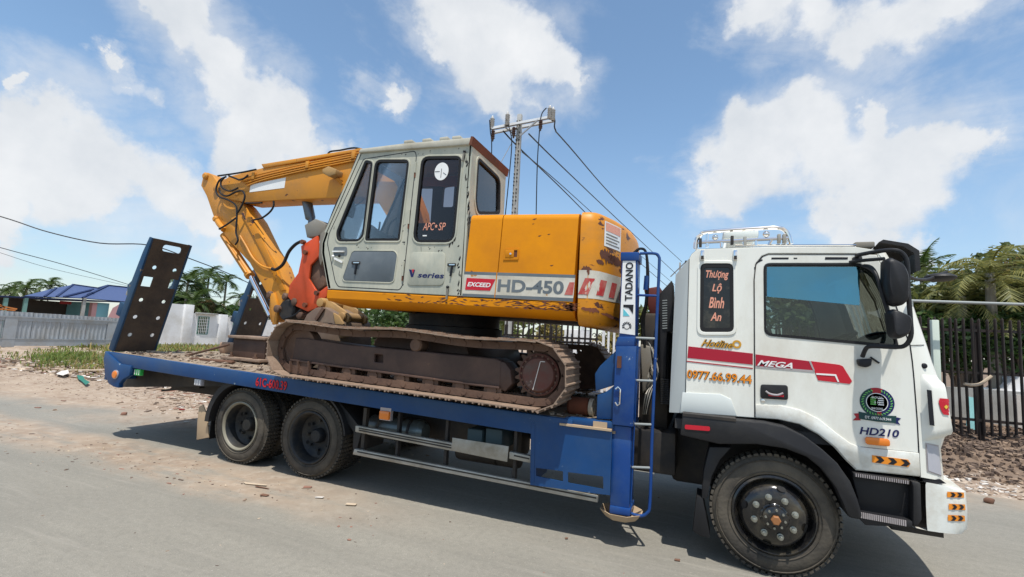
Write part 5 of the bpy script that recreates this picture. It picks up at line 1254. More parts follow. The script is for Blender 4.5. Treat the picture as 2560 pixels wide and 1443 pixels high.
# headlamp, vent slot, flag
def oncorner(px, py):
    """point on the curved front corner seen at a pixel (search along its rows)"""
    d = ray(px, py); best = None
    for i in range(len(cn) - 1):
        for k in range(6):
            a, b, c_, e_ = Vector(cn[i][k]), Vector(cn[i][k + 1]), Vector(cn[i + 1][k + 1]), Vector(cn[i + 1][k])
            for tri in ((a, b, c_), (a, c_, e_)):
                n = (tri[1] - tri[0]).cross(tri[2] - tri[0])
                if abs(n.dot(d)) < 1e-9: continue
                t = (tri[0] - CAM_LOC).dot(n) / d.dot(n); p = CAM_LOC + d * t
                ok = all(((tri[(j + 1) % 3] - tri[j]).cross(p - tri[j])).dot(n) >= -1e-4 * n.length for j in range(3))
                if ok and (best is None or t < best[0]): best = (t, p, n.normalized() if n.dot(d) < 0 else -n.normalized())
    if best is None: return None
    return best[1] + best[2] * .004
def cornerpatch(name, mat, quad, parent, nx=5, ny=5, off=0.0):
    """a patch that lies on the curved corner: quad = four pixels tl, tr, br, bl"""
    tl, tr, br, bl = [Vector(q) for q in quad]; g = []
    for j in range(ny + 1):
        row = []
        for i in range(nx + 1):
            q = tl.lerp(tr, i / nx).lerp(bl.lerp(br, i / nx), j / ny); p = oncorner(q.x, q.y)
            row.append(p)
        g.append(row)
    mb = MB(); vs = []; ix = {}
    for j in range(ny + 1):
        for i in range(nx + 1):
            if g[j][i] is not None: ix[i, j] = len(vs); vs.append(g[j][i] + (Vector((off[0], off[1], 0)) if isinstance(off, tuple) else Vector((off, -off, 0))))
    fs = [(ix[i, j], ix[i + 1, j], ix[i + 1, j + 1], ix[i, j + 1]) for j in range(ny) for i in range(nx) if all(k in ix for k in ((i, j), (i + 1, j), (i + 1, j + 1), (i, j + 1)))]
    if not fs: return None
    mb.add(vs, fs); return mb.build(name, mat, parent, fix=False)
def bulge(name, mat, quad, parent, h_=.045, nx=14, ny=16):
    tl, tr, br, bl = [Vector(q) for q in quad]; mb = MB(); ix = {}; vs = []
    for j in range(ny + 1):
        for i in range(nx + 1):
            u, v = i / nx, j / ny; q = tl.lerp(tr, u).lerp(bl.lerp(br, u), v); p = oncorner(q.x, q.y)
            if p is None: continue
            e = smooth01(0, .22, u) * smooth01(0, .16, v) * smooth01(0, .10, 1 - v); ix[i, j] = len(vs); vs.append(p + Vector((.5 * h_ * e - .003 * (1 - e), -h_ * e + .003 * (1 - e), 0)))
    mb.add(vs, [(ix[i, j], ix[i + 1, j], ix[i + 1, j + 1], ix[i, j + 1]) for j in range(ny) for i in range(nx) if all(k in ix for k in ((i, j), (i + 1, j), (i + 1, j + 1), (i, j + 1)))])
    return mb.build(name, mat, parent, fix=False, smooth=60)
bulge('air_deflector', 'white_paint', [(2302, 936), (2341, 940), (2366, 1094), (2306, 1104)], co)
hl = cornerpatch('headlamp', 'lamp_clear', [(2315, 1110), (2343, 1116), (2351, 1188), (2319, 1176)], co, 5, 6, .002)
cornerpatch('headlamp_bezel', 'silver_film', [(2313, 1107), (2345, 1113), (2353, 1191), (2317, 1179)], co, 5, 6)
cornerpatch('vent_slot', 'ink', [(2297, 972), (2309, 974), (2316, 1061), (2304, 1059)], co, 4, 6, (.026, -.050))
for i in range(5):
    y = 993 + i * 8
    cornerpatch('flag_sticker', 'red_film', [(2326 + (3, 0, 2, 4, 7)[i], y), (2350, y + 2), (2352, y + 10), (2326 + (0, 2, 4, 7, 12)[i], y + 8)], co, 4, 2, (.026, -.050))
cornerpatch('flag_star', 'yellow_film', [(2338, 1014), (2343, 1009), (2348, 1014), (2343, 1020)], co, 2, 2, (.028, -.053))
cornerpatch('corner_seam', 'ink', [(2276, 863), (2309, 862), (2309, 864), (2276, 865)], co, 5, 1)
p = oncorner(2309, 915)
if p: MB().ball(p, .02, 8, sc=(1, .4, 1)).build('corner_plug', 'ink', co)
# door skin details
sill = P2([(1888, 1011), (1950, 1013), (1999, 1024), (2046, 1047), (2086, 1079), (2125, 1108), (2150, 1117), (2297, 1132), (2300, 1190), (2141, 1174), (2116, 1150), (2088, 1118), (2048, 1086), (2000, 1060), (1945, 1048), (1888.5, 1044)], YC)
MB().prism(sill, YC - .014, YC).build('door_sill', 'white_splash', dr, bevel=.008)
crease = P2([(1930, 850), (2235, 878), (2262, 905), (2262, 922), (2120, 907), (1935, 872)], YC)
MB().prism(P2([(1706, 981), (1800, 985), (1828, 998), (1842, 1040), (1700, 1031)], YC), YC - .010, YC).build('cab_lower_swage', 'white_trim', cab, bevel=.008)
# red stripe
decal('stripe', 'red_tape', cab, [(1721, 866), (1882, 884), (1882, 912), (1718.5, 895)], YC - .0005)
decal('stripe', 'red_tape', cab, [(1717, 902), (1882, 920), (1882, 922.5), (1717, 904.5)], YC - .0005)
decal('stripe', 'red_tape', dr, [(1889, 886), (2022, 903), (2035, 926), (1889, 915)], YC - .0015)
decal('stripe', 'silver_film', dr, [(1889, 915), (2035, 926), (2036, 931), (1889, 919)], YC - .0015)
decal('stripe', 'red_film', dr, [(2027, 903), (2098, 912), (2107, 916), (2130, 953), (2124, 960), (2045, 951)], YC - .0015)
decal('stripe', 'silver_film', dr, [(2022, 903), (2027, 903), (2037, 927), (2033, 927)], YC - .0035)
decal('stripe', 'sticker_white', dr, [(2040, 933), (2090, 936), (2098, 955), (2094, 955), (2087, 940), (2041, 937)], YC - .0045)
text('MEGA', 'sticker_white', dr, (1893, 914), (1981, 922), (1897, 900), YC - .005, bold=.02, shear=.25)
for b_, m_, y_ in ((.05, 'ink', .001), (.012, 'orange_film', .0045)):
    text('0977.66.99.44', m_, cab, (1717, 946), (1879, 961), (1718, 924), YC - y_, bold=b_)
for b_, m_, y_ in ((.05, 'ink', .001), (.008, 'gold_film', .0045)):
    text('Hotline', m_, cab, (1752, 866), (1832, 872), (1756, 848), YC - y_, bold=b_, shear=.35)
q = SY(1842, 861, YC)
MB().lathe([(.018, 0), (.034, 0), (.034, -.003), (.018, -.003)], (q.x, YC - .001, q.z), 'Y', 18).build('lettering', 'gold_film', cab, smooth=0)
text('HD210', 'navy_ink', dr, (2149, 1085.5), (2247, 1094.5), (2150, 1067), YC - .0155 + .0135, bold=.02, shear=.15)
# round crest with ribbon
q = SY(2192, 1006, YC); r1 = (SY(2236, 1009, YC) - q).length
cr = MB(); cy = YC - .0012
def disc(mb, r0, r1, y, mi, a0=0, a1=360, n=32):
    pts = [(q.x + r1 * math.cos(R(a0 + (a1 - a0) * k / n)), q.z + r1 * math.sin(R(a0 + (a1 - a0) * k / n))) for k in range(n + 1)]
    if r0 > 0: pts += [(q.x + r0 * math.cos(R(a1 + (a0 - a1) * k / n)), q.z + r0 * math.sin(R(a1 + (a0 - a1) * k / n))) for k in range(n + 1)]
    else: pts += [(q.x, q.z)]
    mb.prism(pts, y - .002, y, mi)
for k in range(36):
    a0 = k * 10
    disc(cr, r1 * .2, r1, cy, 0 if (100 < a0 < 265) else (1 if 60 < a0 <= 100 or 265 <= a0 < 290 else 2), a0, a0 + 10.02, 2)
for k in range(28):
    a = R(-250 + 320 * k / 27 + 0); c_ = Vector((math.cos(a), 0, math.sin(a))); t_ = Vector((-math.sin(a), 0, math.cos(a)))
    cr.obox(Vector((q.x, cy - .003, q.z)) + c_ * (r1 * .84), (c_ + t_ * .8), (t_ - c_ * .8), (0, 1, 0), r1 * .075, r1 * .028, .001, 3)
disc(cr, r1 * .60, r1 * .64, cy - .002, 4)
cr.build('crest', ['crest_dark', 'crest_red', 'navy_ink', 'crest_green', 'sticker_white'], dr, smooth=0)
disc2 = MB(); disc(disc2, 0, r1 * .60, cy - .001, 0, 90, 270, 16); disc(disc2, 0, r1 * .60, cy - .001, 1, -90, 90, 16)
disc2.build('crest_centre', ['crest_dark', 'navy_ink'], dr, smooth=0)
for body, y_, w_ in (('BACH THI', .36, .40), ('3 N', .02, .22), ('BINH DUONG', -.40, .44)):
    a_ = Vector((q.x - r1 * w_ * .75, cy - .004, q.z + r1 * (y_ - .1)))
    text(body, 'sticker_white', dr, None, None, None, 0, t=.002, name='crest_lettering', plane=[a_, a_ + Vector((r1 * w_ * 1.5, 0, 0)), a_ + Vector((0, 0, r1 * .15))])
for k in range(4):
    for s_ in (-1, 1):
        c_ = Vector((q.x + s_ * r1 * .22, cy - .0035, q.z + r1 * (.28 - .14 * k))); MB().obox(c_, (1, 0, 0), (0, 0, 1), (0, 1, 0), r1 * .16, r1 * .035, .001).build('crest_bar', 'crest_green' if s_ < 0 else 'sticker_white', dr, smooth=0)
rb = MB(); 
rb.prism(P2([(2146, 1029), (2192, 1038), (2240, 1040), (2239, 1058), (2192, 1054), (2147, 1047)], YC), cy - .006, cy - .003, 0)
rb.prism(P2([(2134, 1034), (2150, 1033), (2151, 1051), (2132, 1051), (2140, 1043)], YC), cy - .003, cy, 1)
rb.prism(P2([(2236, 1042), (2252, 1046), (2244, 1053), (2250, 1062), (2234, 1058)], YC), cy - .003, cy, 2)
rb.build('crest_ribbon', ['crest_dark', 'crest_red', 'navy_ink'], dr, smooth=0)
text('ĐT. 0977.669.944', 'sticker_white', dr, (2162, 1046), (2228, 1053), (2162, 1039), cy - .0062, t=.002, name='crest_lettering')
# amber side lamp and chevrons
MB().prism(rnd(P2([(2162, 1091), (2222, 1097), (2224, 1116), (2162, 1110)], YC - .02), .02), YC - .045, YC - .012).build('side_lamp', 'amber', dr, bevel=.008)
def chevrons(tl, tr, bl, n, parent, Y, base='orange_film', point=False, name='chevron_sticker'):
    A, B, C = SY(*tl, Y), SY(*tr, Y), SY(*bl, Y); U, V = B - A, C - A; mb = MB()
    f = lambda u, v: (lambda p: (p.x, p.z))(A + U * u + V * v)
    mb.prism([f(0, 0), f(1 - (.06 if point else 0), 0), f(1, .5), f(1 - (.06 if point else 0), 1), f(0, 1)], Y - .003, Y, 0)
    for k in range(n):
        u = (k + .25) / n; w_ = .42 / n
        mb.prism([f(u, .06), f(u + w_, .06), f(u + w_ + .3 / n, .5), f(u + w_, .94), f(u, .94), f(u + .3 / n, .5)], Y - .005, Y - .002, 1)
    return mb.build(name, [base, 'ink'], parent, smooth=0)
chevrons((2180, 1138), (2276, 1150), (2180, 1156), 3, dr, YC - .0145, point=True)
# door handle
dh = MB().prism(rnd(P2([(1901, 961), (1969, 963), (1970, 1000), (1901, 996)], YC), .02), YC - .016, YC).build('door_handle', 'black_plastic', dr, bevel=.006)
pts = [SY(x, y, YC - .02) for x, y in ((1914, 978), (1925, 985), (1943, 988), (1958, 983))]
MB().tube(spline(pts, 4), [.008] * 13, 8).build('handle_grip', 'silver_film', dr)
decal('handle_sticker', 'red_film', dr, [(1921, 985), (1960, 988), (1959, 993), (1921, 990)], YC - .0165)
q = SY(1907.5, 1002, YC); MB().lathe([(.014, 0), (.014, -.008), (.0, -.012)], (q.x, YC, q.z), 'Y', 14).build('door_lock', 'chrome', dr)
for quad in ([(1929, 644), (1972, 644), (1971, 648.5), (1928, 648.5)], [(1984, 644.5), (1993, 644.5), (1993, 647.5), (1984, 647.5)], [(2063, 643), (2120, 643.5), (2119, 649), (2062, 649.5)], [(1890, 656), (1905, 648), (1907, 651), (1892, 659)], [(1885.5, 668), (1889, 667), (1888, 674), (1886, 675)]):
    decal('paint_scrape', 'ink', dr, quad, YC - .0012, t=.0015)
for px in (1750, 1832):                              # roof rack clamps
    q = SY(px + 5, 641, YC)
    cl_ = MB().box(q.x - .012, q.x + .018, YC - .022, YC + .01, q.z - .035, q.z + .05).build('rack_clamp', 'chrome', cab, bevel=.004)
    MB().box(q.x - .008, q.x + .014, YC - .034, YC - .02, q.z - .03, q.z + .0).build('clamp_bolt', 'dark_steel', cl_)
# shut lines round the door
def seam(pts, w_=.006, parent=None):
    q_ = [SY(x, y, YC - .0022) for x, y in pts]; mb = MB()
    for a_, b_ in zip(q_, q_[1:]): mb.beam(a_, b_, .003, w_)
    return mb.build('shut_line', 'ink', parent or dr, smooth=0, fix=False)
seam([(1887, 1044), (1885.3, 700), (1889.5, 661), (1906, 641.5), (1921, 635.5), (2150, 635.5)]); seam([(2222, 715), (2275.5, 864), (2281, 905), (2285, 947), (2293, 1050), (2300.5, 1192)], .007)
seam([(2152, 1117.5), (2298, 1132.5)], .004); seam([(1723, 648), (1712, 1031)], .004, cab)
# ---- wheel arch, rear box, steps
fo = P2([(1706, 1034), (1852, 1051.5), (1913, 1057), (1963.5, 1068), (2014, 1093), (2057, 1125), (2093, 1158), (2126, 1204), (2144, 1248), (2156, 1290), (2150, 1300), (2121.5, 1294), (2107, 1258), (2089, 1219), (2053, 1172), (2017, 1143), (1963.5, 1122), (1891.5, 1111), (1798, 1111), (1700, 1088)], -.10)
fo_o = P2([(1706, 1034), (1852, 1051.5), (1913, 1057), (1963.5, 1068), (2014, 1093), (2057, 1125), (2093, 1158), (2126, 1204), (2144, 1248), (2156, 1290)], -.02)
wa = MB().prism(fo, -.105, .30).build('wheel_arch', 'black_plastic', truck, bevel=.014)
MB().prism(fo, mirY(.30), mirY(-.105)).build('wheel_arch', 'black_plastic', truck, bevel=.014)
MB().prism(P2([(1707, 1033), (1840, 1047), (1840, 1054), (1707, 1040)], -.10), -.109, .28).build('arch_tread', 'dark_steel', wa)
MB().prism(rnd(P2([(1712, 1062), (1775, 1067), (1775, 1078), (1712, 1073)], -.11), .012), -.112, -.104).build('reflector', 'red_film', wa)
pts = P2([(1774, 1118), (1828, 1119), (1800, 1150), (1780, 1190), (1768, 1247), (1754, 1247), (1760, 1175)], -.0)
MB().prism(pts, .0, .25).build('splash_guard', 'black_plastic', truck, bevel=.006)
pts = P2([(1742, 1240), (1757, 1247), (1776, 1345), (1750, 1340), (1732, 1328)], .0)
MB().prism(pts, .0, .26).build('mud_flap', 'rubber_black', truck, bevel=.004)
st = P2([(2132, 1180), (2302, 1204), (2306, 1300), (2297, 1313), (2280, 1319), (2160, 1312), (2146, 1290), (2150, 1250)], -.0)
sb = MB().prism(st, .06, .40).build('step_box', 'black_plastic', truck, bevel=.012)
MB().prism(P2([(2134, 1182), (2275, 1201), (2275, 1212), (2134, 1193)], -.01), -.01, .08).build('step_tread', 'dark_steel', sb, bevel=.004)
MB().prism(P2([(2278, 1203), (2302, 1207), (2305, 1300), (2296, 1314), (2282, 1316), (2282, 1216)], -.015), -.02, .07).build('step_end', 'black_plastic', sb, bevel=.012)
MB().prism(P2([(2146, 1282), (2282, 1304), (2282, 1319), (2164, 1314), (2150, 1300)], -.02), -.02, .32).build('step_tread', 'black_plastic', sb, bevel=.006)
for k in range(22):
    a, b = SY(2152 + k * 5.2, 1284 + k * .95, -.01), SY(2152 + k * 5.2, 1291 + k * .95, -.01)
    MB().beam((a.x, -.024, a.z + .012), (a.x, -.024, a.z - .026), .010, .008).build('tread_bar', 'silver_film', sb)
for k in range(24):
    a = SY(2140 + k * 5.6, 1184 + k * .78, -.012); MB().beam(a, a + Vector((0, 0, -.022)), .012, .006).build('tread_bar', 'silver_film', sb)
# ---- bumper
bm_rows = []
for (gx, gy, sx_, sy_) in ((2316, 1206, 2390, 1215), (2314, 1212, 2409, 1226), (2315, 1265, 2413, 1270), (2317, 1310, 2413, 1312), (2319, 1327, 2402, 1322)):
    g, s_ = SY(gx, gy, .02), SY(sx_, sy_, .22); row = []
    for k in range(8):
        t = k / 7; cx = g.x + (s_.x - g.x) * .95
        row.append((g.x * (1 - t) ** 2 + 2 * t * (1 - t) * cx + s_.x * t * t, .02 * (1 - t) ** 2 + 2 * t * (1 - t) * .02 + .22 * t * t, g.z + (s_.z - g.z) * t))
    for k in range(1, 12):
        a, b = Vector(row[7]), Vector((row[7][0], mirY(row[7][1]), row[7][2])); t = k / 12
        q = a.lerp(b, t); row.append((q.x + .10 * math.sin(math.pi * t), q.y, q.z))
    for k in range(7, -1, -1):
        row.append((row[k][0], mirY(row[k][1]), row[k][2]))
    bm_rows.append(row)
top_in = [(x - .10, y + (.05 if y < YM else -.05), z) for x, y, z in bm_rows[0]]
bot_in = [(x - .12, y + (.05 if y < YM else -.05), z) for x, y, z in bm_rows[-1]]
bmp = MB().loft([top_in] + bm_rows + [bot_in]).build('bumper', 'white_splash', truck, smooth=50)
cnold = cn
def onrows(rows_, fn):
    global cn
    keep = cn; cn = rows_; r_ = fn(); cn = keep; return r_
brows = [r[:8] for r in bm_rows]
for i, (y0, y1) in enumerate(((1229, 1243), (1259, 1274), (1287, 1302))):
    x0 = (2367, 2371, 2369)[i]; x1 = (2408, 2411, 2410)[i]
    onrows(brows, lambda: cornerpatch('chevron_sticker', 'orange_film', [(x0, y0), (x1, y0 + 2), (x1 + 1, y1 + 1), (x0, y1)], bmp, 6, 2))
    for j in range(2):
        u = x0 + 6 + j * 17; ym_ = (y0 + y1) / 2
        onrows(brows, lambda: cornerpatch('chevron', 'ink', [(u, y0 + 1.5), (u + 8, y0 + 2), (u + 14, ym_ + .5), (u + 6, ym_)], bmp, 2, 2, .002))
        onrows(brows, lambda: cornerpatch('chevron', 'ink', [(u + 6, ym_), (u + 14, ym_ + .5), (u + 8, y1 - .5), (u, y1 - 1)], bmp, 2, 2, .002))
MB().prism(P2([(2306, 1199), (2352, 1199), (2366, 1209), (2314, 1211)], .06), .06, .5).build('bumper_gap', 'ink', truck)
MB().box(6.3, 6.6, .12, mirY(.12), .45, .80).build('bumper_beam', 'dark_steel', truck)
# ---- roof rack of bright tube
ry = YC + .10
rk_z = SY(1745, 640, ry)
loop = [SY(*q_, ry) for q_ in ((1739, 622), (1741, 600), (1752, 588), (1770, 580), (1900, 571), (1945, 570), (1962, 576), (1972, 590), (1978, 610))]
rk = MB().tube(spline(loop, 5), .017, 10).build('roof_rack', 'chrome', truck)
MB().tube([Vector((p.x, mirY(p.y), p.z)) for p in spline(loop, 5)], .017, 10).build('rack_tube', 'chrome', rk)
lowb = [SY(*q_, ry) for q_ in ((1745, 607), (1760, 606), (1976, 595))]
MB().tube(lowb, .015, 8).build('rack_tube', 'chrome', rk)
MB().tube([Vector((p.x, mirY(p.y), p.z)) for p in lowb], .015, 8).build('rack_tube', 'chrome', rk)
for px, py, py2 in ((1768, 584, 618), (1804, 606, 618), (1890, 599, 614), (1930, 597, 613), (1860, 601, 615)):
    a, b = SY(px, py, ry), SY(px + (0 if px != 1930 else -8), py2, ry); MB().tube([a, b], .012, 8).build('rack_post', 'chrome', rk)
for f in (0.0, .33, .66, 1.0):
    a = loop[1].lerp(loop[7], f); a.z = lowb[0].z + (lowb[2].z - lowb[0].z) * f
    MB().tube([a, (a.x, mirY(a.y), a.z)], .013, 8).build('rack_bar', 'chrome', rk)
for px, py, r_ in ((1788, 594, .026), (1915.5, 586, .028)):
    p = SY(px, py, ry); MB().ball(p, r_, 12).build('rack_ball', 'chrome', rk)
MB().tube([SY(1838, 614, ry), SY(2140, 614, ry)], .010, 6).build('rack_tube', 'chrome', rk)
for px, py in ((1751, 607), (1830, 601), (1862, 603), (1947, 597), (1960, 597)):
    p = SY(px, py, ry); MB().box(p.x - .012, p.x + .012, ry - .03, ry + .02, p.z - .04, p.z + .035).build('rack_bracket', 'dark_steel' if px < 1840 else 'alu', rk, bevel=.004)
p = SY(1850, 590, .9); MB().box(p.x - .16, p.x + .16, .8, 1.5, p.z - .05, p.z + .05).build('roof_box', 'white_trim', rk, bevel=.03)
# visor
vz = [SY(x, y, .22) for x, y in ((2150, 606), (2195, 607), (2255, 617), (2282, 634), (2285, 680))]
rows = [[(p.x + .12 * math.sin(math.pi * k / 12) - (.0), .10 + (2 * YM - .2) * k / 12, p.z + .03 * math.sin(math.pi * k / 12)) for k in range(13)] for p in vz[1:]]
vis = MB().loft(rows); rows2 = [[(x - .03, y, z - .02) for x, y, z in r] for r in rows][::-1]; vis.loft(rows2); vis.loft([[r[0] for r in rows], [(x - .03, y, z - .02) for x, y, z in [r[0] for r in rows]]])
vis.build('sun_visor', 'black_plastic', truck)
p = SY(2158, 613, .5); MB().box(p.x - .07, p.x + .07, .45, .75, p.z - .03, p.z + .02).build('roof_lamp', 'breaker_grey', truck, bevel=.01)
# ---- mirrors on bent tube arms
my = -.24
def shell(name, pts, y0, y1, mat='black_plastic'):
    n = rnd(P2(pts, (y0 + y1) / 2), .06); cx = sum(a for a, b in n) / len(n); cz = sum(b for a, b in n) / len(n)
    rows = []
    for y, s_ in ((y0, .80), (y0 + .015, .93), (y0 + .045, 1.0), (y1 - .02, 1.0), (y1, .97)):
        rows.append([(cx + (a - cx) * s_, y, cz + (b - cz) * s_) for a, b in n])
    mb = MB().loft(rows, True); o = len(mb.v); mb.add(rows[0], [tuple(range(len(n)))]); mb.add(rows[-1], [tuple(range(len(n)))])
    return mb.build(name, mat, truck, smooth=50)
shell('wing_mirror', [(2210, 650), (2222, 646), (2252, 660), (2266, 690), (2266, 752), (2246, 768), (2222, 760), (2209, 720)], my - .06, my + .10)
shell('kerb_mirror', [(2218, 782), (2228, 772), (2270, 790), (2274, 800), (2268, 838), (2240, 849), (2226, 838)], my - .05, my + .09)
arm = spline([SY(2142, 640, YC - .01), SY(2150, 637, -.05), SY(2200, 628, -.16), SY(2238, 626, my + .02), SY(2258, 636, my + .02), SY(2268, 660, my + .02), SY(2270, 720, my + .02), SY(2276, 800, my + .02), SY(2277, 840, my + .02), SY(2262, 864, my + .04), SY(2232, 868, -.16), SY(2180, 866, -.1), SY(2165, 872, -.06), SY(2156, 892, -.02)], 5)
ma_ = MB().tube(arm, .015, 9).build('mirror_arm', 'black_plastic', truck)
MB().tube(spline([SY(2124, 656, YC - .02), SY(2150, 652, -.04), SY(2210, 647, my + .04)], 4), .013, 8).build('mirror_stay', 'black_plastic', ma_)
MB().tube(spline([SY(2160, 664, -.03), SY(2178, 668, -.1), SY(2192, 690, -.16), SY(2206, 740, my + .06), SY(2222, 790, my + .05)], 4), .012, 8).build('mirror_stay', 'black_plastic', ma_)
mbk = P2([(2139, 898), (2176, 896), (2174, 914), (2160, 919), (2142, 914)], YC); MB().prism(mbk, YC - .05, YC).build('mirror_mount', 'black_plastic', ma_, bevel=.012)
MB().tube([SY(2176, 893, YC - .01), SY(2198, 908, YC - .01)], .007, 6).build('mirror_stay', 'black_plastic', ma_)
MB().prism(P2([(2128, 645), (2152, 640), (2156, 655), (2132, 660)], YC), YC - .03, YC).build('mirror_mount', 'black_plastic', ma_, bevel=.01)
far_arm = spline([SY(2270, 690, my + .05), SY(2290, 698, .0), SY(2320, 698, .3), SY(2350, 686, .45), SY(2366, 680, .5)], 5)
fa = MB().tube(far_arm, .012, 8).build('front_mirror_arm', 'black_plastic', truck)
p = SY(2350, 694, .45)
MB().ball(p, .12, 10, sc=(.85, .9, .28)).build('front_mirror', 'black_plastic', fa)
fa.children[0].rotation_euler = (0, 0, 0)
# ---- inside the cab
MB().box(4.80, 6.55, .10, mirY(.10), 1.00, 1.08).build('cab_floor', 'interior', truck)
MB().box(5.25, 5.75, .28, .82, 1.25, 1.45).build('driver_seat', 'seat_black', truck, bevel=.05)
MB().prism([(5.28, 1.42), (5.42, 1.42), (5.30, 2.12), (5.18, 2.12)], .28, .82).build('seat_back', 'seat_black', truck, bevel=.05)
MB().box(5.25, 5.75, 1.55, 2.15, 1.25, 1.45).build('passenger_seat', 'seat_black', truck, bevel=.05)
MB().prism([(5.28, 1.42), (5.42, 1.42), (5.30, 2.12), (5.18, 2.12)], 1.55, 2.15).build('seat_back', 'seat_black', truck, bevel=.05)
MB().box(6.15, 6.55, .12, mirY(.12), 1.08, 1.72).build('dashboard', 'interior', truck, bevel=.06)
wc = Vector((6.02, .55, 1.78)); ax = Vector((-.55, 0, 1)).normalized(); e1 = Vector((0, 1, 0)); e2 = ax.cross(e1)
sw = MB().tube([wc + (e1 * math.cos(2 * math.pi * k / 28) + e2 * math.sin(2 * math.pi * k / 28)) * .22 for k in range(28)], .014, 8, closed=True)
sw.tube([wc, wc - ax * .35], .03, 8); sw.tube([wc + e1 * .21, wc - e1 * .21], .012, 6); sw.build('steering_wheel', 'seat_black', truck)
MB().box(4.86, 4.90, .12, mirY(.12), 1.05, 2.45).build('cab_back_wall', 'interior', truck)
sunv = P2([(1917, 668), (2148, 668), (2148, 764), (1917, 742)], YC + .02)
MB().prism(sunv, YC + .0085, YC + .0105).build('tint_film', 'film_blue', dr, smooth=0)
# ================================================================== excavator on the bed
YE = -0.03
YMID = 1.125
exc = thing('excavator', 'weathered yellow crawler excavator with grey cab standing on the truck bed', 'excavator', (2.1, YMID, 1.03))
TH = math.atan(DM)
# ---- crawler tracks
IC, SC = Vector((0.56, 0, 1.43)), Vector((3.575, 0, 1.357))
RT = 0.30
def track_path():
    ux = (SC - IC).normalized(); nz = Vector((-ux.z, 0, ux.x)); L = (SC - IC).length
    pts = []
    n = 60
    for k in range(n): pts.append(IC - nz * RT + ux * (L * k / n))                     # bottom run
    for k in range(30): a = -math.pi / 2 + math.pi * k / 30; pts.append(SC + (ux * math.cos(a) + nz * math.sin(a)) * RT)
    for k in range(n):
        t = k / n; s_ = -0.028 * (math.sin(2 * math.pi * t) ** 2); pts.append(SC + nz * (RT + .012 * math.sin(math.pi * t) + s_) - ux * (L * t))
    for k in range(30): a = math.pi / 2 + math.pi * k / 30; pts.append(IC + (ux * math.cos(a) + nz * math.sin(a)) * RT)
    return pts
TP = track_path()
cum = [0]
for i in range(len(TP)): cum.append(cum[-1] + (TP[(i + 1) % len(TP)] - TP[i]).length)
def at_track(s_):
    s_ %= cum[-1]
    lo_, hi_ = 0, len(TP)
    while hi_ - lo_ > 1:
        m_ = (lo_ + hi_) // 2
        if cum[m_] <= s_: lo_ = m_
        else: hi_ = m_
    a, b = TP[lo_ % len(TP)], TP[(lo_ + 1) % len(TP)]; t = (s_ - cum[lo_]) / max(1e-6, (b - a).length)
    return a.lerp(b, t), (b - a).normalized()
NSH = 44
PITCH = cum[-1] / NSH
shoe = MB(); hw = .25
prof = [(-PITCH * .52, .002), (-PITCH * .52, .012), (-PITCH * .46, .030), (-PITCH * .40, .030), (-PITCH * .36, .012), (-PITCH * .06, .012), (-PITCH * .045, .026), (PITCH * .03, .026), (PITCH * .045, .012), (PITCH * .30, .012), (PITCH * .33, .030), (PITCH * .40, .030), (PITCH * .44, .012), (PITCH * .52, .012), (PITCH * .52, .002)]
shoe.prism(prof, -hw, hw)
SHOE = bpy.data.meshes.new('track_shoe'); SHOE.from_pydata(shoe.v, [], shoe.f); SHOE.materials.append(MATS['shoe_steel']); SHOE.update()
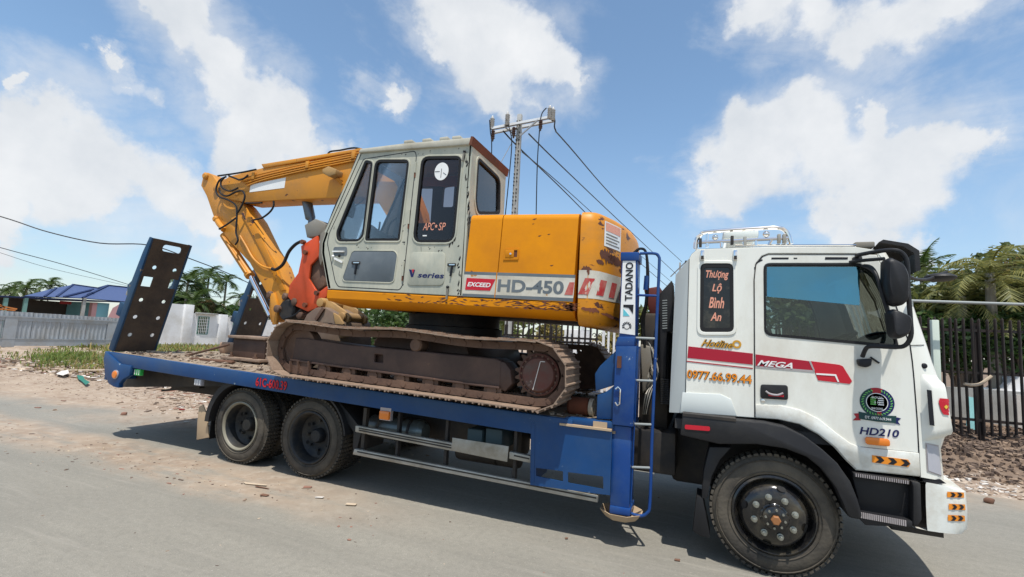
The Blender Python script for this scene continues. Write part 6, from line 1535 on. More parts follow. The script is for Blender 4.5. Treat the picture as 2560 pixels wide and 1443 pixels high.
def track(y0):
    yc = y0 + hw
    tr_ = bpy.data.objects.new('crawler_track', None); COL.objects.link(tr_); tr_.parent = exc; ORG[tr_.name] = ORG[exc.name]
    for i in range(NSH):
        ch_ = MB()
        p, d = at_track(i * PITCH); n = Vector((d.z, 0, -d.x))
        ch_.obox(p - n * .05 + d * (PITCH * .5) + Vector((0, yc, 0)), d, (0, 1, 0), n, .013, .10, .013); ch_.obox(p - n * .045 + Vector((0, yc, 0)), d, (0, 1, 0), n, .013, .09, .013)
        for yy in (-.085, .085):
            for off in (-.02,):
                ch_.obox(p - n * .045 + Vector((0, yc + yy, 0)), d, (0, 1, 0), n, PITCH * .47, .016, .036)
            ch_.lathe([(.030, -.022), (.030, .022), (.014, .022), (.0, .022)], (p.x - n.x * .05 + d.x * PITCH * .5, yc + yy - .0, p.z - n.z * .05 + d.z * PITCH * .5), 'Y', 8)
            ch_.lathe([(.0, -.022), (.030, -.022)], (p.x - n.x * .05 + d.x * PITCH * .5, yc + yy, p.z - n.z * .05 + d.z * PITCH * .5), 'Y', 8)
        ch_.build('track_link', 'track_steel', tr_, smooth=0, fix=False)
    for i in range(NSH):
        p, d = at_track((i + .5) * PITCH); n = Vector((d.z, 0, -d.x))
        ob = bpy.data.objects.new('track_shoe', SHOE); COL.objects.link(ob); ob.parent = tr_
        M = Matrix(((d.x, 0, n.x, 0), (0, -1, 0, 0), (d.z, 0, n.z, 0), (0, 0, 0, 1)))
        jit = random.uniform(-.03, .03)
        ob.matrix_local = Matrix.Translation(Vector((p.x, yc + random.uniform(-.006, .006), p.z)) - Vector(ORG[exc.name])) @ M @ Matrix.Rotation(jit, 4, 'Y')
    # sprocket, hub and idler
    sp = MB(); NT = 21; ring = []
    for k in range(NT * 4):
        a = 2 * math.pi * k / (NT * 4); r_ = (.262, .262, .222, .222)[k % 4]; ring.append((SC.x + r_ * math.cos(a), SC.z + r_ * math.sin(a)))
    sp.prism(ring, yc - .03, yc + .03)
    so_ = sp.build('sprocket', 'track_steel', exc, smooth=0)
    near = y0 < 1
    s_ = -1 if near else 1
    yh = yc + s_ * .03
    MB().lathe([(r_, s_ * h) for r_, h in [(.20, 0), (.20, .05), (.185, .06), (.182, .045), (.172, .042), (.165, .06), (.15, .075), (.0, .078)]], (SC.x, yh, SC.z), 'Y', 36).build('hub', 'hub_red', so_)
    for k in range(18):
        a = 2 * math.pi * k / 18
        MB().lathe([(.011, 0), (.011, s_ * .014), (0, s_ * .014)], (SC.x + .176 * math.cos(a), yh + s_ * .044, SC.z + .176 * math.sin(a)), 'Y', 6).build('hub_bolt', 'track_steel', so_, smooth=0)
    if near:
        a_, b_ = SY(1351, 904, yh - .08), SY(1332, 975, yh - .08)
        MB().beam(a_, b_, .004, .007).build('hub_scratch', 'chalk', so_)
        MB().beam(a_, a_ + Vector((.045, 0, 0)), .004, .007).build('hub_scratch', 'chalk', so_)
    il = MB().lathe([(0, -.06), (.10, -.07), (.11, -.05), (.20, -.05), (.205, -.06), (.245, -.06), (.25, -.02), (.25, .02), (.245, .06), (.205, .06), (.20, .05), (.11, .05), (.10, .07), (0, .06)], (IC.x, yc, IC.z), 'Y', 32).build('idler', 'track_steel', exc)
    ux = (SC - IC).normalized(); nz = Vector((-ux.z, 0, ux.x))
    for k in range(7):
        p = IC + ux * (.42 + .355 * k) - nz * .205
        MB().lathe([(0, -.10), (.05, -.10), (.055, -.085), (.095, -.08), (.095, -.05), (.07, -.045), (.07, .045), (.095, .05), (.095, .08), (.055, .085), (0, .1)], (p.x, yc, p.z), 'Y', 18).build('track_roller', 'track_steel', exc)
    p = IC + ux * 1.62 + nz * .17
    MB().lathe([(0, -.09), (.06, -.09), (.075, -.07), (.075, .07), (.06, .09), (0, .09)], (p.x, yc, p.z), 'Y', 18).build('carrier_roller', 'track_steel', exc)
    # side frame: box girder with a square inspection hole, flange, front guard
    off = 0 if near else 0
    fo_ = P2([(735, 845), (760, 846), (868, 862), (1236, 897), (1250, 903), (1248, 970), (1180, 966), (725.5, 899)], .02)
    hole = rnd(P2([(932, 886), (953, 887.5), (953.5, 907), (931.5, 905.5)], .02), .012)
    if near:
        fr_ = plate('track_frame', 'frame_brown', exc, fo_, .045, .09, [hole], bevel=.012)
        MB().prism(fo_, .12, .34).build('frame_core', 'frame_brown', fr_)
        fl_ = P2([(725, 897), (1248, 967), (1248, 972.5), (725, 902.5)], .02); MB().prism(fl_, .015, .10).build('frame_flange', 'frame_brown', fr_, bevel=.004)
        gp = P2([(727, 902), (775, 908), (776, 920), (768, 930), (748, 936), (728, 930)], .02)
        MB().prism(gp, .03, .05).build('front_guard', 'track_steel', fr_, bevel=.004)
        for px in (728, 747, 774):
            a, b = SY(px, 903, .02), SY(px, 929, .02); MB().beam(a, b, .05, .012).build('guard_rib', 'track_steel', fr_)
        MB().prism(P2([(1250, 903), (1262, 906), (1276, 925), (1280, 960), (1262, 980), (1248, 972)], .05), .05, .30).build('motor_guard', 'frame_brown', fr_, bevel=.012)
    else:
        f2 = [(x, z) for x, z in fo_]
        MB().prism(f2, y0 + .16, y0 + .40).build('track_frame', 'frame_brown', exc, bevel=.012)
    return tr_
track(-0.12); track(1.87)
# car body between the tracks and the slew ring
MB().prism([(1.35, 1.32), (2.75, 1.28), (2.6, 1.70), (1.5, 1.73)], .34, 1.9).build('car_body', 'frame_brown', exc, bevel=.02)
MB().lathe([(.62, 1.66), (.62, 1.78), (.58, 1.79), (.58, 1.93)], (2.05, YMID, 0), 'Z', 40).build('slew_ring', 'dark_steel', exc)
# ---- upper frame: long yellow skirt, belly plate
sk_top = P2([(819, 724), (1153, 742), (1432, 757)], YE)
sk_mid = P2([(818.5, 745), (1200, 764.5), (1431, 777)], YE)
sk_bot = P2([(821, 750), (1005, 777), (1200, 784), (1431, 801)], YE)
a, b = sk_top[0], sk_top[-1]
m0, m1 = sk_mid[0], sk_mid[-1]
cs = lambda f: a[0] + (b[0] - a[0]) * f
sec = []
for f in [k / 12 for k in range(13)]:
    x = a[0] + (b[0] - a[0]) * f; zt = a[1] + (b[1] - a[1]) * f; zm = m0[1] + (m1[1] - m0[1]) * f; zb = zm - (.015 if f < .02 else .085)
    sec.append([(x, YE + .30, zt), (x, YE + .012, zt), (x, YE, zt - .012), (x, YE, zm), (x, YE + .03, zm - .03), (x, YE + .16, zb), (x, YE + .30, zb)])
sk = MB().loft(sec); sk.add(sec[0], [tuple(range(7))]); sk.add(sec[-1], [tuple(range(7))])
sk.build('upper_skirt', 'yellow_paint', exc)
MB().prism([(1.0, 2.08), (3.95, 2.0), (3.95, 1.88), (1.1, 1.97)], .26, 2.05).build('belly_plate', 'dark_steel', exc)
MB().prism([(1.0, 2.13), (3.92, 2.045), (3.92, 1.93), (1.0, 2.01)], 2.02, 2.30).build('upper_skirt', 'yellow_paint', exc, bevel=.012)
MB().prism(P2([(912, 762), (1000, 776), (1001, 780), (912, 769)], .3), .25, .9).build('belly_guard', 'ochre', exc)
# scratches and flaked paint along the right end of the skirt and the foot of the panels
rs = random.Random(77); mb = MB()
for k in range(150):
    f = 1 - rs.random() ** 2.2 * .75; x = a[0] + (b[0] - a[0]) * f; zt = a[1] + (b[1] - a[1]) * f; zm = m0[1] + (m1[1] - m0[1]) * f
    z = zm + (zt - zm) * rs.random() ** 1.6; l = rs.uniform(.006, .05) * (.5 + f); h_ = rs.uniform(.002, .009); t_ = rs.uniform(-.35, .35)
    mb.prism([(x - l, z - t_ * l - h_ * .3), (x - l * .2, z - h_), (x + l, z + t_ * l), (x + l * .1, z + h_)], YE - .0012, YE + .0005)
o = mb.build('paint_scratches', 'rust', exc, smooth=0, fix=False); kind(o, 'stuff')
# ---- body panels behind the cab
def body_panel(px, name='engine_panel', y1=.6):
    pts = P2(px, YE)
    rows = []
    n = len(pts)
    zt = max(z for x, z in pts)
    mb = MB(); sec_ = []
    for (xl, zl), (xr, zr) in ():
        pass
    (x0, z0), (x1, z1), (x2, z2), (x3, z3) = pts      # tl tr br bl
    sec_ = []
    for k, (dy, dz) in enumerate([(0, None)] + [(.07 * (1 - math.cos(R(a_))), .07 * (math.sin(R(a_)) - 1)) for a_ in (0, 20, 40, 60, 75, 90)] + [(y1, .02)]):
        if dz is None: sec_.append([(x3, YE, z3), (x2, YE, z2)])
        else: sec_.append([(x0 + (0), YE + dy, z0 + dz), (x1, YE + dy, z1 + dz)])
    mb.loft(sec_)
    for e in (0, 1):
        ring_ = [s_[e] for s_ in sec_] + [(sec_[0][e][0], YE + y1, sec_[0][e][2])]
        mb.add(ring_, [tuple(range(len(ring_)))])
    return mb.build(name, 'yellow_paint', exc, smooth=30)
p1 = body_panel([(1178.5, 535), (1257, 533), (1237.5, 744.5), (1156, 741.5)])
p2 = body_panel([(1259, 533), (1447, 531), (1430.5, 757), (1239.5, 745)])
eb = MB().prism([(2.76, 2.10), (3.92, 2.06), (3.92, 2.90), (2.76, 2.91)], .56, 2.30).build('engine_cover', 'yellow_paint', exc, bevel=.05)
MB().prism(P2([(1180, 540), (1446, 536), (1430, 752), (1158, 738)], YE + .02), YE + .03, YE + .3).build('panel_inner', 'dark_steel', exc)
# louvre lines and stripe
def band(y0l, y0r, y1l, y1r, mat):
    for par, xa, xb, f0, f1 in ((p1, 0, 1, 0.0, .288), (p2, 0, 1, .297, 1.0)):
        tl, tr = (1161.5 - (y0l - 679) * .085), (1438 - (y0r - 687) * .085)
        def pt(f, top):
            yl, yr = (y0l, y0r) if top else (y1l, y1r); y = yl + (yr - yl) * f
            xl = 1161.5 - (yl - 679) * .09; xr = 1438.5 - (yr - 687) * .09
            return (xl + (xr - xl) * f, y)
        decal('stripe', mat, par, [pt(f0, 1), pt(f1, 1), pt(f1, 0), pt(f0, 0)], YE - .0003, t=.002)
band(679, 687.5, 686.5, 695.5, 'grey_panel'); band(686.5, 695.5, 734, 745.5, 'stripe_cream'); band(734, 745.5, 741, 754.5, 'grey_panel')
decal('badge', 'red_film', p1, [(1167, 695), (1238.5, 698.5), (1225, 727), (1163, 724.5)], YE - .0022)
text('EXCEED', 'sticker_white', p1, (1168, 716), (1226, 719), (1169, 705), YE - .0052, t=.002, bold=.025, shear=.28)
text('HD-450', 'grey_panel', p2, (1243, 729.5), (1408, 736.5), (1246, 698), YE - .0022, t=.002, bold=.03)
decal('badge', 'stripe_red', p2, [(1424, 706), (1436, 706), (1431.5, 738), (1411, 737)], YE - .0022)
q0, q1 = SY(1260.5, 650, YE), SY(1298, 622, YE)
lb = plate('latch', 'yellow_paint', p2, rnd([(q0.x - .01, q0.z), (q1.x, q0.z), (q1.x, q1.z), (q0.x, q1.z)], .01), YE - .008, YE, [[(q0.x + .015, q0.z + .025), (q1.x - .015, q0.z + .025), (q1.x - .015, q1.z - .015), (q0.x + .015, q1.z - .015)]])
MB().box(q0.x + .012, q1.x - .05, YE - .012, YE, q0.z + .022, q1.z - .012).build('latch_flap', 'yellow_paint', lb, bevel=.003)
MB().box(q1.x - .05, q1.x - .015, YE - .002, YE, q0.z + .025, q1.z - .015).build('latch_well', 'rust', lb)
p = SY(1276.5, 635, YE - .014); MB().lathe([(.011, 0), (.011, -.008), (0, -.012)], (p.x, YE - .012, p.z), 'Y', 12).build('latch_key', 'chrome', lb)
for px, py, r_ in ((1336, 548, .014), (1349, 590, .012), (1372, 586, .01), (1379, 664, .012), (1333, 560, .008)):
    a_ = SY(px, py, YE); MB().prism([(a_.x - r_ * 1.5, a_.z - r_ * .2), (a_.x + r_ * .3, a_.z - r_ * .6), (a_.x + r_ * 1.6, a_.z + r_ * .5), (a_.x - r_ * .6, a_.z + r_ * .3)], YE - .001, YE + .001).build('paint_chip', 'rust', p2, smooth=0)
q = SY(1288, 527, .45); MB().lathe([(.095, 0), (.075, .03), (.062, .035), (.062, .085), (.055, .09), (0, .09)], (q.x, .45, 2.90), 'Z', 20).build('filler_cap', 'ochre', exc)
MB().box(SY(1296, 530, .6).x, SY(1335, 530, .6).x + .03, .55, .8, 2.90, 2.96).build('exhaust_flap', 'rust', exc, bevel=.01)
# ---- counterweight
plan = [(3.945, YE), (4.03, YE + .004), (4.08, YE + .03), (4.115, YE + .08), (4.16, .17), (4.22, .36), (4.275, .62), (4.31, .87), (4.32, YMID)]
plan += [(x, 2 * YMID - y) for x, y in plan[-2::-1]]
def cwrow(z, k):
    cx, cy = 3.6, YMID
    return [(cx + (x - cx) * k if x > 3.95 else x, cy + (y - cy) * (1 - (1 - k) * .9), z) for x, y in plan]
rows = [cwrow(1.83, .90), cwrow(1.855, .955), cwrow(1.93, .995), cwrow(2.0, 1.0), cwrow(2.45, 1.0), cwrow(2.80, 1.0), cwrow(2.87, .985), cwrow(2.905, .955), cwrow(2.92, .90)]
cw = MB().loft(rows); cw.add(rows[-1], [tuple(range(len(plan)))]); cw.add(rows[0], [tuple(range(len(plan)))])
cw.add([rows[k][0] for k in range(len(rows))] + [rows[k][-1] for k in range(len(rows) - 1, -1, -1)], [tuple(range(2 * len(rows)))])
cwo = cw.build('counterweight', 'yellow_worn', exc, smooth=50)
def cwpt(u, z, off=.003):
    """point on the counterweight's skin: u runs along the plan outline"""
    L_ = [0]
    for i in range(len(plan) - 1): L_.append(L_[-1] + math.dist(plan[i], plan[i + 1]))
    u = max(0, min(L_[-1], u)); i = max(k for k in range(len(plan) - 1) if L_[k] <= u + 1e-9); t = (u - L_[i]) / (L_[i + 1] - L_[i])
    a_, b_ = Vector(plan[i]), Vector(plan[i + 1]); p_ = a_.lerp(b_, t); d_ = (b_ - a_).normalized(); n_ = Vector((d_.y, -d_.x))
    return Vector((p_.x + n_.x * off, p_.y + n_.y * off, z))
def cwband(name, mat, u0, u1, z0, z1, z0b=None, z1b=None, off=.003, slant=0, n=40):
    z0b = z0 if z0b is None else z0b; z1b = z1 if z1b is None else z1b; r0, r1 = [], []
    for k in range(n + 1):
        t = k / n; r0.append(cwpt(u0 + (u1 - u0) * t, z0 + (z0b - z0) * t, off)); r1.append(cwpt(u0 + slant + (u1 - u0) * t, z1 + (z1b - z1) * t, off))
    return MB().loft([r0, r1]).build(name, mat, cwo, fix=False)
cwband('stripe', 'stripe_cream', .0, 1.35, 2.085, 2.345)
for u in (-.02, .17, .38, .60, .80): cwband('badge', 'stripe_red', max(.0, u), u + .11, 2.12, 2.27, off=.006, slant=.06, n=8)
cwband('warning_label', 'sticker_white', .27, .62, 2.60, 2.84, off=.003)
cwband('warning_label_head', 'pink_film', .29, .60, 2.75, 2.83, off=.005)
for k in range(4): cwband('warning_label_line', 'breaker_grey', .30, .58 - .05 * (k % 2), 2.625 + .03 * k, 2.637 + .03 * k, off=.005, n=4)
# ragged bare patches scraped to primer
def scrape(u0, z0, w_, h_, seed, n=14):
    rr = random.Random(seed); top, bot = [], []
    for k in range(n + 1):
        t = k / n; e = math.sin(math.pi * t) ** .35
        top.append(cwpt(u0 + w_ * t, z0 - .10 * w_ * t + h_ * e * rr.uniform(.45, 1.0), .0022)); bot.append(cwpt(u0 + w_ * t, z0 - .10 * w_ * t - h_ * e * rr.uniform(.3, 1.0), .0022))
    return MB().loft([bot, top]).build('bare_patch', 'rust', cwo, fix=False)
scrape(.20, 2.515, .34, .085, 1, 22); scrape(.34, 2.51, .95, .06, 2, 34); scrape(.60, 2.42, .45, .035, 5, 20); scrape(.30, 2.60, .16, .018, 3); scrape(.66, 2.585, .10, .02, 4); scrape(.16, 2.44, .12, .03, 6)
scrape(.03, 1.99, .2, .03, 7); scrape(.25, 1.96, .5, .025, 8); scrape(.02, 2.35, .10, .05, 9)
# ---- operator's cab
co_ = P2([(901, 384), (1180, 362), (1166, 530), (1155, 741), (820, 722.5), (804, 632), (805, 608), (814, 582)], YE)
W1 = rnd(P2([(915, 404), (930, 408), (907, 590), (896, 601), (846, 601), (843, 583)], YE), [.02, .03, .05, .05, .05, .05])
W2 = rnd(P2([(941, 403), (1021, 403), (997, 599), (916, 599)], YE), [.07, .05, .015, .015])
W3 = rnd(P2([(1057, 395), (1152, 394), (1133, 603), (1035, 603)], YE), [.08, .06, .09, .09])
def grow(pts, d):
    cx = sum(p[0] for p in pts) / len(pts); cz = sum(p[1] for p in pts) / len(pts); n = len(pts); out = []
    ar = sum(pts[i][0] * pts[(i + 1) % n][1] - pts[(i + 1) % n][0] * pts[i][1] for i in range(n)); s_ = 1 if ar > 0 else -1
    for i in range(n):
        a_, b_ = Vector(pts[i - 1]), Vector(pts[(i + 1) % n]); t_ = (b_ - a_).normalized(); out.append((pts[i][0] + s_ * t_.y * d, pts[i][1] - s_ * t_.x * d))
    return out
YB = .90
cb = plate('operator_cab', 'grey_cab', exc, co_, YE, YE + .04, [grow(W1, .012), grow(W2, .012), grow(W3, .012)], bevel=.008)
W1f, W2f = W1, W2
far_ = P2([(942, 392), (942, 428), (991, 456), (999, 470), (990, 500), (944, 602), (900, 612), (900, 712), (1240, 730), (1240, 430), (1150, 392)], YB)
cbf = plate('cab_side', 'interior', exc, far_, YB - .04, YB, [rnd(P2([(1052, 472), (1086, 472), (1080, 560), (1044, 560)], YB), .03), rnd(P2([(1112, 470), (1140, 466), (1136, 520), (1108, 520)], YB), .03)])
for nm, W, gm_ in (('front_side_window', W1, 'glass_clear'), ('door_window', W2, 'glass_clear'), ('rear_side_window', W3, 'glass_smoke')):
    sl_ = plate('window_seal', 'rubber_black', cb, grow(W, .014), YE - .006, YE + .03, [grow(W, -.012)])
    MB().prism(grow(W, -.008), YE + .012, YE + .016).build(nm, gm_, cb, smooth=0)
# pressed frames round the windows
for W in (W1, W2, W3):
    plate('window_rim', 'grey_cab', cb, grow(W, .034), YE - .008, YE + .002, [grow(W, .016)], bevel=.003)
# door outline groove and panel relief
dl = rnd(P2([(909, 398), (1038, 378), (1041, 392), (1007, 712), (999, 725), (846, 717), (838, 704), (818.5, 608), (823, 584)], YE), .03)
plate('door_gap', 'ink', cb, grow(dl, .005), YE - .0012, YE + .0005, [grow(dl, -.004)])
gp_ = rnd(P2([(886, 628), (986, 628.5), (993, 638), (984, 702), (976, 706), (861, 702), (857.5, 695), (880, 632)], YE), .025)
lp = MB().prism(gp_, YE - .004, YE).build('door_lower_panel', 'grey_panel', cb, bevel=.004)
plate('panel_rim', 'grey_cab', cb, grow(gp_, .012), YE - .007, YE, [grow(gp_, .001)], bevel=.002)
ep = rnd(P2([(1027, 631), (1115, 631), (1110, 714), (1018, 714)], YE), .06)
MB().prism(ep, YE - .009, YE).build('pressed_panel', 'grey_cab', cb, bevel=.008)
dh_ = rnd(P2([(834, 618), (868, 617), (868, 640), (834, 640)], YE), .03)
hw_ = MB().prism(dh_, YE - .003, YE).build('handle_well', 'grey_panel', cb)
MB().beam(SY(832, 629, YE - .015), SY(860, 629, YE - .015), .02, .016).build('door_handle', 'sticker_white', hw_)
MB().beam(SY(836, 646, YE - .012), SY(856, 656, YE - .012), .015, .022).build('handle_lever', 'sticker_white', hw_)
MB().ball(SY(833, 641, YE - .01), .018, 8).build('handle_pivot', 'sticker_white', hw_); MB().ball(SY(848, 640, YE - .004), .018, 8, sc=(1, .5, 1)).build('lock_barrel', 'dark_steel', hw_)
for (px, py) in ((891, 660), (1130, 665)):
    lt = MB().box(SY(px - 10, py, YE).x, SY(px + 10, py, YE).x, YE - .018, YE, SY(px, py + 1, YE).z, SY(px, py - 6, YE).z).build('toggle_latch', 'dark_steel', cb, bevel=.003)
    MB().beam(SY(px, py, YE - .015), SY(px - 4, py + 26, YE - .015), .014, .018).build('latch_arm', 'ink', lt)
    MB().beam(SY(px - 7, py - 3, YE - .02), SY(px + 7, py - 3, YE - .02), .01, .01).build('latch_pin', 'chrome', lt)
for px, py, py2 in ((1041, 405, 432), (1025, 525, 560), (1010, 655, 690)):
    MB().tube([SY(px - 2, py, YE - .008), SY(px - 4, py2, YE - .008)], .010, 8).build('hinge', 'grey_cab', cb)
    MB().box(SY(px - 3, py2, YE).x - .006, SY(px - 3, py2, YE).x + .008, YE - .012, YE, SY(px, py2 + 12, YE).z, SY(px, py2, YE).z).build('hinge_rust', 'rust', cb)
a_, b_ = SY(1161, 379, YE - .02), SY(1156, 402, YE - .02); MB().tube([a_, b_], .011, 8).build('lift_pin', 'breaker_grey', cb); MB().ball(a_, .016, 8).build('pin_knob', 'ink', cb)
a_, b_ = SY(1119, 718, YE - .02), SY(1116, 748, YE - .02); MB().tube([a_, b_], .012, 8).build('lift_pin', 'breaker_grey', cb); MB().ball(a_, .017, 8).build('pin_knob', 'ink', cb)
vt = [Vector((SY(1025, 676, YE).x, 0, 0))]
mb = MB(); mb.prism(P2([(1024, 674), (1030, 675), (1033, 687), (1037, 675), (1039, 675), (1034, 693), (1029, 693)], YE), YE - .0115, YE - .0085, 0); mb.prism(P2([(1031, 674), (1037, 674.5), (1033.5, 684)], YE), YE - .0115, YE - .0085, 1)
mb.build('lettering', ['navy_ink', 'red_film'], cb, smooth=0)
text('series', 'navy_ink', cb, (1044, 694), (1110, 696.5), (1044.5, 681.5), YE - .009, t=.002, bold=.02, shear=.2)
# circle of white film and lettering on the smoked window
q = SY(1104, 429, YE + .01); mb = MB(); mb.prism([(q.x + .085 * math.cos(R(a_)), q.z + .098 * math.sin(R(a_))) for a_ in range(0, 360, 12)], YE + .006, YE + .011, 0)
for ang, r0, r1 in ((178, .02, .08), (-92, -.03, .07), (-35, .03, .075)):
    u = Vector((math.cos(R(ang)), 0, math.sin(R(ang)))); mb.beam(Vector((q.x, YE + .005, q.z)) + u * r0, Vector((q.x, YE + .005, q.z)) + u * r1, .003, .005, 1)
mb.build('window_film', ['sticker_white', 'ink'], cb, smooth=0)
text('APC', 'pink_film', cb, (1057, 576), (1085, 576), (1060, 557), YE + .010, t=.002, bold=.0, shear=.15)
text('SP', 'pink_film', cb, (1096, 576), (1113, 576), (1098, 557), YE + .010, t=.002, bold=.0, shear=.15)
s0 = SY(1090.5, 566, YE + .009); mb = MB(); mb.prism([(s0.x + (.022 if k % 2 == 0 else .009) * math.sin(math.pi * k / 5), s0.z + (.022 if k % 2 == 0 else .009) * math.cos(math.pi * k / 5)) for k in range(10)], YE + .006, YE + .010); mb.build('lettering', 'pink_film', cb, smooth=0)
decal('lettering', 'sticker_white', cb, [(1057, 588), (1067, 588), (1067, 591), (1057, 591)], YE + .009)
rs = random.Random(5); mb = MB()
for (x0, y0, x1, y1, n_) in ((1166, 385, 1172, 560, 30), (1138, 600, 1120, 612, 8), (1060, 620, 1120, 628, 6), (1010, 560, 1004, 720, 12), (880, 612, 930, 622, 6), (1150, 610, 1146, 735, 12), (906, 392, 1160, 372, 10)):
    for k in range(n_):
        f = rs.random(); q = SY(x0 + (x1 - x0) * f + rs.gauss(0, 2.5), y0 + (y1 - y0) * f + rs.gauss(0, 2.5), YE); l = rs.uniform(.004, .014); h_ = rs.uniform(.008, .04) if x0 > 1100 else rs.uniform(.003, .012)
        mb.prism([(q.x - l, q.z - h_ * .4), (q.x - l * .1, q.z - h_), (q.x + l, q.z + h_ * .2), (q.x + l * .3, q.z + h_)], YE - .001, YE + .0005)
o = mb.build('paint_scuffs', 'dark_steel', cb, smooth=0, fix=False); kind(o, 'stuff')
# roof slab with pressed ribs
rf = P2([(899, 383.5), (905, 374), (1010, 361), (1150, 349), (1185, 345.5), (1179, 364)], YE)
rfo = MB().prism(rf, YE - .03, YB + .03).build('cab_roof', 'roof_cream', exc, bevel=.012)
for px in (1020, 1066, 1109, 1140):
    a_, b_ = SY(px - 9, 361 - (px - 1010) * .085, YE), SY(px + 12, 359 - (px - 1010) * .085, YE)
    MB().box(a_.x, b_.x, YE - .02, YB, a_.z - .01, a_.z + .035).build('roof_rib', 'roof_cream', rfo, bevel=.012)
MB().prism(P2([(1181, 344), (1187, 344.5), (1182, 366), (1176, 364)], YE), YE - .034, YB + .034).build('roof_edge', 'rust', rfo)
# cab back with its window, front with its screen
XBK = 2.735
bz0, bz1 = 2.09, 3.70
def yz(px): return [(lambda p: (p.y, p.z))(SX(a_, b_, XBK)) for a_, b_ in px]
rwin = rnd(yz([(1192, 399), (1245, 450), (1244, 531), (1190, 531), (1186, 500)]), [.05, .08, .04, .06, .03])
bo = [(YE + .0, bz0), (YB, bz0), (YB, bz1 - .04), (YE + .0, bz1)]
bk = frame_plate('cab_back', 'grey_cab', exc, (XBK, 0, 0), (0, 1, 0), (0, 0, 1), bo, [grow(rwin, .012)], .035, .004)
frame_plate('window_seal', 'rubber_black', bk, (XBK + .012, 0, 0), (0, 1, 0), (0, 0, 1), grow(rwin, .02), [grow(rwin, -.008)], .03)
frame_plate('rear_window', 'glass_haze', bk, (XBK, 0, 0), (0, 1, 0), (0, 0, 1), grow(rwin, .002), [], .004)
frame_plate('window_rim', 'grey_cab', bk, (XBK + .02, 0, 0), (0, 1, 0), (0, 0, 1), grow(rwin, .05), [grow(rwin, .024)], .012, .003)
fa_, fb_ = Vector((co_[0][0], 0, co_[0][1])), Vector((co_[7][0], 0, co_[7][1]))
MB().add([(fa_.x, YE, fa_.z), (fa_.x, YB, fa_.z), (fb_.x, YB, fb_.z), (fb_.x, YE, fb_.z)], [(0, 1, 2, 3)]).build('front_screen', 'glass_clear', exc, smooth=0)
for y in (YE + .02, YB - .02): MB().beam((fa_.x, y, fa_.z), (fb_.x, y, fb_.z), .04, .04).build('screen_frame', 'grey_cab', exc)
MB().prism([co_[7], co_[6], co_[5], co_[4], (co_[4][0] + .04, co_[4][1]), (co_[5][0] + .04, co_[5][1]), (co_[6][0] + .04, co_[6][1]), (co_[7][0] + .04, co_[7][1])], YE, YB).build('cab_front', 'grey_cab', exc)
MB().box(1.05, 2.70, YE + .04, YB - .04, 2.10, 2.16).build('cab_floor', 'interior', exc)
MB().box(1.95, 2.45, .15, .65, 2.30, 2.62).build('operator_seat', 'seat_black', exc, bevel=.05)
MB().prism([(2.38, 2.58), (2.52, 2.58), (2.60, 3.25), (2.47, 3.25)], .17, .63).build('seat_back', 'seat_black', exc, bevel=.05)
MB().box(2.3, 2.7, .72, .86, 2.2, 3.0).build('side_console', 'interior', exc, bevel=.02)
MB().prism(P2([(1046, 392), (1150, 388), (1180, 400), (1172, 466), (1040, 466)], YB - .06), YB - .06, YB - .045).build('rear_shade', 'interior_red', exc)
a_ = SY(960, 590, .5); MB().prism(P2([(905, 605), (925, 560), (945, 575), (1000, 600), (1000, 640), (905, 640)], .45), .35, .5).build('arm_rest', 'seat_black', exc, bevel=.02)
for pts, r_ in (([(918, 598), (930, 590), (945, 580), (950, 555)], .012), ([(965, 590), (975, 560), (992, 545)], .012)):
    MB().tube(spline([SY(x, y, .4) for x, y in pts], 4), r_, 6).build('control_lever', 'seat_black', exc)
MB().prism(P2([(868, 500), (880, 498), (885, 520), (878, 545), (865, 540), (862, 515)], .3), .28, .34).build('wiper_motor', 'seat_black', exc, bevel=.01)
MB().tube([SY(882, 520, .3), SY(910, 498, .3)], .006, 6).build('wiper_arm', 'seat_black', exc)
MB().tube(spline([SY(896, 388, YE + .05), SY(886, 415, YE + .02), SY(868, 460, 0), SY(842, 510, 0), (SY(815, 580, 0))], 4), .014, 7).build('hand_rail', 'ink', exc)
# right-hand side of the deck: tank and tool box, orange seen through the cab glass
MB().prism([(1.25, 2.1), (2.74, 2.08), (2.74, 2.62), (1.35, 2.62)], 1.62, 2.30).build('fuel_tank', 'yellow_paint', exc, bevel=.05)
# ---- boom
YB0, YB1 = 1.0, 1.34
bp = P2([(655, 420), (780, 403), (905, 377), (955, 385), (1003, 425), (1040, 520), (1062, 700), (1050, 722), (1020, 724), (1000, 705), (978, 560), (937, 492), (870, 494), (720, 499.5), (612, 506), (566, 497), (545, 478), (548, 456), (575, 440)], YB0)
bo_ = MB().prism(bp, YB0, YB1).build('boom', 'yellow_boom', exc, bevel=.012)
MB().prism(P2([(655, 411), (665, 410), (905, 371), (905, 378), (660, 421)], YB0), YB0 - .015, YB0 + .05).build('boom_flange', 'yellow_boom', bo_, bevel=.005)
for k in range(4):
    y_ = YB0 - .02 - .0 * k; dz = k * 5.5
    MB().tube(spline([SY(600 + k * 6, 448 + dz, y_), SY(660, 433 + dz, y_), SY(760, 410 + dz, y_), SY(900, 382 + dz, y_)], 3), .012, 7).build('pipe', 'yellow_boom', bo_)
for px, py in ((770, 412), (885, 388), (635, 440)):
    q = SY(px, py, YB0 - .02); MB().box(q.x - .03, q.x + .03, YB0 - .045, YB0, q.z - .06, q.z + .05).build('pipe_clamp', 'yellow_boom', bo_, bevel=.006)
decal('sticker', 'sticker_white', bo_, [(627, 462), (715, 444), (711, 470), (624, 481)], YB0 - .001)
q = SY(836, 440, YB0 - .1)
